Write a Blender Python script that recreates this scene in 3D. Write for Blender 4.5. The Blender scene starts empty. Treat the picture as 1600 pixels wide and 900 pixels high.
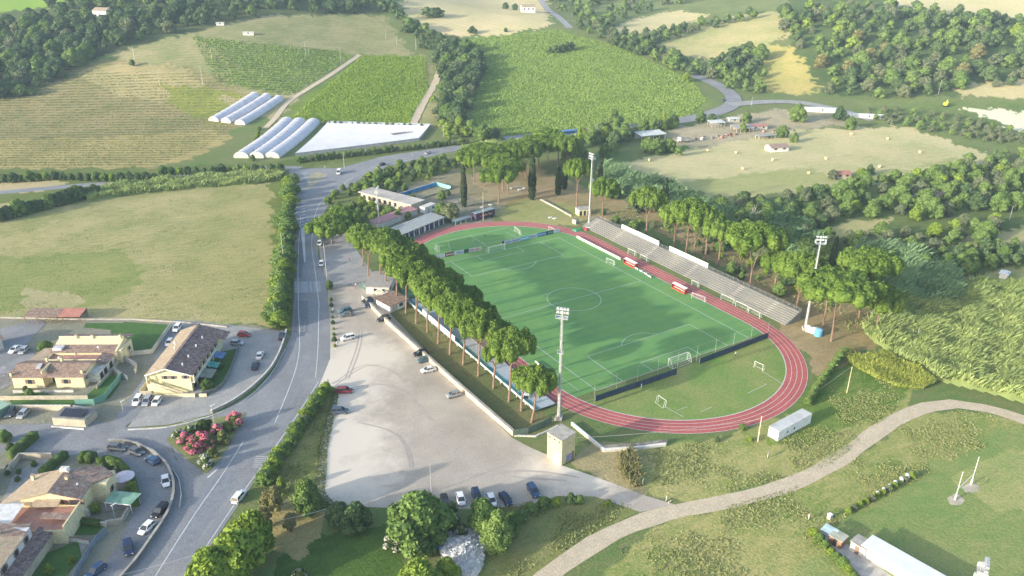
import bpy, bmesh, math, random
import numpy as np
from mathutils import Vector, Matrix
S = bpy.context.scene
COL = S.collection
R = math.radians
# ------------------------------------------------------------------ camera, sky, sun, exposure
CAM = np.array([-117.36, -144.21, 113.38]); YAW, PIT, ROL, FOC = .5584, .4228, .0067, 1237.05
_fw = np.array([math.sin(YAW)*math.cos(PIT), math.cos(YAW)*math.cos(PIT), -math.sin(PIT)])
_r = np.array([math.cos(YAW), -math.sin(YAW), 0]); _u = np.cross(_r, _fw)
R2 = _r*math.cos(ROL)+_u*math.sin(ROL); U2 = -_r*math.sin(ROL)+_u*math.cos(ROL)
cam = bpy.data.cameras.new('camera'); co = bpy.data.objects.new('camera', cam); COL.objects.link(co)
cam.sensor_width = 36; cam.lens = FOC/1600*36; cam.clip_start = 1; cam.clip_end = 20000
co.matrix_world = Matrix(((R2[0], U2[0], -_fw[0], CAM[0]), (R2[1], U2[1], -_fw[1], CAM[1]), (R2[2], U2[2], -_fw[2], CAM[2]), (0, 0, 0, 1)))
S.camera = co
SUN_EL, SUN_AZ = 14.8, 179.2            # towards the sun: azimuth from +x, counter-clockwise
W = bpy.data.worlds.new('World'); S.world = W; W.use_nodes = True
nt = W.node_tree; bg = nt.nodes['Background']
sky = nt.nodes.new('ShaderNodeTexSky'); sky.sky_type = 'NISHITA'; sky.sun_disc = False
sky.sun_elevation = R(SUN_EL); sky.sun_rotation = R(90-SUN_AZ); sky.air_density = 1.0; sky.dust_density = 2.2; sky.ozone_density = 1.0
nt.links.new(sky.outputs[0], bg.inputs[0]); bg.inputs[1].default_value = 0.15
sl = bpy.data.lights.new('sun', 'SUN'); sl.energy = 2.5; sl.angle = R(1.0); sl.color = (1.0, .93, .80)
so = bpy.data.objects.new('sun', sl); COL.objects.link(so)
sd = Vector((math.cos(R(SUN_AZ))*math.cos(R(SUN_EL)), math.sin(R(SUN_AZ))*math.cos(R(SUN_EL)), math.sin(R(SUN_EL))))
so.rotation_euler = sd.to_track_quat('Z', 'Y').to_euler()
S.view_settings.view_transform = 'Standard'; S.view_settings.look = 'None'; S.view_settings.gamma = 1
S.view_settings.exposure = 1.42; S.view_settings.use_curve_mapping = False
S.render.engine = 'CYCLES'
S.cycles.use_denoising = True; S.cycles.max_bounces = 4; S.cycles.volume_bounces = 0; S.cycles.transparent_max_bounces = 4
S.cycles.diffuse_bounces = 3
HAZE = 0.00015
# ------------------------------------------------------------------ terrain
def sm(t): t = np.clip(t, 0, 1); return t*t*(3-2*t)
def hgt(x, y):
    x = np.asarray(x, float); y = np.asarray(y, float)
    dx, dy = x-CAM[0], y-CAM[1]
    v = dx*math.sin(YAW)+dy*math.cos(YAW); u = dx*math.cos(YAW)-dy*math.sin(YAW)
    A = 72-30*sm((u+230)/220)+22*sm((u-150)/250)
    h = A*sm((v-445)/430)+np.clip(v-870, 0, 900)*0.045
    h = h+sm((v-470)/200)*(2.2*np.sin(u/47+v/90)+1.6*np.sin(v/38+u/120))
    return h
def px_of(x, y, z):
    dx, dy, dz = x-CAM[0], y-CAM[1], z-CAM[2]
    d = dx*_fw[0]+dy*_fw[1]+dz*_fw[2]; d = np.where(np.abs(d) < 1e-3, 1e-3, d)
    a = 800+FOC*(dx*R2[0]+dy*R2[1]+dz*R2[2])/d; b = 450-FOC*(dx*U2[0]+dy*U2[1]+dz*U2[2])/d
    a = np.where(d > 1, a, -9e5); return a, b
def G(px, py, z=0.0):
    """world point seen at photo pixel, at height z above the terrain"""
    d = _fw*FOC+R2*(px-800)+U2*(450-py); d = d/np.linalg.norm(d)
    if d[2] < -1e-3:
        t = (z-CAM[2])/d[2]; P = CAM+d*t
        if t < 5000 and float(hgt(P[0], P[1])) < 0.02: return (P[0], P[1], z)
    ts = np.arange(250, 3000, 2.0); X = CAM[0]+d[0]*ts; Y = CAM[1]+d[1]*ts; Z = CAM[2]+d[2]*ts
    k = np.where(Z <= hgt(X, Y)+z)[0]; k = k[0] if len(k) else len(ts)-1
    lo, hi = ts[max(k-1, 0)], ts[k]
    for _ in range(12):
        m = (lo+hi)/2; P = CAM+d*m
        if P[2] <= float(hgt(P[0], P[1]))+z: hi = m
        else: lo = m
    P = CAM+d*hi; return (P[0], P[1], float(hgt(P[0], P[1]))+z)
def H(x, y): return float(hgt(x, y))
# ------------------------------------------------------------------ object helpers
def tag(o, label=None, cat=None, group=None, kind=None):
    if label: o['label'] = label
    if cat: o['category'] = cat
    if group: o['group'] = group
    if kind: o['kind'] = kind
    return o
def empty(name, loc=(0, 0, 0), rz=0.0, **k):
    o = bpy.data.objects.new(name, None); COL.objects.link(o); o.location = loc; o.rotation_euler = (0, 0, rz); o.empty_display_size = .5
    tag(o, **k); return o
def npmesh(name, V, F, smooth=False):
    """V (n,3); F list of index arrays each (m,k)"""
    me = bpy.data.meshes.new(name); V = np.ascontiguousarray(V, dtype=np.float32)
    if not isinstance(F, list): F = [F]
    F = [np.asarray(f, dtype=np.int32) for f in F if len(f)]
    me.vertices.add(len(V)); me.vertices.foreach_set('co', V.ravel())
    li = np.concatenate([f.ravel() for f in F]); cnt = np.concatenate([np.full(len(f), f.shape[1], np.int32) for f in F])
    me.loops.add(len(li)); me.loops.foreach_set('vertex_index', li)
    me.polygons.add(len(cnt)); st = np.concatenate([[0], np.cumsum(cnt)[:-1]]).astype(np.int32)
    me.polygons.foreach_set('loop_start', st); me.polygons.foreach_set('loop_total', cnt)
    me.update(calc_edges=True)
    if smooth: me.polygons.foreach_set('use_smooth', np.ones(len(cnt), bool))
    return me
def link(name, me, mat=None, parent=None, **k):
    o = bpy.data.objects.new(name, me); COL.objects.link(o)
    if mat is not None and len(me.materials) == 0: me.materials.append(mat)
    if parent is not None: o.parent = parent
    tag(o, **k); return o
class MB:
    def __init__(s): s.v = []; s.f = []
    def add(s, vs, fs):
        n = len(s.v); s.v += [tuple(map(float, v)) for v in vs]; s.f += [tuple(i+n for i in f) for f in fs]; return s
    def box(s, x0, x1, y0, y1, z0, z1):
        return s.add([(x0, y0, z0), (x1, y0, z0), (x1, y1, z0), (x0, y1, z0), (x0, y0, z1), (x1, y0, z1), (x1, y1, z1), (x0, y1, z1)],
                     [(0, 3, 2, 1), (4, 5, 6, 7), (0, 1, 5, 4), (1, 2, 6, 5), (2, 3, 7, 6), (3, 0, 4, 7)])
    def frus(s, a, za, b, zb):   # rects (x0,x1,y0,y1)
        return s.add([(a[0], a[2], za), (a[1], a[2], za), (a[1], a[3], za), (a[0], a[3], za), (b[0], b[2], zb), (b[1], b[2], zb), (b[1], b[3], zb), (b[0], b[3], zb)],
                     [(0, 3, 2, 1), (4, 5, 6, 7), (0, 1, 5, 4), (1, 2, 6, 5), (2, 3, 7, 6), (3, 0, 4, 7)])
    def prism(s, pts, z0, z1):
        n = len(pts); s.add([(p[0], p[1], z0) for p in pts]+[(p[0], p[1], z1) for p in pts],
              [tuple(range(n-1, -1, -1)), tuple(range(n, 2*n))]+[(i, (i+1) % n, (i+1) % n+n, i+n) for i in range(n)]); return s
    def tube(s, p, q, r0, r1=None, n=6):
        r1 = r0 if r1 is None else r1; p = Vector(p); q = Vector(q); d = (q-p).normalized()
        a = d.orthogonal().normalized(); b = d.cross(a)
        vs = [p+(a*math.cos(t)+b*math.sin(t))*r0 for t in [i*2*math.pi/n for i in range(n)]]+[q+(a*math.cos(t)+b*math.sin(t))*r1 for t in [i*2*math.pi/n for i in range(n)]]
        return s.add(vs, [tuple(range(n-1, -1, -1)), tuple(range(n, 2*n))]+[(i, (i+1) % n, (i+1) % n+n, i+n) for i in range(n)])
    def slab(s, q, th):  # sloped quad (4 pts, ccw from above) with thickness downwards
        return s.add([tuple(p) for p in q]+[(p[0], p[1], p[2]-th) for p in q], [(0, 1, 2, 3), (7, 6, 5, 4), (0, 4, 5, 1), (1, 5, 6, 2), (2, 6, 7, 3), (3, 7, 4, 0)])
    def mesh(s, name): me = bpy.data.meshes.new(name); me.from_pydata(s.v, [], s.f); me.update(); return me
    def build(s, name, mat, parent=None, **k):
        o = link(name, s.mesh(name), mat, parent, **k); return o
# ------------------------------------------------------------------ materials
MATS = {}
def mat(name, col, rough=.8, spec=.3, metal=0, var=.15, vs=.6, col2=None, fine=0, bump=0, alpha=None):
    if name in MATS: return MATS[name]
    m = bpy.data.materials.new(name); m.use_nodes = True; MATS[name] = m; N = m.node_tree.nodes; L = m.node_tree.links
    b = N['Principled BSDF']; b.inputs['Roughness'].default_value = rough; b.inputs['Metallic'].default_value = metal
    b.inputs['Specular IOR Level'].default_value = spec
    tc = N.new('ShaderNodeTexCoord'); n1 = N.new('ShaderNodeTexNoise'); n1.inputs['Scale'].default_value = vs; n1.inputs['Detail'].default_value = 5; n1.inputs['Roughness'].default_value = .65
    L.new(tc.outputs['Object'], n1.inputs[0])
    mx = N.new('ShaderNodeMix'); mx.data_type = 'RGBA'
    c2 = col2 if col2 else tuple(c*(1-var*2) for c in col); c1 = col if col2 else tuple(min(1, c*(1+var)) for c in col)
    mx.inputs[6].default_value = (*c1, 1); mx.inputs[7].default_value = (*c2, 1)
    rp = N.new('ShaderNodeMapRange'); rp.inputs[1].default_value = .33; rp.inputs[2].default_value = .67; L.new(n1.outputs[0], rp.inputs[0]); L.new(rp.outputs[0], mx.inputs[0])
    out = mx.outputs[2]
    if fine:
        n2 = N.new('ShaderNodeTexNoise'); n2.inputs['Scale'].default_value = fine; n2.inputs['Detail'].default_value = 3; L.new(tc.outputs['Object'], n2.inputs[0])
        r2 = N.new('ShaderNodeMapRange'); r2.inputs[1].default_value = .3; r2.inputs[2].default_value = .7; r2.inputs[3].default_value = .78; r2.inputs[4].default_value = 1.18; L.new(n2.outputs[0], r2.inputs[0])
        m2 = N.new('ShaderNodeMix'); m2.data_type = 'RGBA'; m2.blend_type = 'MULTIPLY'; m2.inputs[0].default_value = 1; L.new(out, m2.inputs[6]); L.new(r2.outputs[0], m2.inputs[7]); out = m2.outputs[2]
        if bump:
            bp = N.new('ShaderNodeBump'); bp.inputs['Strength'].default_value = bump; bp.inputs['Distance'].default_value = .2; L.new(n2.outputs[0], bp.inputs['Height']); L.new(bp.outputs[0], b.inputs['Normal'])
    L.new(out, b.inputs['Base Color'])
    return m
def leafmat(name, c1, c2, c3=None, ns=.25):
    """foliage: colour differs per leaf clump, per region of the crown and per tree"""
    if name in MATS: return MATS[name]
    m = bpy.data.materials.new(name); m.use_nodes = True; MATS[name] = m; N = m.node_tree.nodes; L = m.node_tree.links
    b = N['Principled BSDF']; b.inputs['Roughness'].default_value = .65; b.inputs['Specular IOR Level'].default_value = .15
    g = N.new('ShaderNodeNewGeometry'); oi = N.new('ShaderNodeObjectInfo'); tc = N.new('ShaderNodeTexCoord'); n1 = N.new('ShaderNodeTexNoise'); n1.inputs['Scale'].default_value = ns; n1.inputs['Detail'].default_value = 3
    L.new(tc.outputs['Object'], n1.inputs[0])
    a = N.new('ShaderNodeMath'); a.operation = 'MULTIPLY_ADD'; L.new(g.outputs['Random Per Island'], a.inputs[0]); a.inputs[1].default_value = .55
    r = N.new('ShaderNodeMapRange'); r.inputs[1].default_value = .35; r.inputs[2].default_value = .65; r.inputs[4].default_value = .5; L.new(n1.outputs[0], r.inputs[0]); L.new(r.outputs[0], a.inputs[2])
    mx = N.new('ShaderNodeMix'); mx.data_type = 'RGBA'; mx.inputs[6].default_value = (*c1, 1); mx.inputs[7].default_value = (*c2, 1); L.new(a.outputs[0], mx.inputs[0])
    mo = N.new('ShaderNodeMix'); mo.data_type = 'RGBA'; c3 = c3 or tuple(c*1.25 for c in c2); mo.inputs[7].default_value = (*c3, 1); L.new(mx.outputs[2], mo.inputs[6])
    k = N.new('ShaderNodeMath'); k.operation = 'MULTIPLY'; k.inputs[1].default_value = .6; L.new(oi.outputs['Random'], k.inputs[0]); L.new(k.outputs[0], mo.inputs[0])
    L.new(mo.outputs[2], b.inputs['Base Color'])
    tr = N.new('ShaderNodeBsdfTranslucent'); L.new(mo.outputs[2], tr.inputs[0]); ms = N.new('ShaderNodeMixShader'); ms.inputs[0].default_value = .22
    L.new(b.outputs[0], ms.inputs[1]); L.new(tr.outputs[0], ms.inputs[2]); L.new(ms.outputs[0], N['Material Output'].inputs[0])
    return m
def tilemat(name, c1, c2, c3, ax='X'):
    if name in MATS: return MATS[name]
    m = bpy.data.materials.new(name); m.use_nodes = True; MATS[name] = m; N = m.node_tree.nodes; L = m.node_tree.links
    b = N['Principled BSDF']; b.inputs['Roughness'].default_value = .85; b.inputs['Specular IOR Level'].default_value = .2
    tc = N.new('ShaderNodeTexCoord'); br = N.new('ShaderNodeTexBrick'); br.inputs['Scale'].default_value = 1
    br.inputs['Brick Width'].default_value = .42; br.inputs['Row Height'].default_value = .36; br.inputs['Mortar Size'].default_value = .035; br.inputs['Mortar'].default_value = (*[c*.45 for c in c1], 1)
    br.inputs['Color1'].default_value = (*c1, 1); br.inputs['Color2'].default_value = (*c2, 1); L.new(tc.outputs['Object'], br.inputs[0])
    n1 = N.new('ShaderNodeTexNoise'); n1.inputs['Scale'].default_value = 1.1; n1.inputs['Detail'].default_value = 6; n1.inputs['Roughness'].default_value = .75; L.new(tc.outputs['Object'], n1.inputs[0])
    r = N.new('ShaderNodeMapRange'); r.inputs[1].default_value = .42; r.inputs[2].default_value = .62; r.inputs[4].default_value = .8; L.new(n1.outputs[0], r.inputs[0])
    mx = N.new('ShaderNodeMix'); mx.data_type = 'RGBA'; L.new(br.outputs[0], mx.inputs[6]); mx.inputs[7].default_value = (*c3, 1); L.new(r.outputs[0], mx.inputs[0])
    L.new(mx.outputs[2], b.inputs['Base Color'])
    wv = N.new('ShaderNodeTexWave'); wv.bands_direction = ax; wv.inputs['Scale'].default_value = 1.1; L.new(tc.outputs['Object'], wv.inputs[0])
    bp = N.new('ShaderNodeBump'); bp.inputs['Strength'].default_value = .5; bp.inputs['Distance'].default_value = .08; L.new(wv.outputs[1], bp.inputs['Height']); L.new(bp.outputs[0], b.inputs['Normal'])
    return m
def paint(name, col, rough=.35, metal=.0, spec=.5): return mat(name, col, rough=rough, metal=metal, spec=spec, var=.03, vs=3)
CREAM = mat('cream_render', (.72, .63, .40), var=.05, fine=3, bump=.1)
YEL = mat('yellow_render', (.78, .72, .42), var=.05, fine=3)
WHITE = mat('white_paint', (.78, .78, .75), var=.05, vs=1.5)
OFFW = mat('off_white_wall', (.62, .60, .54), var=.1, fine=2)
CONC = mat('concrete', (.40, .38, .34), var=.16, vs=.5, fine=4, bump=.2)
CONCD = mat('dark_concrete', (.22, .22, .21), var=.2, vs=.5, fine=4)
BEIGE = mat('beige_wall', (.52, .46, .35), var=.1, vs=.4, fine=3)
GLASS = mat('window_glass', (.03, .04, .05), rough=.08, spec=.8, var=0)
DARK = mat('dark_opening', (.03, .03, .035), var=.1)
METAL = mat('galvanised_metal', (.55, .56, .56), rough=.5, metal=.4, var=.08, vs=1)
BRONZE = mat('trunk_bark', (.26, .17, .12), var=.2, vs=1.2, fine=6)
BARKG = mat('grey_bark', (.16, .13, .10), var=.2, vs=1.2, fine=6)
GREENP = mat('green_panel', (.05, .20, .14), var=.15)
BLUEP = mat('dark_blue_screen', (.035, .06, .10), var=.12, vs=.6)
TIRE = mat('rubber', (.02, .02, .02), var=.1)
T_BROWN = tilemat('brown_roof_tiles', (.22, .14, .11), (.30, .20, .16), (.40, .31, .24))
T_PINK = tilemat('pink_roof_tiles', (.34, .21, .17), (.27, .16, .13), (.45, .38, .30))
T_TAN = tilemat('tan_roof_tiles', (.43, .33, .23), (.38, .29, .20), (.46, .39, .29))
T_DARK = tilemat('dark_roof_tiles', (.16, .10, .10), (.24, .17, .16), (.35, .28, .25))
TERR = mat('terracotta_terrace', (.46, .25, .20), var=.1, fine=4)
L_PINE = leafmat('pine_foliage', (.075, .145, .022), (.195, .295, .048), (.175, .265, .05))
L_MID = leafmat('broadleaf_foliage', (.075, .14, .035), (.20, .31, .08), (.22, .31, .09))
L_DARK = leafmat('dark_foliage', (.05, .10, .04), (.13, .205, .08), (.15, .22, .085))
L_YEL = leafmat('yellow_green_foliage', (.12, .20, .025), (.31, .42, .06), (.27, .37, .07))
L_OLIVE = leafmat('olive_foliage', (.10, .14, .07), (.22, .26, .15), (.23, .26, .13))
L_CYP = leafmat('cypress_foliage', (.025, .05, .022), (.065, .095, .04))
L_HEDGE = leafmat('hedge_foliage', (.035, .07, .015), (.10, .16, .035))
L_REED = leafmat('reed_leaves', (.15, .24, .07), (.40, .48, .17), (.36, .44, .17), ns=.07)
L_REEDB = leafmat('cane_leaves', (.10, .20, .09), (.28, .42, .18), (.26, .38, .19), ns=.07)
L_WEED = leafmat('weed_blades', (.13, .21, .055), (.28, .29, .12), ns=.06)
L_CROP = leafmat('crop_leaves', (.12, .21, .04), (.27, .37, .09), ns=.03)
L_VINE = leafmat('vine_leaves', (.13, .23, .025), (.30, .41, .06), ns=.03)
L_PINKF = leafmat('pink_flowers', (.72, .10, .20), (.85, .32, .42))
L_WHITEF = leafmat('white_flowers', (.45, .45, .38), (.70, .68, .60))
L_AUT = leafmat('dry_foliage', (.17, .17, .06), (.31, .29, .13), (.26, .26, .12))
# ------------------------------------------------------------------ ground: land use painted by zone (albedo only)
DRY = (.40, .345, .20); PALE = (.56, .48, .31); OLI = (.20, .21, .09); GRN = (.12, .20, .055); DKG = (.06, .10, .03); BRN = (.27, .19, .13); GREY = (.33, .30, .26)
LIME = (.21, .27, .07)
# (polygon in photo pixels, colour a, colour b, row strength, row period m, row direction degrees)
Z = [
 ([(-400, 330), (120, 312), (280, 292), (420, 285), (432, 300), (428, 400), (425, 508), (300, 505), (180, 498), (-400, 500)], (.43, .385, .23), (.25, .26, .12), .06, 3.2, 25),
 ([(-400, 420), (60, 400), (190, 390), (230, 440), (160, 480), (-400, 492)], (.31, .32, .15), (.19, .235, .09), .06, 3.2, 25),
 ([(330, 300), (425, 290), (428, 330), (425, 500), (330, 490), (250, 450), (300, 380)], (.38, .355, .195), (.25, .255, .115), .05, 3, 25),
 ([(30, 455), (90, 452), (140, 468), (100, 482), (40, 480)], (.44, .395, .27), (.33, .30, .18), 0, 3, 0),
 ([(-400, 160), (60, 150), (110, 100), (210, 88), (300, 105), (385, 140), (420, 160), (330, 230), (250, 262), (100, 270), (-400, 268)], (.33, .28, .17), (.17, .17, .08), .32, 5.0, 30),
 ([(-400, 225), (160, 215), (330, 205), (360, 215), (300, 250), (200, 264), (-400, 268)], (.44, .37, .19), (.26, .22, .11), .32, 5.0, 30),
 ([(120, 110), (230, 95), (290, 110), (330, 135), (250, 160), (180, 150)], (.42, .36, .22), (.30, .26, .15), .12, 5, 30),
 ([(250, 130), (370, 145), (400, 158), (340, 195), (280, 175)], (.30, .32, .08), (.14, .18, .05), .2, 4, 30),
 ([(130, 78), (250, 60), (330, 45), (420, 22), (600, 25), (645, 88), (560, 85), (440, 160), (380, 142), (290, 105), (200, 95)], (.36, .33, .21), (.20, .22, .11), .15, 5, 20),
 ([(300, 55), (420, 75), (530, 80), (555, 88), (450, 152), (350, 130), (380, 100)], (.24, .28, .12), (.11, .17, .06), .3, 4, 30),
 ([(340, 150), (430, 158), (448, 140), (470, 150), (430, 190), (380, 175)], (.42, .37, .24), (.36, .32, .2), 0, 3, 0),
 ([(562, 86), (668, 88), (674, 140), (650, 197), (600, 196), (450, 188), (440, 183)], (.20, .27, .06), (.10, .16, .03), .35, 2.6, 20),
 ([(640, 88), (668, 88), (690, 120), (700, 200), (640, 205), (660, 150)], (.36, .34, .2), OLI, 0, 3, 0),
 ([(600, -60), (840, -60), (860, 40), (780, 56), (700, 56), (640, 35)], (.66, .56, .40), (.52, .45, .28), .15, 7, 75),
 ([(735, 58), (780, 56), (870, 44), (960, 68), (1080, 122), (1110, 160), (1080, 182), (940, 206), (800, 214), (735, 196), (742, 100)], (.21, .28, .09), (.12, .18, .05), .25, 3.6, 20),
 ([(860, -60), (1240, -60), (1230, 30), (1100, 20), (980, 70), (880, 44)], (.22, .26, .13), (.14, .18, .08), 0, 3, 0),
 ([(940, 52), (1000, 27), (1060, 16), (1110, 24), (1060, 42), (990, 54)], (.60, .53, .36), (.45, .41, .25), .1, 6, 30),
 ([(1020, 72), (1080, 48), (1160, 22), (1240, 16), (1240, 55), (1190, 72), (1110, 92), (1060, 86)], (.52, .46, .28), (.34, .34, .17), .15, 6, 35),
 ([(1175, 70), (1250, 72), (1282, 110), (1272, 148), (1190, 142), (1170, 100)], (.55, .46, .20), (.36, .34, .12), 0, 6, 35),
 ([(1230, -60), (1700, -60), (1700, 150), (1290, 150), (1230, 60)], (.12, .17, .07), (.07, .11, .05), 0, 3, 0),
 ([(1390, -60), (1700, -60), (1700, 20), (1560, 30), (1470, 20), (1380, 6)], (.60, .53, .38), (.50, .45, .30), 0, 3, 0),
 ([(1480, 132), (1700, 118), (1700, 156), (1500, 150)], (.56, .49, .33), (.42, .38, .22), 0, 3, 0),
 ([(1330, 150), (1700, 158), (1700, 250), (1500, 225), (1350, 190)], (.20, .25, .11), (.12, .17, .06), 0, 3, 0),
 ([(1490, 168), (1555, 170), (1700, 188), (1700, 215), (1590, 205), (1550, 185)], (.78, .74, .66), (.7, .66, .58), 0, 3, 0),
 ([(925, 262), (1050, 240), (1160, 212), (1240, 203), (1420, 198), (1510, 230), (1560, 247), (1500, 272), (1330, 292), (1200, 302), (1120, 312), (1060, 287), (990, 275)], (.60, .53, .36), (.46, .42, .26), .07, 6, 12),
 ([(1060, 285), (1250, 262), (1400, 236), (1510, 248), (1330, 292), (1200, 304), (1120, 312)], (.42, .41, .23), (.31, .33, .15), .08, 6, 12),
 ([(1240, 255), (1420, 222), (1500, 235), (1440, 262), (1300, 275)], (.56, .50, .33), (.40, .38, .22), .08, 6, 12),
 ([(1040, 205), (1100, 190), (1200, 172), (1320, 172), (1320, 196), (1220, 205), (1100, 232), (1050, 225)], (.46, .41, .33), (.30, .26, .21), 0, 3, 0),
 ([(1130, 320), (1700, 250), (1700, 480), (1400, 470), (1200, 360)], (.16, .21, .08), (.09, .13, .05), 0, 3, 0),
 ([(1260, 362), (1330, 345), (1410, 340), (1370, 356), (1300, 375)], (.48, .42, .25), (.33, .33, .15), 0, 3, 0),
 ([(1390, 396), (1500, 368), (1700, 340), (1700, 372), (1500, 392), (1440, 404)], (.46, .41, .25), (.33, .32, .16), 0, 3, 0),
 ([(1480, 440), (1540, 425), (1700, 400), (1700, 470), (1560, 460)], (.36, .35, .2), (.25, .27, .12), 0, 3, 0),
 ([(690, 245), (840, 262), (930, 300), (1050, 340), (1200, 420), (1330, 460), (1420, 520), (1320, 560), (1250, 545), (1150, 430), (1000, 345), (920, 345), (830, 312), (760, 330), (690, 300)], (.42, .31, .21), (.26, .22, .12), 0, 3, 0),
 ([(700, 262), (800, 265), (820, 300), (760, 330), (700, 320)], (.42, .36, .28), (.32, .26, .2), 0, 3, 0),
 ([(770, 332), (820, 312), (880, 318), (940, 352), (900, 352), (800, 350)], (.40, .37, .20), (.26, .28, .12), 0, 3, 0),
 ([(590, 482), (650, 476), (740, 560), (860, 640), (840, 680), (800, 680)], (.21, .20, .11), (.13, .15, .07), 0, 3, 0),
 ([(500, 310), (600, 262), (720, 240), (760, 262), (640, 330), (560, 380), (480, 360)], (.22, .24, .11), (.11, .15, .05), 0, 3, 0),
 ([(600, 300), (720, 262), (760, 300), (730, 345), (640, 330)], (.34, .30, .24), (.22, .2, .15), 0, 3, 0),
 ([(640, 320), (700, 300), (790, 320), (760, 350), (640, 380), (600, 370)], (.28, .27, .25), (.2, .19, .17), 0, 3, 0),
 ([(880, 690), (940, 700), (1100, 690), (1260, 640), (1330, 570), (1440, 600), (1420, 640), (1300, 730), (1100, 785), (1020, 775), (930, 735)], (.40, .375, .19), (.19, .25, .075), 0, 3, 0),
 ([(1260, 600), (1320, 560), (1440, 600), (1390, 640), (1290, 690), (1200, 700), (1240, 640)], (.20, .27, .08), (.10, .17, .04), 0, 3, 0),
 ([(920, 690), (990, 700), (1010, 780), (930, 745), (890, 720)], (.44, .37, .25), (.32, .27, .17), 0, 3, 0),
 ([(1230, 520), (1300, 500), (1340, 560), (1280, 600), (1262, 560)], (.40, .32, .22), (.29, .22, .14), 0, 3, 0),
 ([(860, 960), (1050, 810), (1300, 740), (1420, 650), (1500, 640), (1700, 670), (1700, 720), (1560, 690), (1340, 800), (1290, 830), (1400, 960)], (.39, .37, .18), (.18, .24, .075), 0, 3, 0),
 ([(1180, 960), (1260, 870), (1300, 860), (1400, 960)], (.30, .34, .15), (.20, .25, .1), 0, 3, 0),
 ([(1570, 672), (1440, 735), (1330, 805), (1290, 830), (1420, 960), (1800, 960), (1800, 640)], (.29, .32, .14), (.19, .26, .10), .06, 5, 40),
 ([(1480, 740), (1600, 700), (1700, 720), (1700, 800), (1560, 800)], (.40, .38, .20), (.27, .31, .13), .06, 5, 40),
 ([(780, 790), (900, 772), (1000, 790), (880, 900), (740, 960), (740, 850)], (.27, .27, .13), (.16, .19, .07), 0, 3, 0),
 ([(380, 960), (470, 830), (620, 820), (640, 960)], (.09, .16, .045), (.055, .10, .03), 0, 3, 0),
 ([(395, 830), (440, 780), (500, 780), (500, 840), (470, 870), (420, 860)], (.40, .34, .19), (.26, .22, .12), 0, 3, 0),
 ([(400, 780), (440, 700), (500, 600), (530, 605), (505, 690), (490, 780)], (.30, .29, .13), (.14, .18, .07), 0, 3, 0),
 ([(422, 285), (462, 272), (462, 430), (458, 520), (430, 520), (428, 400)], (.18, .22, .07), (.11, .15, .05), 0, 3, 0),
 ([(-400, 268), (250, 262), (450, 250), (700, 225), (700, 232), (455, 265), (300, 288), (120, 312), (-400, 340)], (.17, .21, .08), (.10, .14, .05), 0, 3, 0),
 ([(-20, 290), (40, 282), (110, 285), (60, 300), (-20, 300)], (.50, .42, .30), (.42, .36, .24), 0, 3, 0),
 ([(-400, -60), (600, -60), (600, 22), (400, 25), (280, 55), (110, 100), (60, 150), (-400, 160)], (.13, .16, .08), (.08, .11, .06), 0, 3, 0),
 ([(-60, -60), (150, -60), (120, 8), (-60, 25)], (.25, .38, .08), (.20, .33, .07), 0, 3, 0),
 ([(-400, 498), (130, 495), (300, 503), (450, 515), (445, 560), (200, 660), (-400, 700)], (.30, .29, .27), (.22, .22, .21), 0, 3, 0),
 ([(-400, 690), (180, 690), (235, 720), (200, 900), (-400, 960)], (.30, .29, .27), (.22, .22, .21), 0, 3, 0),
]
def inpoly(px, py, poly):
    ins = np.zeros(px.shape, bool); n = len(poly)
    for i in range(n):
        x0, y0 = poly[i]; x1, y1 = poly[(i+1) % n]
        if y0 == y1: continue
        c = ((y0 > py) != (y1 > py)) & (px < (x1-x0)*(py-y0)/(y1-y0)+x0); ins ^= c
    return ins
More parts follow.
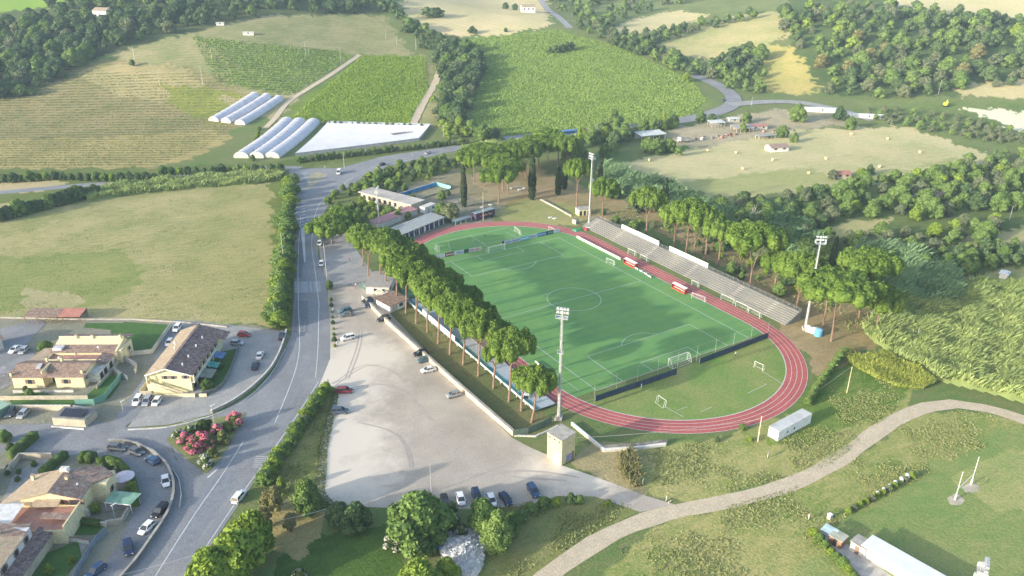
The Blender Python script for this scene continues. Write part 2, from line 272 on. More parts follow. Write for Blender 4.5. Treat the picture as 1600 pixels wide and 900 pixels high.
def build_ground():
    az = np.concatenate([np.linspace(-180, -40, 24, endpoint=False), np.linspace(-40, 40, 760, endpoint=False), np.linspace(40, 180, 24, endpoint=False)])
    rr = np.concatenate([[3, 25, 60, 90], np.geomspace(108, 1250, 560), np.geomspace(1400, 9000, 14)])
    A, Q = np.meshgrid(np.radians(az)+YAW, rr); X = CAM[0]+Q*np.sin(A); Y = CAM[1]+Q*np.cos(A); Zc = hgt(X, Y)
    nr, na = X.shape
    V = np.stack([X.ravel(), Y.ravel(), Zc.ravel()], 1)
    i, j = np.meshgrid(np.arange(nr-1), np.arange(na), indexing='ij'); j2 = (j+1) % na
    F = np.stack([i*na+j, i*na+j2, (i+1)*na+j2, (i+1)*na+j], -1).reshape(-1, 4)[:, ::-1]
    me = npmesh('ground', V, F, True)
    x, y, z = V.T; dist = np.hypot(x-CAM[0], y-CAM[1])
    w = 1.1*np.clip(dist/300, .7, 3)
    jx = x+w*(np.sin(x*.31+y*.17)+.7*np.sin(y*.83-x*.4)+.5*np.sin(x*1.7+1.3)); jy = y+w*(np.sin(y*.29-x*.21+2)+.7*np.sin(x*.77+y*.3)+.5*np.sin(y*1.9))
    PX, PY = px_of(jx, jy, hgt(jx, jy))
    ca = np.tile(np.array((*OLI, 1.)), (len(V), 1)); cb = np.tile(np.array((*GRN, 1.)), (len(V), 1)); zp = np.zeros((len(V), 4)); rc = np.zeros(len(V))
    for poly, a, b, rs, per, ang in Z:
        xs = [p[0] for p in poly]; ys = [p[1] for p in poly]
        k = np.where((PX > min(xs)) & (PX < max(xs)) & (PY > min(ys)) & (PY < max(ys)))[0]
        k = k[inpoly(PX[k], PY[k], poly)]
        ca[k, :3] = (a[0]*1.02, a[1]*.985, a[2]*.80); cb[k, :3] = (b[0], b[1]*1.06, b[2]*.82); zp[k, 0] = rs; rc[k] = (x[k]*math.sin(R(ang))+y[k]*math.cos(R(ang)))/per
    for nm, arr in (('za', ca), ('zb', cb), ('zp', zp)):
        at = me.attributes.new(nm, 'FLOAT_COLOR', 'POINT'); at.data.foreach_set('color', arr.astype(np.float32).ravel())
    at = me.attributes.new('rowc', 'FLOAT', 'POINT'); at.data.foreach_set('value', rc.astype(np.float32))
    m = bpy.data.materials.new('ground_cover'); m.use_nodes = True; N = m.node_tree.nodes; L = m.node_tree.links
    b = N['Principled BSDF']; b.inputs['Roughness'].default_value = .95; b.inputs['Specular IOR Level'].default_value = .05
    tc = N.new('ShaderNodeTexCoord')
    def noise(s, d=4, ro=.6, stretch=None):
        n = N.new('ShaderNodeTexNoise'); n.inputs['Scale'].default_value = s; n.inputs['Detail'].default_value = d; n.inputs['Roughness'].default_value = ro
        if stretch:
            mp = N.new('ShaderNodeMapping'); mp.inputs['Scale'].default_value = stretch; mp.inputs['Rotation'].default_value = (0, 0, R(28)); L.new(tc.outputs['Object'], mp.inputs[0]); L.new(mp.outputs[0], n.inputs[0])
        else: L.new(tc.outputs['Object'], n.inputs[0])
        return n.outputs[0]
    def mth(op, a, b=None, c=None):
        n = N.new('ShaderNodeMath'); n.operation = op
        for q, s in enumerate((a, b, c)):
            if s is None: continue
            if isinstance(s, (int, float)): n.inputs[q].default_value = s
            else: L.new(s, n.inputs[q])
        return n.outputs[0]
    def att(nm, o): n = N.new('ShaderNodeAttribute'); n.attribute_name = nm; return n.outputs[o]
    big = noise(.035, 5, .62); mid = noise(.22, 5, .7, (1, 2.3, 1)); fin = noise(1.3, 4, .7)
    s = mth('ADD', mth('MULTIPLY', big, .9), mth('ADD', mth('MULTIPLY', mid, .75), mth('MULTIPLY', fin, .65)))
    f = N.new('ShaderNodeMapRange'); f.inputs[1].default_value = 1.0; f.inputs[2].default_value = 1.32; L.new(s, f.inputs[0])
    sep = N.new('ShaderNodeSeparateColor'); L.new(att('zp', 'Color'), sep.inputs[0])
    row = mth('SINE', mth('MULTIPLY', mth('ADD', att('rowc', 'Fac'), mth('MULTIPLY', mid, .35)), 6.2832))
    f2 = mth('MULTIPLY_ADD', row, sep.outputs[0], f.outputs[0]); f2c = N.new('ShaderNodeClamp'); L.new(f2, f2c.inputs[0])
    mx = N.new('ShaderNodeMix'); mx.data_type = 'RGBA'; L.new(att('za', 'Color'), mx.inputs[6]); L.new(att('zb', 'Color'), mx.inputs[7]); L.new(f2c.outputs[0], mx.inputs[0])
    fr = N.new('ShaderNodeMapRange'); fr.inputs[1].default_value = .25; fr.inputs[2].default_value = .75; fr.inputs[3].default_value = .66; fr.inputs[4].default_value = 1.3; L.new(noise(3.2, 3, .7), fr.inputs[0])
    mm = N.new('ShaderNodeMix'); mm.data_type = 'RGBA'; mm.blend_type = 'MULTIPLY'; mm.inputs[0].default_value = 1; L.new(mx.outputs[2], mm.inputs[6]); L.new(fr.outputs[0], mm.inputs[7])
    L.new(mm.outputs[2], b.inputs['Base Color'])
    bp = N.new('ShaderNodeBump'); bp.inputs['Strength'].default_value = .55; bp.inputs['Distance'].default_value = .5; L.new(mth('ADD', fin, mid), bp.inputs['Height']); L.new(bp.outputs[0], b.inputs['Normal'])
    link('ground', me, m, kind='structure')
build_ground()
# ------------------------------------------------------------------ paved sheets
def densify(pts, closed=True, step=14):
    out = []; n = len(pts)
    # Catmull-Rom smoothing
    for i in range(n if closed else n-1):
        p0 = pts[(i-1) % n] if closed or i > 0 else pts[i]; p1 = pts[i]; p2 = pts[(i+1) % n]; p3 = pts[(i+2) % n] if closed or i+2 < n else p2
        d = math.hypot(p2[0]-p1[0], p2[1]-p1[1]); k = max(1, int(d/step))
        for j in range(k):
            t = j/k; f = lambda a, b, c, e: .5*((2*b)+(-a+c)*t+(2*a-5*b+4*c-e)*t*t+(-a+3*b-3*c+e)*t**3)
            out.append((f(p0[0], p1[0], p2[0], p3[0]), f(p0[1], p1[1], p2[1], p3[1])))
    if not closed: out.append(pts[-1])
    return out
def sheet(name, pix, z, m, smooth=False, kind='structure', world=False, **k):
    if smooth: pix = densify(pix)
    P = [(p[0], p[1]) for p in pix] if world else [G(*p)[:2] for p in pix]
    a = sum(P[i][0]*P[(i+1) % len(P)][1]-P[(i+1) % len(P)][0]*P[i][1] for i in range(len(P)))
    if a < 0: P = P[::-1]
    bm = bmesh.new(); fc = bm.faces.new([bm.verts.new((p[0], p[1], z)) for p in P]); fc.normal_update()
    bmesh.ops.triangulate(bm, faces=bm.faces[:]); me = bpy.data.meshes.new(name); bm.to_mesh(me); bm.free()
    return link(name, me, m, kind=kind, **k)
def ribbon_pts(C, w, dz, wob=0):
    C = [Vector((c[0], c[1])) for c in C]; V = []; F = []
    for i, c in enumerate(C):
        d = (C[min(i+1, len(C)-1)]-C[max(i-1, 0)]).normalized(); n = Vector((-d.y, d.x)); ww = w/2*(1+wob*math.sin(i*1.7)+wob*.6*math.sin(i*4.1))
        for s in (-1, -.33, .33, 1):
            p = c+n*s*ww; V.append((p.x, p.y, H(p.x, p.y)+dz))
    for i in range(len(C)-1):
        for j in range(3): a = i*4+j; F.append((a, a+4, a+5, a+1)[::-1])
    return V, F
def ribbon(name, pix, w, dz, m, wob=0, world=False, smooth=True, **k):
    C = pix if world else [G(*p)[:2] for p in pix]
    if smooth: C = densify(C, False, 4)
    V, F = ribbon_pts(C, w, dz, wob); mb = MB(); mb.add(V, F); return mb.build(name, m, **k)
ASPH = mat('asphalt', (.285, .29, .30), rough=.85, var=.0, col2=(.21, .215, .225), vs=.12, fine=2.5, bump=.1)
ASPH2 = mat('side_street_asphalt', (.275, .28, .29), rough=.85, col2=(.20, .205, .215), vs=.15, fine=2.5)
PAVE = mat('pale_yard_paving', (.37, .36, .34), col2=(.27, .27, .265), vs=.2, fine=2.5)
GRAV = mat('parking_gravel', (.50, .44, .365), col2=(.37, .32, .265), vs=.06, fine=3.5, bump=.02)
GRAVP = mat('pale_dust', (.62, .57, .50), col2=(.47, .42, .36), vs=.3, fine=2)
def gravel_dust(m):
    N = m.node_tree.nodes; L = m.node_tree.links; b = N['Principled BSDF']; src = b.inputs['Base Color'].links[0].from_socket; g = N.new('ShaderNodeNewGeometry'); acc = None
    n = N.new('ShaderNodeTexNoise'); n.inputs['Scale'].default_value = .09; n.inputs['Detail'].default_value = 6; n.inputs['Roughness'].default_value = .7; L.new(g.outputs['Position'], n.inputs[0])
    for (px, py), r0 in (((520, 590), 17), ((512, 690), 15), ((530, 740), 11), ((560, 560), 12), ((900, 735), 10)):
        c_ = G(px, py); d = N.new('ShaderNodeVectorMath'); d.operation = 'DISTANCE'; L.new(g.outputs['Position'], d.inputs[0]); d.inputs[1].default_value = (c_[0], c_[1], 0)
        a = N.new('ShaderNodeMath'); a.operation = 'MULTIPLY_ADD'; L.new(n.outputs[0], a.inputs[0]); a.inputs[1].default_value = 34; L.new(d.outputs['Value'], a.inputs[2])
        q = N.new('ShaderNodeMapRange'); q.interpolation_type = 'SMOOTHSTEP'; q.inputs[1].default_value = r0+17+7; q.inputs[2].default_value = r0+17-7; L.new(a.outputs[0], q.inputs[0])
        if acc is None: acc = q.outputs[0]
        else: k = N.new('ShaderNodeMath'); k.operation = 'MAXIMUM'; L.new(acc, k.inputs[0]); L.new(q.outputs[0], k.inputs[1]); acc = k.outputs[0]
    mx = N.new('ShaderNodeMix'); mx.data_type = 'RGBA'; L.new(acc, mx.inputs[0]); L.new(src, mx.inputs[6]); mx.inputs[7].default_value = (.66, .59, .495, 1); L.new(mx.outputs[2], b.inputs['Base Color'])
gravel_dust(GRAV)
PATHM = mat('dirt_path_soil', (.60, .50, .355), col2=(.49, .41, .29), vs=.4, fine=2.5, bump=.2)
LINE = mat('road_paint', (.62, .62, .60), var=.12, vs=2)
LAWN = mat('lawn_grass', (.07, .16, .03), col2=(.05, .115, .02), vs=.5, fine=3)
sheet('main_road', [(180, 960), (206, 900), (252, 830), (283, 775), (284, 740), (270, 700), (190, 672), (-60, 700), (-60, 662), (190, 668), (262, 668), (330, 652), (400, 612), (440, 562), (456, 520), (461, 440), (459, 340), (456, 300), (452, 278), (452, 266),
       (480, 263), (530, 263), (600, 244), (700, 229), (800, 214), (800, 222), (700, 238), (610, 259), (560, 282), (523, 307), (504, 335), (497, 365), (497, 400), (510, 440), (516, 500), (516, 560), (497, 606), (462, 660), (420, 720), (372, 790), (298, 900), (250, 960)], .04, ASPH)
sheet('car_park', [(497, 366), (540, 366), (560, 395), (600, 450), (606, 487), (640, 522), (700, 584), (800, 684), (830, 700), (858, 712), (880, 728), (930, 745), (1010, 775), (1060, 790), (1000, 800), (930, 776), (870, 775), (830, 790), (740, 795), (640, 795), (520, 790), (494, 770), (500, 700), (512, 650), (528, 606), (495, 604), (440, 684), (430, 690), (470, 630), (500, 595), (514, 560), (512, 450), (500, 400)], .028, GRAV)
sheet('forecourt_paving', [(500, 372), (545, 368), (562, 398), (600, 450), (575, 448), (520, 446), (506, 410)], .05, mat('forecourt', (.36, .35, .34), col2=(.28, .275, .27), vs=.2, fine=2))
sheet('estate_yard', [(200, 668), (215, 645), (262, 530), (280, 500), (448, 518), (436, 558), (398, 606), (328, 648), (262, 664)], .06, PAVE)
sheet('estate_street', [(195, 668), (170, 668), (225, 590), (262, 515), (270, 500), (285, 500), (262, 545), (235, 625), (215, 650)], .065, ASPH2)
sheet('side_street', [(-80, 690), (0, 664), (180, 660), (200, 672), (265, 690), (284, 745), (283, 780), (240, 850), (200, 910), (130, 960), (110, 960), (185, 850), (215, 790), (207, 740), (150, 716), (55, 705), (-80, 712)], .07, ASPH2)
sheet('upper_street', [(-80, 560), (-20, 520), (60, 498), (72, 505), (40, 540), (60, 560), (40, 590), (0, 610), (-80, 625)], .07, ASPH2)
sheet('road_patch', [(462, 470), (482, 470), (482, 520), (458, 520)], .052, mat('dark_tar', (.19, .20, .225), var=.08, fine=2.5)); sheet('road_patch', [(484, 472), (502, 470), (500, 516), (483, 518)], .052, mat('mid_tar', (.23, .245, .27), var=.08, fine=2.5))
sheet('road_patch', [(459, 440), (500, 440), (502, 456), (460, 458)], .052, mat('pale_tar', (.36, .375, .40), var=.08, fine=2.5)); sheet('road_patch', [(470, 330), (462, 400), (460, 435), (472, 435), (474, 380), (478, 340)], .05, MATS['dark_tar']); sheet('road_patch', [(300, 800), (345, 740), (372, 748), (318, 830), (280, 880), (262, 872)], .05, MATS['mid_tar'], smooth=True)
ribbon('west_branch_road', [(470, 263), (420, 262), (360, 267), (300, 273), (200, 283), (100, 292), (-60, 306)], 6.5, .05, ASPH, kind='structure')
ribbon('far_road', [(790, 218), (840, 213), (900, 206), (980, 200), (1060, 189), (1105, 180), (1140, 167), (1146, 154), (1135, 142), (1110, 128), (1080, 116)], 11, .3, ASPH, kind='structure')
ribbon('far_side_road', [(1140, 164), (1190, 160), (1240, 160), (1290, 168), (1365, 188)], 9, .34, PAVE, kind='structure')
ribbon('hill_road', [(890, 44), (870, 25), (850, 8), (838, -10)], 7, .3, PAVE, kind='structure')
ribbon('dirt_path', [(800, 960), (850, 905), (900, 868), (960, 832), (1040, 803), (1120, 787), (1200, 768), (1260, 746), (1320, 712), (1370, 675), (1410, 651), (1450, 636), (1490, 631), (1540, 638), (1600, 656), (1680, 690)], 4.3, .05, PATHM, wob=.06, kind='structure')
ribbon('farm_track', [(562, 86), (520, 115), (480, 140), (450, 160), (430, 185), (415, 200)], 3.6, .25, PATHM, kind='structure')
ribbon('field_track', [(690, 100), (680, 130), (662, 160), (645, 195)], 5, .25, PATHM, wob=.1, kind='structure')
sheet('junction_island', [(484, 272), (497, 268), (512, 273), (500, 282), (488, 292), (478, 296)], .06, mat('island_soil', (.36, .33, .22), var=.15))
sheet('flower_island', [(260, 688), (275, 668), (320, 656), (384, 645), (366, 682), (342, 722), (322, 740), (296, 722)], .12, mat('island_grass', (.24, .26, .11), col2=(.16, .19, .07), vs=.6))
for nm, pl in (('lawn', [(135, 505), (205, 505), (176, 516), (130, 512)]), ('lawn', [(172, 518), (195, 503), (268, 508), (238, 548), (196, 552)]), ('lawn', [(130, 622), (178, 583), (188, 600), (172, 622), (150, 630)]),
               ('lawn', [(60, 870), (122, 845), (128, 870), (100, 905), (40, 930)]), ('lawn', [(108, 815), (165, 820), (150, 836), (100, 836)]), ('lawn', [(10, 618), (60, 612), (120, 626), (112, 634), (20, 634)]), ('lawn', [(310, 595), (345, 550), (370, 545), (350, 600), (320, 622)])):
    LZ = globals().get('LZ', .08)+.004; sheet(nm, pl, LZ, LAWN)
tm = MB(); tz = .0335
for pl in ([(520, 600), (570, 570), (620, 585), (650, 640), (640, 700)], [(530, 612), (600, 600), (660, 640), (700, 700), (780, 740), (880, 750)], [(540, 590), (560, 530), (556, 480), (545, 450)], [(600, 760), (700, 745), (820, 735), (900, 745)], [(560, 660), (620, 680), (640, 740), (600, 775)]):
    for off in (0, 5):
        V, F = ribbon_pts(densify([G(p[0]+off, p[1]+off*.3)[:2] for p in pl], False, 3), .35, tz); tm.add(V, F); tz += .003
tm.build('tyre_tracks', mat('packed_tyre_track', (.47, .42, .365), col2=(.38, .335, .29), vs=.4), kind='structure')
tm = MB(); tz = .054
for pl in ([(484, 600), (430, 690), (370, 770), (290, 880)], [(300, 790), (350, 715), (410, 660), (455, 590), (470, 500)], [(330, 700), (390, 690), (440, 640), (480, 560)], [(190, 682), (240, 690), (275, 720), (284, 760)], [(486, 560), (484, 470), (478, 400), (480, 340), (520, 290)]):
    for off in (0, 7): V, F = ribbon_pts(densify([G(p[0]+off, p[1]+off*.2)[:2] for p in pl], False, 3), .4, tz); tm.add(V, F); tz += .0008
tm.build('tyre_marks', mat('worn_asphalt', (.25, .265, .29), col2=(.21, .225, .25), vs=.3), kind='structure')
# road markings
def strip(mb, P, w, z=.062):
    V, F = ribbon_pts(P, w, z); mb.add(V, F)
mk = MB()
for pl in ([(498, 596), (462, 652), (418, 716), (368, 786), (292, 900), (262, 945)], [(470, 335), (466, 400), (466, 470), (466, 560), (430, 660)], [(498, 480), (497, 540), (493, 590)], [(492, 345), (487, 380), (492, 420), (499, 480)],
           [(490, 345), (500, 318), (525, 296), (570, 270), (640, 250), (760, 231)], [(284, 660), (330, 650), (376, 630), (420, 590), (446, 545)], [(380, 690), (352, 735), (300, 810), (240, 905)]):
    strip(mk, densify([G(*p)[:2] for p in pl], False, 5), .22)
for pl in ([(530, 290), (575, 264), (640, 246), (720, 234)],): strip(mk, densify([G(*p)[:2] for p in pl], False, 5), .18)
for k in range(9):       # hatched nose
    y = 318+k*5; a = G(471.5-k*.3, y); b = G(479-k*.6, y-3.2); strip(mk, [a[:2], b[:2]], .5)
mk.add([(*G(469, 355)[:2], .062), (*G(475.5, 355)[:2], .062), (*G(477.5, 410)[:2], .062), (*G(475.5, 410)[:2], .062)], [(0, 3, 2, 1)])
for k in range(7): a = G(472+k*1.9, 272+k*2.7); b = G(479+k*1.4, 270+k*2.9); strip(mk, [a[:2], b[:2]], .7)
for k in range(6): a = G(400-k*1.2, 714+k*3.2); b = G(424-k*2.2, 714+k*3.2); strip(mk, [a[:2], b[:2]], .2)
for k in range(4): a = G(325+k*3, 745-k*4.5); b = G(340+k*0.6, 737-k*2); 
strip(mk, [G(324, 747)[:2], G(341, 732)[:2]], .5)
mk.build('road_markings', LINE, kind='structure')
# ------------------------------------------------------------------ the sports ground
L_, W_ = 101.85, 58.7; TX, TR, TW, TY0, TY1 = 28.92, 37.0, 5.75, 8.8, 93.1
def oval(r, n=40):
    P = []
    for i in range(n+1): a = math.pi+math.pi*i/n; P.append((TX+r*math.cos(a), TY0+r*math.sin(a)))
    for i in range(n+1): a = math.pi*i/n; P.append((TX+r*math.cos(a), TY1+r*math.sin(a)))
    return P
def ring(name, r0, r1, z, m, mb=None):
    A, B = oval(r0), oval(r1); n = len(A); own = mb is None; mb = mb or MB()
    mb.add([(p[0], p[1], z) for p in A]+[(p[0], p[1], z) for p in B], [(i, (i+1) % n, (i+1) % n+n, i+n)[::-1] for i in range(n)])
    if own: return mb.build(name, m, kind='structure')
TURF = mat('artificial_turf', (.055, .175, .075), col2=(.042, .145, .07), vs=.06, fine=1.5)
def turfmat():
    m = bpy.data.materials.new('pitch_turf'); m.use_nodes = True; N = m.node_tree.nodes; L = m.node_tree.links; b = N['Principled BSDF']; b.inputs['Roughness'].default_value = .9; b.inputs['Specular IOR Level'].default_value = .1
    tc = N.new('ShaderNodeTexCoord'); n = N.new('ShaderNodeTexNoise'); n.inputs['Scale'].default_value = .05; n.inputs['Detail'].default_value = 4; L.new(tc.outputs['Object'], n.inputs[0])
    w = N.new('ShaderNodeTexWave'); w.bands_direction = 'Y'; w.inputs['Scale'].default_value = .077; w.inputs['Distortion'].default_value = .4; L.new(tc.outputs['Object'], w.inputs[0])
    mx = N.new('ShaderNodeMix'); mx.data_type = 'RGBA'; mx.inputs[6].default_value = (.18, .335, .095, 1); mx.inputs[7].default_value = (.12, .275, .10, 1)
    a = N.new('ShaderNodeMath'); a.operation = 'MULTIPLY_ADD'; a.inputs[1].default_value = .22; L.new(w.outputs[1], a.inputs[0])
    n.inputs['Scale'].default_value = .09; n.inputs['Detail'].default_value = 8; n.inputs['Roughness'].default_value = .72
    r = N.new('ShaderNodeMapRange'); r.inputs[1].default_value = .36; r.inputs[2].default_value = .64; r.inputs[4].default_value = .85; L.new(n.outputs[0], r.inputs[0]); L.new(r.outputs[0], a.inputs[2]); L.new(a.outputs[0], mx.inputs[0]); L.new(mx.outputs[2], b.inputs['Base Color']); return m
sheet('football_pitch', [p for p in oval(TR) if p[1] > -2.6]+[(TX+TR*math.cos(R(-18)), -2.6)][:0], .05, turfmat(), world=True)
sheet('near_training_grass', [p for p in oval(TR) if p[1] < -2.4][::1], .045, mat('worn_grass', (.12, .25, .04), col2=(.27, .29, .09), vs=.06, fine=1.5), world=True)
ring('running_track', TR, TR+TW, .06, mat('track_rubber', (.50, .125, .11), col2=(.39, .105, .095), vs=.12, fine=1.6))
mk = MB()
for i in range(5): r = TR+TW*i/4; ring('l', r-.07, r+.07, .075, None, mk)
ring('l', TR-.22, TR-.05, .075, None, mk)
mk.build('track_lane_lines', LINE, kind='structure')
sheet('running_track_apron', [(-14, 0), (-20, 0), (-20, 78), (-16, 104), (-14, 100)], .035, mat('apron', (.05, .13, .075), var=.2), world=True)
mk = MB(); zl = .066
def ln(a, b, w=.16): strip(mk, [a, b], w, zl)
def rect(x0, x1, y0, y1, w=.16): ln((x0, y0), (x1, y0), w); ln((x1, y0), (x1, y1), w); ln((x1, y1), (x0, y1), w); ln((x0, y1), (x0, y0), w)
c = W_/2
rect(0, W_, 0, L_); ln((0, L_/2), (W_, L_/2))
for y0, s in ((0, 1), (L_, -1)):
    for hw, d in ((20.16, 16.5), (9.16, 5.5)):
        ln((c-hw, y0), (c-hw, y0+s*d)); ln((c-hw, y0+s*d), (c+hw, y0+s*d)); ln((c+hw, y0+s*d), (c+hw, y0))
    A = [(c+9.15*math.sin(t), y0+s*(11+9.15*math.cos(t))) for t in np.linspace(-R(53), R(53), 20)]; strip(mk, A, .16, zl)
strip(mk, [(c+9.15*math.sin(t), L_/2+9.15*math.cos(t)) for t in np.linspace(0, 2*math.pi, 49)], .16, zl)
ln((-4.2, 2), (-4.2, 20), .12)
# small pitch lines in the two bends
p = [G(*q)[:2] for q in ((673, 382), (793, 356), (820, 370), (740, 383))]
for a, b in ((0, 1), (1, 2), (2, 3)): ln(p[a], p[b], .13)
p = [G(*q)[:2] for q in ((1040, 636), (1068, 652))]; ln(p[0], p[1], .14)
for a, b in (((1191, 580), (1222, 600)), ((1095, 644), (1112, 636)), ((1168, 615), (1198, 600)), ((1058, 641), (1075, 636)), ((735, 368), (760, 384)), ((738, 378), (742, 372)), ((700, 378), (704, 394)), ((790, 362), (808, 372))):
    ln(G(*a)[:2], G(*b)[:2], .13)
mk.build('pitch_lines', LINE, kind='structure')
# ------------------------------------------------------------------ vegetation
def ico(sub):
    bm = bmesh.new(); bmesh.ops.create_icosphere(bm, subdivisions=sub, radius=1); v = np.array([t.co[:] for t in bm.verts]); f = np.array([[t.index for t in q.verts] for q in bm.faces]); bm.free(); return v, f
ICO2 = ico(2); ICO3 = ico(3)
def cards(P, Nn, size, rng, tilt=.7, aspect=1.0):
    """one small leaf-clump quad per point, roughly facing Nn"""
    n = len(P); Nn = Nn+rng.normal(0, tilt, (n, 3)); Nn /= np.linalg.norm(Nn, axis=1)[:, None]
    t = np.cross(Nn, rng.normal(0, 1, (n, 3))); t /= np.linalg.norm(t, axis=1)[:, None]; b = np.cross(Nn, t)
    s = (size*rng.uniform(.6, 1.35, n))[:, None]; t = t*s*.5; b = b*s*.5*aspect; fold = Nn*s*.18
    V = np.stack([P-t-b-fold, P+t-b*.6, P+t*.8+b-fold, P-t*.7+b*.9], 1).reshape(-1, 3)
    return V, np.arange(n*4).reshape(n, 4)
def crown_arrays(lobes, nleaf, size, seed, core=.84, under=.35):
    rng = np.random.default_rng(seed); Vs = []; Fs = []; o = 0; Lc = np.array([l[:3] for l in lobes]); Lr = np.array([l[3:6] for l in lobes])
    tri = []
    bv, bf = ICO2
    for l in range(len(lobes)):
        ph = rng.uniform(0, 6, 3); d = bv; k = 1+.10*np.sin(5*d[:, 0]+ph[0])+.10*np.sin(6*d[:, 1]+ph[1])+.08*np.sin(7*d[:, 2]+ph[2])
        Vs.append(Lc[l]+d*Lr[l]*core*k[:, None]); tri.append(bf+o); o += len(bv)
    area = (Lr[:, 0]*Lr[:, 1])**.9; cnt = np.maximum(4, (nleaf*1.7*area/area.sum())).astype(int); qu = []
    for l in range(len(lobes)):
        n = cnt[l]; d = rng.normal(0, 1, (n, 3)); d /= np.linalg.norm(d, axis=1)[:, None]
        d = d[(d[:, 2] > -under) | (rng.random(n) < .25)]
        P = Lc[l]+d*Lr[l]*rng.uniform(.82, 1.1, len(d))[:, None]
        keep = np.ones(len(P), bool)
        for m in range(len(lobes)):
            if m != l: keep &= (((P-Lc[m])/(Lr[m]*.86))**2).sum(1) > 1
        P = P[keep]; d = d[keep]
        if len(P) == 0: continue
        V, F = cards(P, d/Lr[l]*Lr[l].mean(), size, rng); Vs.append(V); qu.append(F+o); o += len(V)
    return np.concatenate(Vs), np.concatenate(tri), np.concatenate(qu)
def crown_mesh(name, *a, **k): V, T, Q = crown_arrays(*a, **k); return npmesh(name, V, [T, Q])
def dome(n, rad, z0, th, seed, lr=.3, jit=.12):     # umbrella-pine head
    rng = random.Random(seed); out = []
    for i in range(n):
        q = math.sqrt((i+.5)/n); a = i*2.399+rng.uniform(-.3, .3); r = q*rad*(1-lr*.7); rr = rad*lr*rng.uniform(.85, 1.2)
        out.append((r*math.cos(a)*rng.uniform(1-jit, 1+jit), r*math.sin(a)*rng.uniform(1-jit, 1+jit), z0+th*.42+th*.32*(1-q*q)*rng.uniform(.75, 1.2), rr, rr, th*.36*rng.uniform(.85, 1.15)))
    return out
def blob(n, rad, h, seed, z0=.12):                  # rounded broadleaf head
    rng = random.Random(seed); out = [(0, 0, h*(.5+z0/2), rad*.62, rad*.62, h*.42)]
    for i in range(n):
        t = (i+.5)/n; a = i*2.399+rng.uniform(-.5, .5); zz = z0+(.93-z0)*t; prof = math.sin(min(1, (t*.9+.16))*math.pi)**.6; r = rad*.66*prof*rng.uniform(.7, 1.2); rr = rad*rng.uniform(.2, .42)
        out.append((r*math.cos(a), r*math.sin(a), h*zz*rng.uniform(.92, 1.02), rr, rr, rr*rng.uniform(.75, 1.05)))
    return out
def trunk_mb(pts, r, n=7):
    mb = MB()
    for (a, b, r0, r1) in pts: mb.tube(a, b, r0, r1, n)
    return mb
def join_np(crown, mb, name):  # crown arrays + trunk MB in one mesh with two material slots
    V, T, Q = crown; n = len(V); tv = np.array(mb.v); quads = np.array([f for f in mb.f if len(f) == 4])+n
    me = npmesh(name, np.concatenate([V, tv]), [T, Q, quads]); me.polygons.foreach_set('material_index', np.array([0]*(len(T)+len(Q))+[1]*len(quads), np.int32)); return me
# prototypes (mesh data only); each unit in metres at scale 1
PINE_C = []; PINE_T = []
for s in range(4):
    rad = (6.3, 5.9, 6.7, 6.1)[s]; PINE_C.append(crown_mesh('crown', dome((46, 40, 52, 44)[s], rad, 0, (6.6, 7.0, 6.2, 7.2)[s], 11+s, .20, .22), 7500, .40, 5+s, core=.86, under=.15))
def pine_trunk(h, seed, fork=False, lean=(0, 0)):
    rng = random.Random(seed); mb = MB(); lx, ly = lean; fz = h*(.42 if fork else .72); f = Vector((lx*fz/h, ly*fz/h, fz))
    mid = Vector((lx*.45+rng.uniform(-.25, .25), ly*.45+rng.uniform(-.25, .25), fz*.5)); mb.tube((0, 0, -.2), mid, .36, .29, 8).tube(mid, f, .29, .24, 8)
    k = 2 if fork else 4
    for i in range(k):
        a = i*2*math.pi/k+rng.uniform(-.5, .5); q = f+Vector((math.cos(a)*h*(.11 if fork else .13), math.sin(a)*h*(.11 if fork else .13), (h-fz)*.75)); mb.tube(f, q, .19, .13)
        for j in range(3): a2 = a+rng.uniform(-1.1, 1.1); mb.tube(q, q+Vector((math.cos(a2)*1.9, math.sin(a2)*1.9, (h+1-fz)*.34)), .12, .05, 5)
    return mb
NTH = ['', 'second', 'third', 'fourth', 'fifth', 'sixth', 'seventh', 'eighth', 'ninth', 'tenth', 'eleventh', 'twelfth', 'thirteenth', 'fourteenth', 'fifteenth', 'sixteenth', 'seventeenth', 'eighteenth', 'nineteenth', 'twentieth']
def stone_pine(base, top, label, group, rad=1.0, seed=0, fork=False, lean=(0, 0)):
    """base: ground point; top: total height"""
    z = H(*base[:2]); t = empty('stone_pine', (base[0], base[1], z), label=label, cat='pine tree', group=group)
    th = min(7.4*rad*.95, 7.0); h = top-th*.92; me = pine_trunk(h+.9, seed, fork, lean).mesh('trunk'); link('trunk', me, BRONZE, t)
    cr = PINE_C[seed % 4]; c = link('crown', cr, L_PINE, t); c.location = (lean[0], lean[1], h); c.rotation_euler = (0, 0, seed*1.7); c.scale = (rad, rad*(.94+.04*(seed % 4)), th/6.6)
    return t
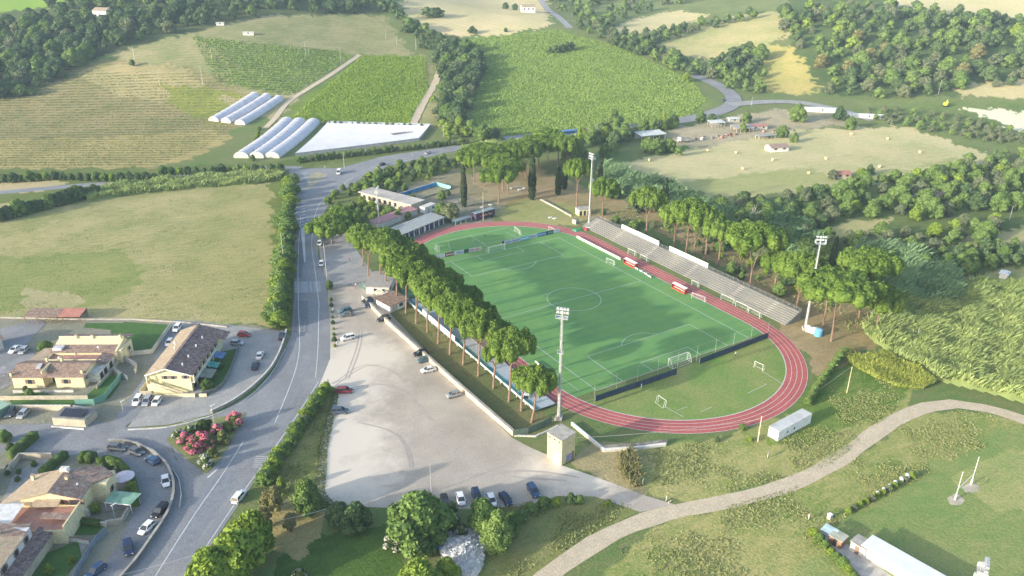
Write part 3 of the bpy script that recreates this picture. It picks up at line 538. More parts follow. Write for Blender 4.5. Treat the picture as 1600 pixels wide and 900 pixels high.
# row of stone pines along the west side of the pitch (near end first)
def crown_h(g, ty, rad): # height whose crown top shows at photo row ty
    return float(min([(abs(float(px_of(g[0], g[1], q)[1])-ty), q) for q in np.arange(6, 24, .25)])[1])
row = [(830.4, 660, 584, .84), (814.3, 642, 582, .58), (794.9, 627.4, 522, .92), (770.8, 607, 545, .60), (747, 587.7, 494, .98), (723.6, 570, 480, .98), (702.8, 553.7, 463, .88), (684.5, 537.4, 449, .98), (668, 519.5, 433, .98), (650, 505.5, 420, .98), (634, 490.7, 406, .96),
       (619.5, 475.4, 393, .9), (602.5, 452, 375, .86), (594.4, 441, 368, .86), (576, 438, 366, .84), (566, 415, 358, .9)]
for i, (a, b, ty, r) in enumerate(row):
    g = G(a, b); h = crown_h(g, ty, r)
    lab = 'umbrella-shaped stone pine at the near end of the row beside the running track' if i == 0 else ('umbrella-shaped stone pine at the far end of the row, by the forecourt' if i == len(row)-1 else '%s stone pine from the near end of the row beside the running track' % NTH[i])
    stone_pine(g, h, lab, 'stone pines in the row between car park and pitch', r, i, False, (1.0 if i else 1.6, .2))
bk = [(778, 566, 508, .82), (753, 543, 480, .84), (726, 518, 452, .84), (698, 496, 428, .86), (670, 470, 404, .86), (648, 448, 386, .86), (626, 430, 372, .86), (606, 420, 362, .84)]
for i, (a, b, ty, r) in enumerate(bk):
    g = G(a, b); stone_pine(g, crown_h(g, ty, r), '%s stone pine in the back line of the row, close to the track edge' % ('nearest' if i == 0 else NTH[i]), 'stone pines in the back line of the row', r, i+20)
# pines behind the stand: trunk base, photo height of crown top
pr = [((901, 322), 255, .75, 0, 'stone pine behind the small yellow shed'), ((941, 347), 284, .78, 0, 'single round stone pine right of the far floodlight mast'), ((1009, 374), 300, .85, 0, 'slim-trunked stone pine behind the far end of the stand'),
      ((1054, 387), 322, .72, 1, 'forked stone pine left of the second white panel behind the stand'), ((1072, 397), 318, .8, 0, 'pale-trunked stone pine behind the second white panel'), ((1086, 400), 322, .85, 1, 'dense stone pine behind the middle of the stand'), ((1101, 406), 335, .8, 0, 'thick-trunked stone pine at the end of the second white panel'), ((1122, 415), 348, .72, 0, 'low stone pine past the end of the second white panel'),
      ((1173, 450), 358, 1.15, 1, 'broad forked stone pine behind the near half of the stand'), ((1246, 486), 402, .95, 1, 'forked stone pine just behind the near corner of the stand'), ((1286, 510), 428, .9, 0, 'stone pine beside the blue water tank'), ((1299, 533), 432, 1.25, 1, 'wide spreading forked stone pine with low bare limbs near the blue tank'),
      ((1342, 497), 400, 1.05, 0, 'stone pine in front of the cane thicket'), ((1368, 520), 455, .85, 0, 'rightmost stone pine at the edge of the cane thicket'), ((1210, 455), 400, .7, 0, 'smaller stone pine deep behind the stand')]
for i, (b, ty, r, fk, lab) in enumerate(pr):
    g = G(*b); hh = min([(abs(px_of(g[0], g[1], q)[1]-ty), q) for q in np.arange(5, 26, .5)])[1]
    stone_pine(g, float(hh), lab, 'stone pines behind the stand', r*1.36, i+31, bool(fk), (-.8 if fk else .4, .5))
bp = [((741, 322), 232, 1.0), ((757, 318), 240, 1.0), ((779, 330), 262, 1.05), ((786, 322), 245, .95), ((793, 318), 250, .9), ((771, 312), 232, 1.0), ((815, 302), 222, .9), ((822, 296), 228, .8), ((841, 285), 214, 1.0), ((856, 282), 206, 1.0), ((872, 280), 212, 1.0), ((885, 290), 218, .9), ((755, 300), 226, .9), ((800, 290), 228, .9)]
for i, (b, ty, r) in enumerate([(q[0], q[1], q[2]*1.4) for q in bp]):
    b = list(b); g = G(*b); hh = crown_h(g, ty, r)
    while hh > 16.5 and b[1] > ty+30: b[1] -= 1.5; g = G(*b); hh = crown_h(g, ty, r)
    stone_pine(g, float(hh), 'tall bare-stemmed stone pine in the grove behind the far bend of the track', 'stone pines in the grove behind the far bend', r, i+50)
for i, (b, h, lab) in enumerate([((518, 381), 10.5, 'lone stone pine on the corner between the main road and the forecourt'), ((540, 366), 10.0, 'stone pine just right of the lone corner pine')]):
    stone_pine(G(*b), h, lab, None, 1.25-.2*i, i+70)
# broadleaf and shrub prototypes
def bt(h, fr=.3): return trunk_mb([((0, 0, -.3), (0, 0, h*.45), .3, .2), ((0, 0, h*.4), (h*.16, .1, h*.7), .17, .08), ((0, 0, h*.4), (-h*.15, h*.08, h*.7), .17, .08), ((0, 0, h*.42), (0, -h*.16, h*.72), .15, .07)], 0)
TREE = {}; DEFER = []
def proto(key, lobes, n, size, seed, h, mat_, bark, under=.35):
    TREE[key] = (crown_mesh('crown', lobes, n, size, seed, under=under), bt(h).mesh('trunk'), join_np(crown_arrays(lobes, int(n*.62), size*1.25, seed+9), bt(h), 'tree_mesh'), mat_, bark)
for i in range(4):
    lb = blob(20+i*3, 4.6+.3*i, 9+.5*i, 100+i)
    proto('mid%d' % i, lb, 4200, .48, 3+i, 9, L_MID, BARKG); proto('dark%d' % i, blob(18+i*3, 4.8, 9, 140+i), 3800, .48, 23+i, 9, L_DARK, BARKG)
for i in range(2): proto('yel%d' % i, blob(13, 4.4, 9, 160+i), 2400, .62, 43+i, 9, L_YEL, BARKG); proto('olive%d' % i, blob(14, 4.4, 8, 170+i), 2400, .6, 53+i, 8, L_OLIVE, BARKG)
for i in range(2): proto('dry%d' % i, blob(11, 4.2, 9, 180+i), 1500, .6, 63+i, 9, L_AUT, BARKG)
cyl = [(0, 0, 1.2+k*1.45, 1.25-.13*abs(k-2.2), 1.25-.13*abs(k-2.2), 1.5) for k in range(7)]; proto('cyp', cyl, 1800, .4, 77, 9, L_CYP, BARKG)
pop = [(.3*math.sin(k*2), .3*math.cos(k*2), 2+k*1.3, 2.2-.2*k, 2.2-.2*k, 1.6) for k in range(8)]; proto('tall', pop, 2400, .5, 79, 9, L_YEL, BARKG)
def tree(key, base, h, label, cat='tree', group=None, name=None, wide=1.0, seed=0, far=False, mt=None, force=False):
    cm, tm, jm, ml, bk_ = TREE[key]; z = base[2] if len(base) > 2 and base[2] > .5 else H(base[0], base[1]); s = h/9.6; rz = seed*2.1
    name = name or {'cyp': 'cypress_tree', 'olive0': 'olive_tree', 'olive1': 'olive_tree', 'tall': 'poplar_tree'}.get(key, 'broadleaf_tree')
    if far and name == 'broadleaf_tree' and group and not force:
        DEFER.append((key, (base[0], base[1], z), h, label, cat, group, wide, seed)); return None
    if far:
        if not len(jm.materials): jm.materials.append(ml); jm.materials.append(bk_)
        o = bpy.data.objects.new(name, jm); COL.objects.link(o); o.location = (base[0], base[1], z-.1); o.rotation_euler = (0, 0, rz); o.scale = (s*wide, s*wide, s); tag(o, label, cat, group); return o
    t = empty(name, (base[0], base[1], z), rz, label=label, cat=cat, group=group)
    a = link('trunk', tm, bk_, t); b = link('crown', cm, ml, t); a.scale = b.scale = (s*wide, s*wide, s)
    if mt: b.material_slots[0].link = 'OBJECT'; b.material_slots[0].material = mt
    return t
RNG = random.Random(5)
def ray_h(b, ty): return float(min([(abs(float(px_of(b[0], b[1], b[2]+q)[1])-ty), q) for q in np.arange(.6, 26, .2)])[1])
def band(poly, space, hr, keys, label, cat, group, n=400, wide=1.05, far=True, cap=999, name=None):
    xs = [p[0] for p in poly]; ys = [p[1] for p in poly]; got = []; tries = 0
    while tries < n*12 and len(got) < cap:
        tries += 1; x = RNG.uniform(min(xs), max(xs)); y = RNG.uniform(min(ys), max(ys))
        if not inpoly(np.array([x]), np.array([y]), poly)[0]: continue
        g = G(x, y)
        if any((g[0]-q[0])**2+(g[1]-q[1])**2 < space*space for q in got): continue
        got.append(g)
        tree(RNG.choice(keys), g, RNG.uniform(*hr), label, cat, group, name=name, wide=wide*RNG.uniform(.9, 1.2), seed=RNG.randint(0, 99), far=far)
    return len(got)
def rowt(pts, keys, hr, label, cat, group, far=False, name=None, wide=1.0):
    for i, q in enumerate(pts):
        g = G(q[0], q[1]); h = q[2] if len(q) > 2 else RNG.uniform(*hr)
        tree(keys[i % len(keys)], g, h, label[i] if isinstance(label, list) else label, cat, group, name=name, wide=(q[3] if len(q) > 3 else wide), seed=RNG.randint(0, 99), far=far)
MIDK = ['mid0', 'mid1', 'mid2', 'mid3']; DKK = ['dark0', 'dark1', 'dark2', 'dark3']; MIX = MIDK+DKK+['olive0']; RMIX = MIDK+['olive0', 'olive1', 'yel0', 'mid0', 'dark0']
NT = {}
# cypresses
for b, ty, w, lab in (((725, 323), 268, .85, 'dark column cypress beside the light green round tree'), ((831, 312), 255, 1.05, 'dark wide cypress at the end of the low wall behind the far bend'), ((1037, 330), 286, .9, 'dark cypress standing behind the middle of the stand'), ((872, 304), 268, .9, 'short dark cypress at the edge of the red earth bank'), ((937, 292), 258, .8, 'dark cypress right behind the far floodlight mast'), ((1298, 425), 378, .7, 'small cypress behind the near floodlight mast'), ((882, 296), 262, .8, 'dark cypress in the shade of the grove')):
    g = G(*b); tree('cyp', g, ray_h(g, ty), lab, 'cypress', wide=w*1.35*10/max(ray_h(g, ty), 4) if ray_h(g, ty) > 10 else w*1.3, seed=3)
# upper left wood
NT['ulw'] = band([(-30, 60), (60, 30), (200, 40), (290, 48), (235, 60), (140, 92), (40, 150), (-30, 158)], 8.5, (7, 14), DKK+['mid2', 'mid1', 'olive0'], 'dark blue-green tree in the dense wood on the upper left hillside', 'tree', 'trees of the upper left wood', cap=110, n=500)
NT['ulw2'] = band([(60, 6), (140, -2), (290, -2), (300, 10), (420, 4), (600, -4), (600, 18), (540, 26), (420, 22), (290, 42), (240, 40), (100, 40)], 12, (9, 13), DKK+['mid1'], 'dark tree on the ridge line behind the upper left wood', 'tree', 'trees on the upper left ridge', cap=75, n=400)
rowt([(50, 150, 6), (30, 152, 6), (75, 130, 7), (100, 122, 7), (108, 105, 6), (207, 104, 5.5), (325, 12, 7), (12, 150, 7)], DKK, (5, 7), 'dark bush at the lower edge of the upper left wood', 'bush', 'bushes along the edge of the upper left wood', far=True)
# middle tree line
rowt([(608, 14), (616, 22), (626, 32), (634, 42), (640, 50), (652, 62, 8), (660, 68, 8), (668, 78, 8), (600, 8), (590, 4), (632, 52, 8)], DKK+['mid2'], (8, 12), 'dark tree in the narrow line running down from the ridge to the crop field', 'tree', 'trees of the upper field line', far=True)
rowt([(690, 92, 11), (705, 90, 12), (722, 96, 13), (735, 108, 13), (700, 106, 12), (716, 118, 13), (732, 128, 12), (720, 140, 12), (700, 132, 11), (704, 152, 12), (722, 160, 11), (735, 150, 10), (695, 165, 10), (712, 178, 9), (690, 118, 10), (680, 100, 9)], DKK+['mid0', 'olive0'], (10, 13), 'big dark tree in the dense clump between the vineyard and the crop field', 'tree', 'trees of the dense clump left of the crop field', far=True, wide=1.15)
rowt([(698, 84, 12), (712, 78, 11), (745, 118, 13), (744, 98, 12), (728, 84, 12), (728, 112, 14), (712, 128, 13), (736, 138, 12), (728, 170, 12), (715, 192, 11), (700, 186, 10), (694, 148, 10), (722, 148, 13), (742, 128, 11), (688, 68, 9), (676, 62, 9), (664, 52, 9), (650, 46, 9), (660, 76, 8), (692, 178, 9)], DKK+['mid1', 'mid0'], (10, 13), 'big dark tree in the dense clump between the vineyard and the crop field', 'tree', 'trees of the dense clump left of the crop field', far=True, wide=1.25)
rowt([(692, 200, 6), (685, 190, 5), (700, 208, 7), (712, 212, 6), (728, 214, 7), (680, 178, 5), (678, 160, 5)], ['yel0', 'olive0', 'yel1', 'mid0'], (5, 7), 'pale yellow-green bushy tree along the track beside the dense clump', 'tree', 'pale trees beside the dense clump', far=True, wide=1.3)
rowt([(718, 200, 8), (755, 220, 10, 1.3), (738, 212, 9), (775, 214, 7), (700, 218, 6)], ['yel0', 'mid1', 'mid2', 'olive0', 'yel1'], (7, 10), 'green tree beside the main road at the corner of the crop field', 'tree', 'trees at the roadside corner of the crop field', far=True)
rowt([(668, 26, 9, 1.6), (676, 28, 9, 1.6), (684, 27, 9, 1.5)], DKK, (7, 9), 'dark tree of the isolated clump on the pale stubble field', 'tree', 'isolated clump on the pale field', far=True)
rowt([(738, 52, 6, 1.5), (790, 50, 4), (805, 16, 7), (790, 14, 7)], DKK, (5, 7), ['wide dark bush alone at the top edge of the crop field', 'small dark bush near the top right of the pale field', 'tree beside the white farmhouse on the far field', 'tree left of the white farmhouse on the far field'], 'tree', None, far=True)
rowt([(858, 84, 6), (868, 84, 7), (878, 82, 7), (886, 80, 8), (893, 78, 7)], DKK, (6, 8), 'dark tree of the small clump standing inside the crop field', 'tree', 'clump inside the crop field', far=True)
# hedgerows and woods at the top middle and right
NT['tm'] = band([(850, -4), (1000, -4), (1140, -4), (1000, 20), (945, 50), (900, 42)], 11, (7, 11), MIX, 'mid green tree in the hedgerows above the crop field', 'tree', 'trees of the upper middle hedgerows', cap=55, n=260)
NT['tm2'] = band([(900, 44), (990, 56), (1060, 46), (1180, 22), (1180, 30), (1070, 56), (1020, 70), (960, 72)], 9, (6, 9), MIX, 'tree in the hedgerow below the pale upper field', 'tree', 'trees below the pale upper field', cap=45, n=250)
NT['tm3'] = band([(955, 72), (1020, 76), (1060, 100), (1090, 112), (1170, 80), (1190, 88), (1180, 120), (1140, 128), (1075, 118), (1010, 92)], 8, (7, 11), MIX, 'mid green tree in the belt above the far road bend', 'tree', 'trees above the far road bend', cap=60, n=300)
NT['rw'] = band([(1215, 30), (1260, 8), (1380, 8), (1470, 22), (1600, 32), (1640, 110), (1600, 140), (1520, 134), (1450, 150), (1390, 158), (1330, 150), (1290, 148), (1280, 100), (1230, 62)], 9.0, (6, 13.5), MIX+['mid2', 'olive1', 'dark2', 'dry0', 'olive0', 'yel0'], 'mid green broadleaf tree in the large wood covering the upper right hillside', 'tree', 'trees of the upper right wood', cap=190, n=900)
rowt([(1072, 128, 7), (1245, 190, 12), (1310, 188, 9), (1328, 202, 8), (1222, 215, 7), (1240, 222, 5), (1160, 206, 6), (1095, 190, 7), (1112, 193, 7), (1166, 192, 7)], ['yel1', 'mid0', 'dark0', 'mid1', 'mid2', 'mid3', 'yel0', 'mid0', 'dark1', 'mid1'], (7, 9),
     ['small bright lime tree on the inside of the far road bend', 'large round tree by the dirt yard, tallest near the far road', 'dark tree right of the pale track end in the far yard', 'round tree at the top edge of the dry hay field', 'bright green bush in front of the open-sided shed', 'low green bush beside the hay field, near the pink roof', 'round green tree beside the red roofed shed', 'tree left of the far road, behind the junk yard', 'tree just right of its twin behind the junk yard', 'small tree between the junk yard sheds'], 'tree', None, far=True)
rowt([(800, 236, 8), (822, 232, 8), (905, 232, 10), (925, 225, 9), (945, 222, 10), (960, 228, 10), (975, 220, 9), (990, 214, 8), (1005, 205, 8), (1020, 205, 9), (1036, 204, 9), (1050, 200, 8), (910, 218, 8), (940, 208, 7), (958, 205, 11)], ['mid0', 'mid1', 'tall', 'mid2', 'yel0', 'dark1', 'mid3', 'olive0'], (8, 10), 'mid green tree in the belt along the far road, left of the junk yard', 'tree', 'trees along the far road', far=True)
rowt([(1025, 240, 9, 1.2), (1045, 238, 8), (1012, 238, 8), (1060, 244, 6)], MIDK, (7, 9), 'bushy green tree in front of the long white shed', 'tree', 'trees in front of the long white shed', far=True)
rowt([(960, 240, 7), (945, 246, 8), (905, 250, 9), (892, 262, 10), (915, 262, 8)], MIDK+['dark0'], (7, 9), 'green tree between the pine grove and the dry field', 'tree', 'trees between grove and dry field', far=True)
# right-hand gardens and orchards
NT['rg1'] = band([(1170, 320), (1300, 306), (1330, 290), (1420, 282), (1500, 262), (1600, 236), (1640, 236), (1640, 300), (1580, 330), (1500, 330), (1440, 350), (1400, 335), (1300, 345), (1220, 352)], 7.6, (5, 8), RMIX, 'rounded green tree in the gardens right of the dry field', 'tree', 'garden trees right of the dry field', cap=130, n=700)
NT['rg2'] = band([(1240, 372), (1330, 380), (1400, 362), (1440, 372), (1500, 350), (1560, 352), (1560, 378), (1450, 400), (1400, 420), (1300, 420), (1250, 400)], 7, (5, 8), RMIX, 'green tree in the middle belt of gardens behind the right-hand pines', 'tree', 'trees in the middle belt of gardens', cap=70, n=400)
NT['rg3'] = band([(1440, 402), (1640, 378), (1640, 408), (1560, 420), (1480, 440), (1440, 425)], 5, (4, 6), MIDK+['dark0', 'dark2'], 'dense green tree in the belt crossing the right edge of the photo', 'tree', 'trees in the belt at the right edge', cap=60, n=350)
NT['rg4'] = band([(1340, 170), (1480, 180), (1560, 200), (1600, 212), (1640, 225), (1560, 226), (1440, 206), (1370, 190)], 6.5, (3.5, 5.5), ['olive0', 'olive1', 'mid0'], 'greyish olive tree in the terraced grove near the white quarry', 'tree', 'olive trees near the white quarry', cap=65, n=350)
NT['rg5'] = band([(1120, 322), (1180, 318), (1240, 330), (1300, 350), (1240, 372), (1200, 372), (1140, 350)], 7, (5, 8), MIDK+['dark1', 'olive1'], 'green tree close behind the right-hand stone pines', 'tree', 'trees close behind the stone pines', cap=40, n=200)
NT['rg6'] = band([(1130, 120), (1190, 110), (1200, 142), (1180, 148), (1140, 140)], 8, (6, 8), MIDK, 'tree between the far road bend and the yellow slope', 'tree', 'trees right of the far road bend', cap=16, n=100)
rowt([(1250, 303, 4.5), (1262, 303, 4), (1274, 302, 4.5), (1290, 300, 4), (1300, 280, 6), (1345, 276, 5, 1.3), (1358, 272, 5)], ['mid0', 'dark1', 'mid2', 'mid1', 'olive0', 'yel0', 'dark0'], (4, 6), ['leftmost bush of the short hedge on the dry field', 'second bush of the short hedge on the dry field', 'third bush of the short hedge on the dry field', 'rightmost bush of the short hedge on the dry field', 'tree left of the red-roofed hut on the dry field', 'bright bush right of the red-roofed hut', 'darker bush at the far right of the red-roofed hut'], 'bush', None, far=True)
rowt([(1180, 372, 10), (1205, 380, 9), (1222, 392, 9), (1160, 362, 8), (990, 330, 9), (1015, 330, 8), (1050, 345, 10), (1090, 352, 9), (960, 310, 8), (1120, 370, 9), (1140, 385, 9), (1190, 405, 9), (1262, 440, 9), (1232, 445, 8)], ['dark0', 'dark1', 'mid1', 'dark2', 'olive0', 'olive1', 'dark3'], (8, 10), 'dark tree in the shade behind the stone pines of the stand', 'tree', 'dark trees behind the pines of the stand')
rowt([(1026, 382, 3.2, 1.2), (962, 350, 4), (1142, 428, 4), (990, 358, 3.5, 1.3), (1158, 437, 3), (942, 336, 3)], MIDK, (3, 4), ['round dark bush left of the second white panel', 'low bush at the foot of the lone round pine', 'leafy bush behind the stand, by the small blue bin', 'round dark bush behind the first white panel', 'small bush behind the stand steps', 'ivy clump at the foot of the round pine'], 'bush', None)
# hedges along the roads on the left
rowt([(x, 283+2*math.sin(x)-(x > 250)*8-(x > 340)*5) for x in range(-5, 445, 13)], DKK+['mid0', 'mid1', 'yel0', 'dark2'], (3.6, 6), 'dark bush in the hedge line below the terraced brown slope', 'bush', 'bushes of the hedge below the brown slope', far=True, name='hedge_bush')
rowt([(x, 346-.26*(x+5)+(0 if x < 90 else 0)) for x in range(-5, 150, 9)], DKK+['mid2'], (5, 7.5), 'large dark bush at the left end of the cane hedge above the meadow', 'bush', 'dark bushes at the left of the cane hedge', far=True, name='hedge_bush')
rowt([(457-.10*(y-280)+4*math.sin(y), y) for y in range(285, 512, 9)], ['mid0', 'yel0', 'mid2', 'mid3', 'yel1', 'mid1'], (4.5, 7), 'bush in the roadside hedge between the meadow and the main road', 'bush', 'bushes of the roadside hedge', far=True, name='hedge_bush', wide=1.35)
rowt([(x, 254-.115*(x-470)) for x in range(468, 735, 9)], ['mid0', 'dark0', 'olive0', 'mid1', 'dark1'], (3, 4.2), 'bush in the hedge between the white tunnels and the main road', 'bush', 'bushes of the hedge in front of the tunnels', far=True, name='hedge_bush')
rowt([(405-.9*k*1.2, 204+k*5.2) for k in range(10)]+[(560+k*9, 197+k*.3) for k in range(-6, 12)], ['mid0', 'olive0', 'yel0'], (2.5, 3.6), 'low bush beside the white growing tunnels', 'bush', 'bushes beside the white tunnels', far=True, name='hedge_bush')
NT['sl'] = band([(505, 322), (528, 300), (600, 270), (700, 248), (722, 240), (735, 262), (690, 272), (640, 284), (600, 300), (560, 302), (520, 318)], 5, (2.5, 5), MIDK+['yel0', 'dark1'], 'leafy bush on the overgrown bank between the main road and the empty pool', 'bush', 'bushes on the bank above the empty pool', cap=70, n=350, name='bush')
NT['sl2'] = band([(545, 350), (505, 345), (520, 330), (560, 318), (620, 335), (640, 342), (600, 352), (575, 360)], 4.2, (2.5, 4.5), MIDK+['yel0', 'yel1'], 'leafy bush in the overgrown plot below the derelict building', 'bush', 'bushes in the plot below the derelict building', cap=40, n=250, name='bush')
rowt([(704, 345, 9.5, 1.15), (690, 340, 7), (632, 300, 4), (645, 312, 3), (614, 300, 4), (668, 282, 3), (655, 278, 3), (690, 312, 4), (700, 306, 3)], ['olive0', 'mid1', 'mid0', 'yel0', 'mid2', 'yel1', 'yel0', 'mid3', 'dark1'], (3, 9), ['light green round tree behind the club building', 'tree half hidden behind the light green round tree', 'bush at the near left corner of the empty pool', 'low bush at the foot of the empty pool', 'bush left of the empty pool by the derelict roof', 'yellowish bush on the far rim of the empty pool', 'bright bush at the far left rim of the empty pool', 'bush between the pool and the round tree', 'dark bush right of the pool corner'], 'tree', None)
# foreground trees
rowt([(655, 848, 11.5, 1.25), (558, 826, 6.5, 1.1), (530, 820, 6, 1.0), (482, 800, 9, .75), (756, 828, 7, .95), (778, 862, 8.5, .72), (800, 835, 6, .7), (655, 925, 8, 1.15), (372, 912, 13, 1.0), (398, 866, 11, .9), (335, 935, 12, .95), (420, 800, 6, .7), (700, 908, 6, .8)],
     ['mid1', 'dark0', 'dark1', 'mid0', 'mid2', 'mid3', 'mid0', 'yel0', 'yel0', 'yel0', 'yel1', 'dry0', 'yel1'], (5, 9),
     ['largest round green tree at the bottom edge of the gravel car park', 'dark bushy tree left of the large round tree', 'dark bush left of its twin at the lawn edge', 'upright green tree at the lower left corner of the gravel car park', 'round green tree in front of the row of cars parked nose-in', 'cone-shaped green tree right of the rubble heap', 'bushy tree just behind the cone-shaped tree', 'yellow-green tree at the bottom edge left of the rubble', 'full green tree cut by the bottom edge beside the main road', 'yellow-green tree beside the main road, behind the parked white car', 'bright yellow-green tree at the bottom edge next to the road', 'dry straw-coloured small tree by the road verge', 'small yellow-green tree touching the rubble heap'], 'tree', None)
rowt([(432, 800, 7, .7), (415, 825, 6, .7), (515, 452, 3.6, .8), (455, 830, 5, .7), (440, 770, 4.5, .6)], ['dry1', 'dry0', 'mid0', 'dry1', 'yel0'], (4, 7), ['sparse straw-coloured tree left of the upright green tree', 'dry yellow tree behind the roadside yellow-green tree', 'small round tree at the car park gate by the main road', 'dry shrub beside the foreground lawn', 'yellowish shrub on the road verge'], 'tree', None)
# roadside strip of shrubs between main road and car park
rowt([(510-4.0*k-(4 if k % 2 else 0), 612+k*6.0) for k in range(25)], ['yel0', 'mid0', 'yel1', 'olive0', 'mid2'], (2.2, 3.6), 'low yellow-green bush on the strip between main road and gravel car park', 'bush', 'bushes on the strip beside the car park', name='verge_bush', far=True, wide=1.3)
rowt([(517+.8*k, 470+k*9) for k in range(9)], ['mid0', 'dark0', 'yel0'], (1.0, 1.8), 'low bush in the kerb strip at the entrance side of the car park', 'bush', 'bushes in the entrance kerb strip', name='bush', far=True)
rowt([(1262+k*5.6-(k > 3)*1.0, 632-k*7.6) for k in range(11)], ['mid0', 'mid1', 'mid2'], (2.4, 3.2), 'leafy green bush in the hedge row just outside the near bend of the track', 'bush', 'bushes of the hedge outside the near bend', name='hedge_bush', wide=1.0)
rowt([(1270+k*9, 838+k*9.6) for k in range(8)], ['yel0', 'mid0', 'mid1'], (1.8, 2.6), 'bright green bush in the hedge beside the white-roofed building', 'bush', 'bushes of the hedge beside the white-roofed building', name='hedge_bush', wide=1.1)
rowt([(1325+k*9, 802-k*5) for k in range(12)], ['yel0', 'olive0', 'yel1'], (1.2, 2.0), 'low yellow-green bush along the upper edge of the rugby field', 'bush', 'bushes along the rugby field edge', name='bush', far=True)
rowt([(830, 800, 2.5, 1.3), (850, 792, 2.6, 1.3), (870, 790, 2.4), (892, 785, 2.6), (905, 786, 2), (950, 790, 1.8), (815, 815, 2.5, 1.2), (1000, 755, 1.6), (1160, 672, 2), (1172, 690, 1.8), (1120, 690, 1.5)], ['mid0', 'mid1', 'yel0', 'dark0', 'mid2', 'yel1', 'mid3'], (1.5, 2.5), 'low leafy bush on the weedy bank below the navy parked car', 'bush', 'bushes on the weedy bank below the car park', name='bush', far=True)
g = G(1176, 352); t = empty('bare_tree', g, label='leafless pale grey tree among the canes behind the stand pines', cat='tree'); mb = MB().tube((0, 0, 0), (0, 0, 3.4), .22, .16); rng = random.Random(9)
for k in range(9):
    a = k*.7; q = Vector((math.cos(a)*rng.uniform(1.2, 2.6), math.sin(a)*rng.uniform(1.2, 2.6), rng.uniform(5, 8.5))); mb.tube((0, 0, 2.2+k*.12), q, .11, .04, 5)
    for j in range(3): mb.tube(q*.7+Vector((0, 0, .8)), q+Vector((rng.uniform(-1, 1), rng.uniform(-1, 1), rng.uniform(0, 1.6))), .05, .025, 4)
mb.build('branches', mat('bleached_wood', (.50, .46, .40), var=.08), t)
# ---- oleander shrubs on the traffic island and white ones by the rubble
def oleander(base, h, fl, label, wide=1.0, seed=0):
    h *= 1.2
    t = empty('oleander_shrub', G(*base), label=label, cat='flowering shrub', group='oleander shrubs')
    lb = blob(8, h*.62*wide, h, 300+seed, .1); link('foliage', crown_mesh('foliage', lb, 420, .38, seed), L_HEDGE, t)
    rng = np.random.default_rng(seed+7); P = []; Nn = []
    for l in lb[1:]:
        d = rng.normal(0, 1, (100 if fl != L_WHITEF else 46, 3)); d[:, 2] = np.abs(d[:, 2]); d /= np.linalg.norm(d, axis=1)[:, None]; P.append(np.array(l[:3])+d*np.array(l[3:6])*1.09); Nn.append(d)
    V, F = cards(np.concatenate(P), np.concatenate(Nn), .3, rng, .4); link('flowers', npmesh('flowers', V, F), fl, t)
for i, (b, h, f, lab, w) in enumerate([((281, 686), 2.2, L_WHITEF, 'white and pink oleander at the left corner of the traffic island', 1.1), ((299, 682), 2.6, L_WHITEF, 'white-flowered oleander near the top left of the island', 1.0), ((318, 674), 2.6, L_HEDGE, 'mostly green oleander at the top of the traffic island', 1.2), ((340, 680), 2.4, L_PINKF, 'pink oleander in the middle of the traffic island', 1.0), ((304, 708), 3.0, L_PINKF, 'deep pink oleander on the left edge of the island, largest pink one', 1.0), ((369, 663), 3.0, L_PINKF, 'red-pink oleander at the right corner of the island', 1.0), ((350, 694), 2.8, L_AUT, 'brownish green shrub right of centre on the island', 1.0), ((323, 731), 3.0, L_WHITEF, 'greenish white oleander at the bottom tip of the island', .95), ((326, 700), 2.2, L_PINKF, 'small pink oleander behind the greenish white one', 1.0), ((334, 714), 2.2, L_AUT, 'dull brown shrub above the bottom tip of the island', 1.0), ((290, 694), 2.4, L_PINKF, 'pink oleander below the white-flowered one at the left of the island', 1.1), ((314, 692), 2.6, L_PINKF, 'pale pink oleander in the centre left of the island', 1.2), ((358, 676), 2.2, L_HEDGE, 'low green shrub right of the middle of the island', 1.1),
      ((708, 830), 3.2, L_WHITEF, 'white-flowered oleander between the two trees at the car park edge', 1.1), ((722, 838), 2.4, L_WHITEF, 'smaller white oleander right above the rubble heap', 1.0), ((706, 806), 3.0, L_WHITEF, 'white oleander nearest the parked cars', .9), ((612, 858), 2.6, L_WHITEF, 'pale flowering oleander at the left foot of the largest round tree', 1.1), ((470, 905), 2.0, L_WHITEF, 'pale shrub at the bottom edge of the foreground lawn', 1.0)]):
    oleander(b, h, f, lab, w, i)
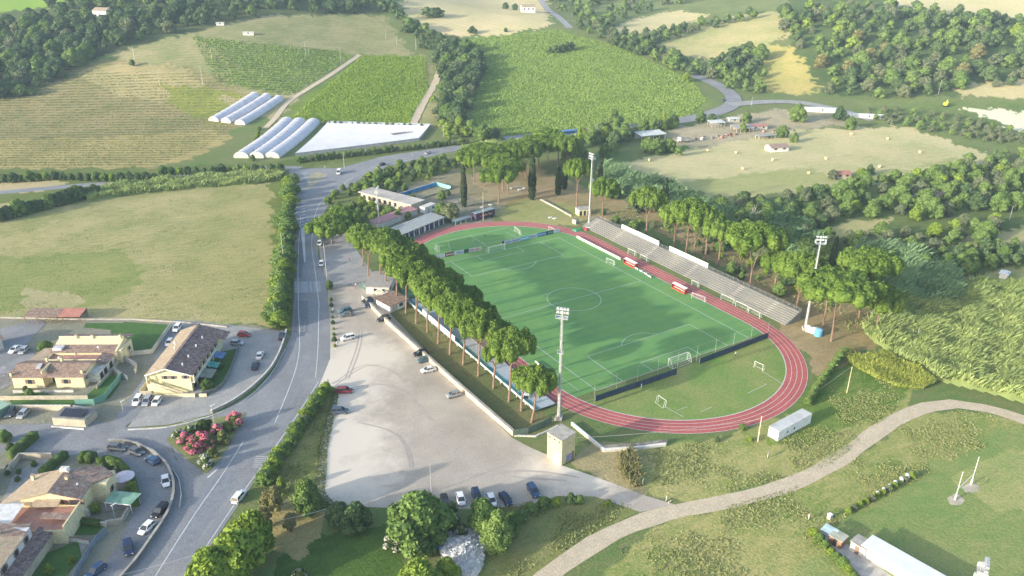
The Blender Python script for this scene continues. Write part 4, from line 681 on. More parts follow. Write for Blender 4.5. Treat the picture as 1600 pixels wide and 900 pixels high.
# ---- clipped hedges
def hedge(pts, w, h, label, zb=0, group=None, name='clipped_hedge', m=None, seed=1):
    P = [Vector(G(*p)[:2]) for p in pts]; mb = MB(); rng = np.random.default_rng(seed); Cp = []; Cn = []; L3 = []; R3 = []
    for i, p in enumerate(P):
        d = (P[min(i+1, len(P)-1)]-P[max(0, i-1)]).normalized(); n = Vector((-d.y, d.x))*w/2; L3.append(p+n); R3.append(p-n)
    for i in range(len(P)-1):
        a, b, c_, d_ = L3[i], L3[i+1], R3[i+1], R3[i]; q = .86
        mb.add([(a.x, a.y, zb), (b.x, b.y, zb), (c_.x, c_.y, zb), (d_.x, d_.y, zb)]+[(s.x, s.y, zb+h) for s in (a, b, c_, d_)], [(4, 7, 6, 5), (0, 4, 5, 1), (2, 6, 7, 3), (1, 5, 6, 2), (3, 7, 4, 0)])
        n = int(((a-b).length*(w+2*h))*9)+8; t = rng.random(n); s = rng.random(n); k = rng.integers(0, 3, n)
        A = np.array([a.x, a.y]); B = np.array([b.x, b.y]); D = np.array([d_.x, d_.y]); Cc = np.array([c_.x, c_.y])
        for kk in range(3):
            m_ = k == kk; tt = t[m_][:, None]; ss = s[m_][:, None]
            if kk == 0: XY = (A*(1-tt)+B*tt)*(1-ss)+(D*(1-tt)+Cc*tt)*ss; zz = np.full(len(tt), zb+h); nn = np.tile([0, 0, 1.], (len(tt), 1))
            else:
                XY = (A if kk == 1 else D)*(1-tt)+(B if kk == 1 else Cc)*tt; zz = zb+ss[:, 0]*h; nv = (L3[i]-R3[i]).normalized()*(1 if kk == 1 else -1); nn = np.tile([nv.x, nv.y, 0], (len(tt), 1))
            Cp.append(np.c_[XY, zz]); Cn.append(nn)
    V, F = cards(np.concatenate(Cp), np.concatenate(Cn), .3, rng, .5); n0 = len(mb.v)
    me = npmesh(name, np.concatenate([np.array(mb.v), V]), [np.array(mb.f), F+n0]); return link(name, me, m or L_HEDGE, label=label, cat='hedge', group=group)
hedge([(18, 718), (34, 703), (50, 690), (56, 684)], 1.8, 2.0, 'thick clipped hedge at the left edge below the side street')
hedge([(66, 744), (86, 728), (104, 714)], 1.6, 1.8, 'straight clipped hedge sloping up beside the far garden wall', seed=2)
hedge([(152, 727), (168, 722), (185, 727), (200, 742), (209, 760), (213, 778), (213, 792)], 1.5, 1.6, 'long curved hedge around the garden with the round parasol', seed=3)
hedge([(126, 720), (137, 719), (148, 721)], 2.4, 1.9, 'short block of clipped hedge behind the pink-roofed house', seed=4)
hedge([(100, 815), (130, 818), (158, 822)], 1.2, 1.2, 'low garden hedge below the green canopy', seed=5)
rowt([(165, 742, 3.2, 1.3), (151, 800, 2.6, 1.1), (206, 766, 2.4, 1.1), (324, 607, 3, 1.2), (332, 590, 2.2), (72, 548, 3.4, 1.3), (48, 620, 2.2), (112, 880, 2, .8), (78, 895, 2.4, .8), (12, 742, 1.4), (30, 740, 1.4), (28, 752, 1.4), (54, 728, 1.6), (345, 575, 2.0), (14, 735, 1.5), (40, 612, 2), (10, 690, 3), (18, 705, 2.4)],
     ['dark0', 'yel0', 'yel1', 'mid1', 'mid2', 'mid0', 'mid3', 'yel0', 'yel1', 'dark1', 'dark2', 'dark3', 'mid0', 'mid1', 'dark0', 'olive0', 'mid2', 'dark0'], (2, 3),
     ['big dark clipped dome bush behind the pink-roofed house', 'bright lime bush beside the green garden canopy', 'bright green ball bush next to the round parasol', 'leafy tree in the front garden of the long yellow house', 'bush behind the leafy tree of the long yellow house', 'light green round tree behind the joined yellow houses', 'small palm-like bush in front of the joined yellow houses', 'thin bush along the garden fence at the lower left', 'bright bush in the lowest garden', 'lower left bush of the paved courtyard', 'upper right bush of the paved courtyard', 'lower right bush of the paved courtyard', 'bush by the courtyard back wall', 'bush under the teal awning', 'leftmost bush of the paved courtyard', 'grey-green bush in the front garden of the joined houses', 'green bush behind the thick clipped hedge', 'dark bush at the left end of the thick hedge'], 'bush', None, name='garden_bush')
# the trees that show largest stay single things; the small rest of the woods is one mass
def place_deferred(limit=292):
    have = sum(1 for o in bpy.data.objects if o.name.startswith('broadleaf_tree')); D = sorted(DEFER, key=lambda d: -d[2]/math.dist(d[1], CAM)); k = max(0, limit-have)
    for key, b, h, lab, cat, grp, wide, seed in D[:k]: tree(key, (b[0], b[1], b[2]), h, lab, cat, grp, wide=wide, seed=seed, far=True, force=True)
    low = {}; Vs = []; Fq = []; Ft = []; Mq = []; Mt = []; mats_ = [L_MID, L_DARK, L_YEL, L_OLIVE, L_AUT]; o = 0; bv, bf = ico(1)
    for key, b, h, lab, cat, grp, wide, seed in D[k:]:
        if key not in low: low[key] = None
        rng = np.random.default_rng(seed+int(b[0]*7) % 97); lb = blob(10, 4.6, 9, seed*3+int(abs(b[1])) % 50); s = h/9.6; mi = mats_.index(TREE[key][3]); off = np.array(b)
        for l in lb:
            c_, r_ = np.array(l[:3]), np.array(l[3:6]); sc = np.array([s*wide, s*wide, s]); Vs.append((c_+bv*r_*.86*(1+rng.uniform(-.12, .12, (len(bv), 1))))*sc+off); Ft.append(bf+o); Mt.append(np.full(len(bf), mi)); o += len(bv)
            n = 46; d = rng.normal(0, 1, (n, 3)); d[:, 2] = np.abs(d[:, 2])*1.2-.25; d /= np.linalg.norm(d, axis=1)[:, None]; V, F = cards(c_+d*r_*1.03, d, .95, rng); Vs.append(V*sc+off); Fq.append(F+o); Mq.append(np.full(len(F), mi)); o += len(V)
    if Vs:
        me = npmesh('woodland', np.concatenate(Vs), [np.concatenate(Ft), np.concatenate(Fq)]); me.polygons.foreach_set('material_index', np.concatenate(Mt+Mq).astype(np.int32))
        for m_ in mats_: me.materials.append(m_)
        link('woodland', me, None, label='far-off smaller trees of the wooded hillsides and hedgerows', cat='woodland', kind='stuff')
place_deferred()
# ------------------------------------------------------------------ uncountable plants (stuff)
def scatter(poly, n, rng, wmin=0):
    """n random world points inside a photo polygon, even on the ground"""
    g = np.array([G(*p)[:2] for p in densify(poly, True, 60) if True]); x0, y0 = g.min(0); x1, y1 = g.max(0); out = []
    tot = 0
    while tot < n:
        X = rng.uniform(x0, x1, n*2); Y = rng.uniform(y0, y1, n*2); PX, PY = px_of(X, Y, hgt(X, Y)); k = inpoly(PX, PY, poly); out.append(np.c_[X[k], Y[k]]); tot += k.sum()
        if k.sum() == 0: break
    return np.concatenate(out)[:n]
def blades(P, hmin, hmax, w, rng, lean=(0, 0), spread=.5, base=None):
    n = len(P); z = hgt(P[:, 0], P[:, 1]) if base is None else base; h = rng.uniform(hmin, hmax, n)
    a = rng.uniform(0, 6.283, n); dx = np.cos(a)*w/2; dy = np.sin(a)*w/2; tx = lean[0]*h+rng.normal(0, spread, n)*h; ty = lean[1]*h+rng.normal(0, spread, n)*h
    B0 = np.c_[P[:, 0]-dx, P[:, 1]-dy, z]; B1 = np.c_[P[:, 0]+dx, P[:, 1]+dy, z]
    M1 = np.c_[P[:, 0]+dx*.8+tx*.4, P[:, 1]+dy*.8+ty*.4, z+h*.62]; T = np.c_[P[:, 0]+tx-dx*.15, P[:, 1]+ty-dy*.15, z+h]
    return np.stack([B0, B1, M1, T], 1).reshape(-1, 3), np.arange(n*4).reshape(n, 4)
def tufts(name, poly, n, hmin, hmax, w, m, label, cat, seed, lean=(0, 0), spread=.45, rows=None, clump=False):
    rng = np.random.default_rng(seed); P = scatter(poly, n, rng)
    if clump:
        q = np.sin(P[:, 0]*.23+P[:, 1]*.11+seed)+np.sin(P[:, 1]*.31-P[:, 0]*.07)+.8*np.sin(P[:, 0]*.61+1.7*seed)*np.sin(P[:, 1]*.53); P = P[(q+rng.normal(0, .5, len(P))) > .35]
    if rows:
        per, ang = rows; sx, sy = math.sin(R(ang)), math.cos(R(ang)); q = P[:, 0]*sx+P[:, 1]*sy; dq = np.round(q/per)*per-q+rng.normal(0, per*.14, len(P)); P = P+np.c_[dq*sx, dq*sy]
    V, F = blades(P, hmin, hmax, w, rng, lean, spread); return link(name, npmesh(name, V, F), m, label=label, cat=cat, kind='stuff')
def mound_canes(name, poly, n, top, m, label, seed, lean, w=.26, len_=(1.6, 3.2)):
    """a bumpy thicket body with long leaves growing out of it"""
    rng = np.random.default_rng(seed); P = scatter(poly, n, rng)
    hh = lambda x, y: top*(.62+.2*np.sin(x*.35+y*.21)+.16*np.sin(y*.51-x*.27+1)+.1*np.sin(x*.9)+.08*np.sin(y*1.1))
    PX, PY = px_of(P[:, 0], P[:, 1], hgt(P[:, 0], P[:, 1]))
    base = hgt(P[:, 0], P[:, 1])+hh(P[:, 0], P[:, 1])*rng.uniform(.55, 1.0, n)
    V, F = blades(P, len_[0], len_[1], w, rng, lean, .38, base)
    g = np.array([G(*p)[:2] for p in poly]); x0, y0 = g.min(0); x1, y1 = g.max(0); st = 1.3
    X, Y = np.meshgrid(np.arange(x0, x1, st), np.arange(y0, y1, st)); Zg = hgt(X, Y); a, b = px_of(X, Y, Zg); ins = inpoly(a, b, poly); er = ins.copy()
    er[1:-1, 1:-1] = ins[1:-1, 1:-1] & ins[:-2, 1:-1] & ins[2:, 1:-1] & ins[1:-1, :-2] & ins[1:-1, 2:]
    Zb = Zg+np.where(er, hh(X, Y)*.72+rng.uniform(-.5, .5, X.shape), -.3); nx = X.shape[1]; i, j = np.where(ins[:-1, :-1] | ins[1:, 1:] | ins[:-1, 1:] | ins[1:, :-1])
    Q = np.stack([i*nx+j, i*nx+j+1, (i+1)*nx+j+1, (i+1)*nx+j], 1); nv = X.size
    me = npmesh(name, np.concatenate([np.c_[X.ravel(), Y.ravel(), Zb.ravel()], V]), [Q, F+nv]); return link(name, me, m, label=label, cat='cane thicket', kind='stuff')
NT['us'] = band([(985, 350), (1040, 368), (1120, 405), (1230, 470), (1250, 462), (1290, 480), (1330, 470), (1250, 430), (1150, 392), (1040, 350)], 5.5, (2.0, 4.2), MIDK+['dark0', 'yel0', 'olive0'], 'low green bush in the undergrowth behind the stand pines', 'bush', 'undergrowth bushes behind the stand', cap=48, n=300, name='undergrowth_bush')
mound_canes('giant_reeds', [(1345, 520), (1370, 490), (1440, 470), (1500, 470), (1560, 490), (1700, 520), (1700, 690), (1600, 632), (1530, 612), (1462, 596), (1425, 570), (1380, 548)], 80000, 3.2, L_REED, 'broad thicket of pale windblown giant reeds on the right, above the dirt path', 1, (.35, -.22), .26, (1.2, 2.6))
mound_canes('giant_reeds', [(1500, 450), (1560, 455), (1700, 470), (1700, 515), (1560, 495), (1500, 470)], 16000, 3.4, L_REED, 'smaller thicket of pale reeds at the right edge, behind the broad one', 2, (.35, -.22), .28)
mound_canes('giant_cane', [(1330, 400), (1345, 388), (1400, 392), (1440, 410), (1490, 440), (1500, 475), (1440, 482), (1390, 480), (1350, 450)], 16000, 5.2, L_REEDB, 'tall blue-green cane thicket behind the rightmost stone pines', 3, (.2, -.2), .3)
mound_canes('giant_cane', [(945, 262), (1000, 282), (1050, 298), (1080, 312), (1060, 340), (1020, 322), (960, 300), (935, 285)], 11000, 4.6, L_REEDB, 'blue-green cane thicket between the far floodlight mast and the dry field', 4, (.2, -.15), .3)
mound_canes('giant_cane', [(1080, 318), (1150, 336), (1200, 352), (1250, 378), (1240, 400), (1180, 380), (1120, 366), (1060, 345)], 12000, 4.6, L_REEDB, 'feathery cane thicket behind the middle of the right-hand pines', 5, (.2, -.15), .3)
mound_canes('giant_cane', [(1180, 332), (1240, 340), (1262, 368), (1290, 392), (1270, 420), (1220, 400), (1190, 370)], 8000, 4.2, L_REEDB, 'light cane thicket left of the near floodlight mast head', 6, (.2, -.15), .3)
mound_canes('cane_hedge', [(135, 316), (200, 306), (300, 296), (400, 288), (440, 282), (442, 268), (400, 272), (300, 280), (200, 290), (145, 298)], 12000, 2.6, L_REED, 'long pale cane hedge above the left meadow', 7, (.1, -.1), .4, (1.2, 2.2))
mound_canes('roadside_canes', [(720, 236), (760, 225), (840, 226), (900, 216), (905, 226), (850, 240), (790, 246), (720, 262)], 8000, 2.6, L_REED, 'pale cane bank beside the main road above the pine grove', 8, (.1, -.2), .4, (1.2, 2.4))
mound_canes('bramble_bank', [(1345, 560), (1380, 552), (1425, 574), (1462, 600), (1440, 610), (1400, 606), (1360, 590), (1310, 560), (1320, 550)], 8000, 1.5, leafmat('bramble_leaves', (.17, .23, .045), (.38, .42, .09), ns=.1), 'golden-green bramble bank below the reed thicket', 9, (.1, -.1), .35, (.6, 1.2))
mound_canes('dry_canes', [(965, 718), (985, 705), (998, 730), (1004, 760), (990, 765), (970, 745)], 1500, 1.2, L_AUT, 'straw-coloured dead cane clump above the path junction', 10, (.2, .1), .25, (.8, 1.6))
tufts('crop_plants', [(738, 62), (870, 48), (960, 72), (1080, 124), (1102, 155), (1078, 182), (940, 204), (800, 212), (738, 194), (745, 100)], 60000, .5, 1.1, .8, L_CROP, 'green sunflower crop covering the big field above the main road', 'crop', 21, spread=.6, rows=(3.2, 20))
tufts('vineyard_plants', [(565, 88), (664, 90), (668, 140), (638, 194), (455, 186)], 22000, .6, 1.3, .8, L_VINE, 'bright green vineyard above the white plastic tunnels', 'vineyard', 22, spread=.6, rows=(2.8, 20))
tufts('dry_vines', [(-30, 165), (110, 110), (290, 115), (400, 160), (320, 230), (240, 260), (-30, 262)], 14000, .3, .8, .6, L_WEED, 'sparse terraced vines on the brown slope at the upper left', 'vineyard', 23, spread=.6, rows=(5.0, 30))
tufts('dry_vines', [(300, 58), (530, 80), (552, 88), (450, 150), (340, 130)], 7000, .6, 1.2, 1.0, L_CROP, 'patchy green vines left of the pale farm track', 'vineyard', 24, spread=.6, rows=(4, 30))
W1 = dict(cat='weeds', spread=.5, clump=True)
tufts('meadow_weeds', [(960, 715), (1100, 690), (1180, 690), (1262, 640), (1330, 575), (1430, 610), (1400, 640), (1300, 728), (1100, 780), (1030, 772)], 16000, .1, .32, .45, L_WEED, 'tall yellow-green weeds between the running track and the dirt path', seed=25, **W1)
tufts('meadow_weeds', [(880, 905), (1050, 815), (1300, 745), (1420, 655), (1500, 640), (1620, 665), (1560, 690), (1335, 800), (1290, 830), (1260, 870), (1180, 905)], 16000, .1, .3, .45, L_WEED, 'rough weeds between the dirt path and the rugby field', seed=26, **W1)
tufts('meadow_weeds', [(780, 792), (900, 772), (995, 790), (900, 850), (800, 905), (760, 880)], 4000, .15, .5, .3, L_WEED, 'rough weeds on the bank below the gravel car park', seed=27, **W1)
tufts('verge_weeds', [(490, 795), (497, 700), (520, 612), (532, 606), (512, 700), (508, 770), (530, 795)], 3500, .1, .4, .3, L_WEED, 'straggling weeds creeping over the west edge of the gravel car park', 'weeds', 41)
tufts('verge_weeds', [(400, 790), (440, 700), (500, 608), (525, 610), (505, 690), (490, 790)], 4000, .2, .6, .3, L_WEED, 'dry weeds on the verge between the main road and the car park', seed=28, **W1)
tufts('meadow_grass', [(0, 350), (120, 322), (425, 296), (425, 500), (180, 490), (0, 490)], 9000, .1, .25, .4, L_WEED, 'mown dry grass of the big left meadow', seed=29, **W1)
tufts('wood_floor_weeds', [(900, 330), (1000, 345), (1110, 400), (1250, 480), (1330, 520), (1400, 520), (1300, 440), (1000, 330)], 4000, .3, .8, .4, L_WEED, 'dry undergrowth below the pines behind the stand', seed=30, **W1)
# rubble heap at the bottom
RC = G(722, 868)[:2]; rng = np.random.default_rng(8); P = scatter([(700, 840), (745, 826), (757, 850), (752, 880), (742, 903), (716, 895), (692, 868), (683, 850)], 1500, rng); mb = MB()
for p in P:
    s = rng.uniform(.18, .75); a = rng.uniform(0, 3); zc = rng.uniform(0, .25)+1.5*max(0, 1-math.dist(p, RC)/5.5); cs, sn = math.cos(a), math.sin(a); q = [(-s, -s*.6), (s, -s*.5), (s*.9, s*.6), (-s*.7, s*.5)]; t_ = rng.uniform(-.8, .8)
    Q = [(p[0]+u*cs-v*sn, p[1]+u*sn+v*cs, zc+u*t_) for u, v in q]; mb.add(Q+[(x, y, z+s*.5) for x, y, z in Q], [(0, 3, 2, 1), (4, 5, 6, 7), (0, 1, 5, 4), (1, 2, 6, 5), (2, 3, 7, 6), (3, 0, 4, 7)])
mb.build('rubble_heap', leafmat('broken_plaster', (.26, .25, .25), (.85, .84, .84), (.8, .8, .8)), label='pale grey heap of broken building rubble between the bottom trees', cat='rubble', kind='stuff')
sheet('rubble_ground', [(683, 850), (700, 838), (745, 822), (762, 850), (755, 885), (742, 908), (712, 900), (690, 875)], .03, mat('rubble_dust', (.5, .47, .44), var=.1))
# ------------------------------------------------------------------ generic building pieces (local frames)
def frame(a, b, z=0): # origin world a, local x towards b
    return (a[0], a[1], z), math.atan2(b[1]-a[1], b[0]-a[0])
def win(par, x, y, z, w, h, ax='y', s=-1, fr=WHITE, sh=None, name='window'):
    """window whose face looks along s*axis; frame + pane (+ shutters)"""
    f = MB(); g = MB(); t = .06
    if ax == 'y':
        f.box(x-w/2-.1, x+w/2+.1, min(y, y+s*t), max(y, y+s*t), z-.1, z+h+.1); g.box(x-w/2, x+w/2, min(y+s*t, y+s*(t+.02)), max(y+s*t, y+s*(t+.02)), z, z+h)
    else:
        f.box(min(x, x+s*t), max(x, x+s*t), y-w/2-.1, y+w/2+.1, z-.1, z+h+.1); g.box(min(x+s*t, x+s*(t+.02)), max(x+s*t, x+s*(t+.02)), y-w/2, y+w/2, z, z+h)
    o = f.build(name, fr, par); g.build('pane', GLASS, o)
    if par.get('category') == 'house':
        for q in (-1, 1):
            c_ = (x if ax == 'y' else y)+q*(w*.5+.1+w*.24); sb_ = MB()
            if ax == 'y': sb_.box(c_-w*.22, c_+w*.22, min(y, y+s*.05), max(y, y+s*.05), z, z+h)
            else: sb_.box(min(x, x+s*.05), max(x, x+s*.05), c_-w*.22, c_+w*.22, z, z+h)
            sb_.build('shutter', BRONZE, o)
    return o
def gable(mb, x0, x1, y0, y1, ze, zr, axis='x', ov=.5, th=.2, pos=.5):
    if axis == 'x':
        yr = y0+(y1-y0)*pos; k0 = (zr-ze)/(yr-y0); k1 = (zr-ze)/(y1-yr)
        mb.slab([(x0-ov, y0-ov, ze-k0*ov), (x1+ov, y0-ov, ze-k0*ov), (x1+ov, yr, zr), (x0-ov, yr, zr)], th); mb.slab([(x0-ov, yr, zr), (x1+ov, yr, zr), (x1+ov, y1+ov, ze-k1*ov), (x0-ov, y1+ov, ze-k1*ov)], th)
    else:
        xr = x0+(x1-x0)*pos; k0 = (zr-ze)/(xr-x0); k1 = (zr-ze)/(x1-xr)
        mb.slab([(x0-ov, y0-ov, ze-k0*ov), (xr, y0-ov, zr), (xr, y1+ov, zr), (x0-ov, y1+ov, ze-k0*ov)], th); mb.slab([(xr, y0-ov, zr), (x1+ov, y0-ov, ze-k1*ov), (x1+ov, y1+ov, ze-k1*ov), (xr, y1+ov, zr)], th)
    return mb
def gwall(mb, x0, x1, y0, y1, ze, zr, axis='x', pos=.5, z0=0, lo=.22):   # walls with gable ends
    if axis == 'x':
        yr = y0+(y1-y0)*pos; pr_ = [(y0, z0), (y1, z0), (y1, ze-lo), (yr, zr-lo), (y0, ze-lo)]; n = 5
        mb.add([(x0, a, b) for a, b in pr_]+[(x1, a, b) for a, b in pr_], [(4, 3, 2, 1, 0), (5, 6, 7, 8, 9)]+[(i, (i+1) % n, (i+1) % n+n, i+n) for i in range(n)])
    else:
        xr = x0+(x1-x0)*pos; pr_ = [(x0, z0), (x1, z0), (x1, ze-lo), (xr, zr-lo), (x0, ze-lo)]; n = 5
        mb.add([(a, y0, b) for a, b in pr_]+[(a, y1, b) for a, b in pr_], [(0, 1, 2, 3, 4), (9, 8, 7, 6, 5)]+[((i+1) % n, i, i+n, (i+1) % n+n) for i in range(n)])
    return mb
def chimney(par, x, y, z, h=1.0, m=CREAM):
    o = MB().box(x-.25, x+.25, y-.3, y+.3, z-.4, z+h).build('chimney', m, par); MB().box(x-.35, x+.35, y-.4, y+.4, z+h, z+h+.1).build('chimney_cap', T_PINK, o)
def chim_small(par, x, y, z, h=1.1): MB().tube((x, y, z-.3), (x, y, z+h), .2, .2, 6).build('chimney', WHITE, par)
def dish(par, x, y, z):
    mb = MB().tube((x, y, z-.3), (x, y, z+.8), .04, .04, 5); mb.tube((x, y, z+.8), (x+.22, y-.15, z+1.0), .45, .32, 10); mb.build('satellite_dish', WHITE, par)
# ---- long yellow house (B)
o, a = frame((-103.1, 61.4), (-93.0, 55.3)); B = empty('terraced_house', o, a, label='long yellow two-storey house, roof tan on one slope and brown on the other', cat='house')
wb, lb_ = 11.8, 25.5
gwall(MB(), .6, wb-.6, .5, lb_, 6.0, 7.6, 'y', .44).build('wall', YEL, B)
xr = .6+(wb-1.2)*.44
rf = MB().slab([(-.4, -.4, 5.6), (xr, -.4, 7.6), (xr, lb_+.3, 7.6), (-.4, lb_+.3, 5.6)], .22).build('roof', T_TAN, B, label='tan roof slope'); 
rf2 = MB().slab([(xr, -.4, 7.6), (wb+.4, -.4, 5.55), (wb+.4, lb_-4.6, 5.55), (xr, lb_-4.6, 7.6)], .22).slab([(xr+.5, lb_-4.59, 7.4), (wb+2.2, lb_-4.59, 5.1), (wb+2.2, lb_+.3, 5.1), (xr+.5, lb_+.3, 7.4)], .22).build('roof', T_DARK, B, label='dark brown roof slope')
MB().box(xr-.35, xr+.35, -.45, lb_+.3, 7.55, 7.78).build('ridge_cap', T_DARK, rf); MB().slab([(-.55, -.5, 5.5), (-.4, -.5, 5.62), (-.4, lb_+.3, 5.62), (-.55, lb_+.3, 5.5)], .15).build('gutter', T_DARK, rf)
f = MB(); f.slab([(-.4, -.52, 5.62), (-.4, -.4, 5.62), (xr, -.4, 7.62), (xr, -.52, 7.62)][::-1], .3); f.slab([(xr, -.52, 7.62), (xr, -.4, 7.62), (wb+.4, -.4, 5.57), (wb+.4, -.52, 5.57)][::-1], .3); f.build('barge_board', WHITE, rf)
for y in (3, 7.5, 13.5, 18.5): chim_small(rf2, 8.6, y, 6.3)
chim_small(rf, 3.2, 12, 6.9, .6)
dish(rf, 2.6, 14, 6.8)
for x, z in ((4.6, 4.0), (6.6, 4.0), (9.9, 4.1)): win(B, x, .5, z, 1.0, .9, sh=1, fr=CONC)
# outside stair and side wings at the front gable
MB().add([(1.2, -.9, 0), (8, -.9, 0), (1.2, -.9, 3.2), (1.2, .48, 0), (8, .48, 0), (1.2, .48, 3.2)], [(0, 1, 2), (5, 4, 3), (0, 3, 4, 1), (1, 4, 5, 2), (2, 5, 3, 0)]).build('outside_stair', YEL, B)
MB().add([(1.0, -1.05, 3.3), (9.2, -1.05, .2), (9.2, -1.05, .9), (1.0, -1.05, 4.1), (1.0, -.9, 3.3), (9.2, -.9, .2), (9.2, -.9, .9), (1.0, -.9, 4.1)], [(0, 1, 2, 3), (7, 6, 5, 4), (3, 2, 6, 7), (0, 4, 5, 1), (1, 5, 6, 2), (0, 3, 7, 4)]).build('stair_parapet', BEIGE, B)
MB().box(.0, 1.2, -.9, .4, 0, 3.2).box(0, .15, -.9, .4, 3.2, 4.2).box(.02, .3, -.88, -.6, 4.2, 5.5).build('stair_landing', YEL, B)
# balcony side (right, +x): pillars, loggias, awnings
bl = MB(); dk = MB(); ba = MB()
for k in range(7): y = 1.0+k*3.25; MB().box(wb-.62, wb+.25, y-.2, y+.2, 2.96, 5.35).build('balcony_pillar', CREAM, B)
ba.box(wb-.6, wb+.3, .6, 21, 2.7, 2.95).box(wb+.15, wb+.3, .6, 21, 2.95, 3.9)
for k in range(6): y = 2.6+k*3.25; MB().box(wb-.64, wb-.55, y-1.3, y+1.3, 2.96, 5.1).build('loggia_opening', DARK, B)
ba.build('balcony', OFFW, B)
for k in range(6): y = 2.6+k*3.25; MB().box(wb-.62, wb-.55, y-.9, y+.9, .2, 2.3).build('door', DARK, B)
MB().slab([(wb+.35, 14.6, 2.9), (wb+3.1, 14.6, 2.3), (wb+3.1, 18, 2.3), (wb+.35, 18, 2.9)], .08).build('awning', mat('blue_awning', (.14, .26, .50)), B, label='blue awning')
MB().slab([(wb+.35, 9.4, 2.9), (wb+3.3, 9.4, 2.3), (wb+3.3, 12.2, 2.3), (wb+.35, 12.2, 2.9)], .08).build('awning', mat('teal_awning', (.10, .36, .33)), B, label='teal awning')
MB().slab([(wb+.35, 3.6, 2.9), (wb+3.6, 3.6, 2.4), (wb+3.6, 8.2, 2.4), (wb+.35, 8.2, 2.9)], .1).build('awning', mat('grey_green_awning', (.26, .29, .24)), B, label='grey-green pergola cover')
MB().box(-2.2, -2.0, -1.0, 8, 0, 1.6).box(-2.2, 1, -1.2, -1.0, 0, 1.2).build('garden_wall', BEIGE, B)
MB().box(0, wb+4, -2.2, -2.0, 0, 1.0).build('front_wall', CREAM, B)
# ---- joined low houses (A)
o, a = frame((-134.2, 82.6), (-117.9, 73.0)); A_ = empty('villa_block', o, a, label='cluster of joined yellow villas with brown tiled roofs and reddish terraces', cat='house')
w = MB(); gwall(w, 0, 8.2, .5, 9, 3.6, 5.1, 'x', .52); gwall(w, 11.4, 19, .5, 9, 3.6, 5.1, 'x', .52); w.box(8.21, 11.39, 3.0, 9, 0, 3.4); w.build('wall', CREAM, A_)
rf = gable(gable(MB(), 0, 8.3, .5, 9, 3.6, 5.1, 'x', .45, .2, .52), 9.2, 19, .51, 9.01, 3.64, 5.14, 'x', .45, .2, .52).build('roof', T_BROWN, A_)
for x, y, z in ((-.1, .8, 3.6), (6.2, 7.5, 4.5), (10.2, 7.5, 4.5), (18.4, 1.6, 3.9)): chimney(rf, x, y, z, 1.0, YEL)
MB().slab([(5.6, 2.6, 4.75), (6.8, 2.6, 4.75), (6.8, 4.4, 5.3), (5.6, 4.4, 5.3)], .1).build('solar_panel', METAL, rf)
MB().box(8.35, 8.6, .2, 5, 4.3, 5.2).build('party_wall', CREAM, A_)
for x in (4.6, 14.2): win(A_, x, .5, 1.3, 1.2, 1.2, fr=CONC)
MB().box(9.3, 10.9, 2.9, 3.0, .1, 2.2).build('door', DARK, A_)
w = MB(); w.box(0, 5, 9.02, 14.5, 0, 3.1).box(5, 20, 9.02, 13.4, 0, 3.0); w.build('terrace_wall', CREAM, A_)
MB().box(5.2, 19.8, 9.3, 13.2, 3.0, 3.06).build('terrace_floor', TERR, A_)
MB().slab([(-.5, 8.5, 3.3), (4.8, 8.5, 3.5), (5.2, 16.5, 3.7), (.6, 16.5, 3.4)], .18).build('roof', T_TAN, A_, label='tan lean-to roof')
MB().box(4.9, 20, 9.1, 9.3, 3.0, 3.8).box(5, 11, 13.2, 13.4, 3.0, 3.7).build('parapet', YEL, A_)
w = MB(); gwall(w, 4, 22.5, 13.42, 21, 4.2, 5.6, 'x', .8); w.box(22.5, 23.6, 14, 21, 0, 4); w.build('rear_wall', CREAM, A_)
rf = MB().slab([(3.8, 13.0, 3.9), (22.0, 13.0, 3.9), (22.0, 19.2, 5.3), (3.8, 19.2, 5.3)], .2).build('roof', T_BROWN, A_)
MB().slab([(3.8, 19.62, 5.5), (23.9, 19.62, 5.5), (23.9, 22.3, 5.0), (3.8, 22.3, 5.0)], .2).build('roof', T_DARK, A_)
MB().box(3.9, 22.4, 19.22, 19.6, 4.4, 5.75).build('ridge_wall', YEL, A_)
for x in (9, 13.6, 21.5): chimney(rf, x, 19.0, 5.3, 1.1, YEL)
MB().box(4.6, 7.2, 13.6, 15.6, 4.2, 4.9).build('roof_canopy', mat('pale_canopy', (.60, .60, .64)), A_)
dish(rf, 17.5, 14.0, 4.3); dish(rf, 8.2, 10.0, 3.1)
w = MB(); w.box(19.02, 21.8, 3.2, 13, 0, 2.8); w.build('side_wing_wall', OFFW, A_)
r2 = MB().slab([(18.9, 8.0, 3.9), (22.2, 8.0, 3.3), (22.2, 13.0, 3.3), (18.9, 13.0, 3.9)], .15).slab([(20, 14.5, 4.3), (23.6, 14.5, 3.6), (23.6, 17.6, 3.6), (20, 17.6, 4.3)], .15).build('porch_roof', T_DARK, A_)
dk = MB()
for y in (4.6, 7.0, 10.4): MB().box(21.8, 21.86, y-.8, y+.8, .3, 2.3).build('porch_opening', DARK, A_)
for y in (3.0, 18.6): win(A_, 19.02 if y < 9 else 23.6, y if y > 9 else 2.0, 1.6, .9, 1.3, 'x', 1)
MB().box(22.4, 22.6, -.5, 22.5, 0, 1.1).box(-2, 22.6, -5.8, -5.6, 0, 1.3).build('garden_wall', BEIGE, A_)
MB().box(1, 17, -2.0, -1.85, 0, .7).build('planter_wall', OFFW, A_)
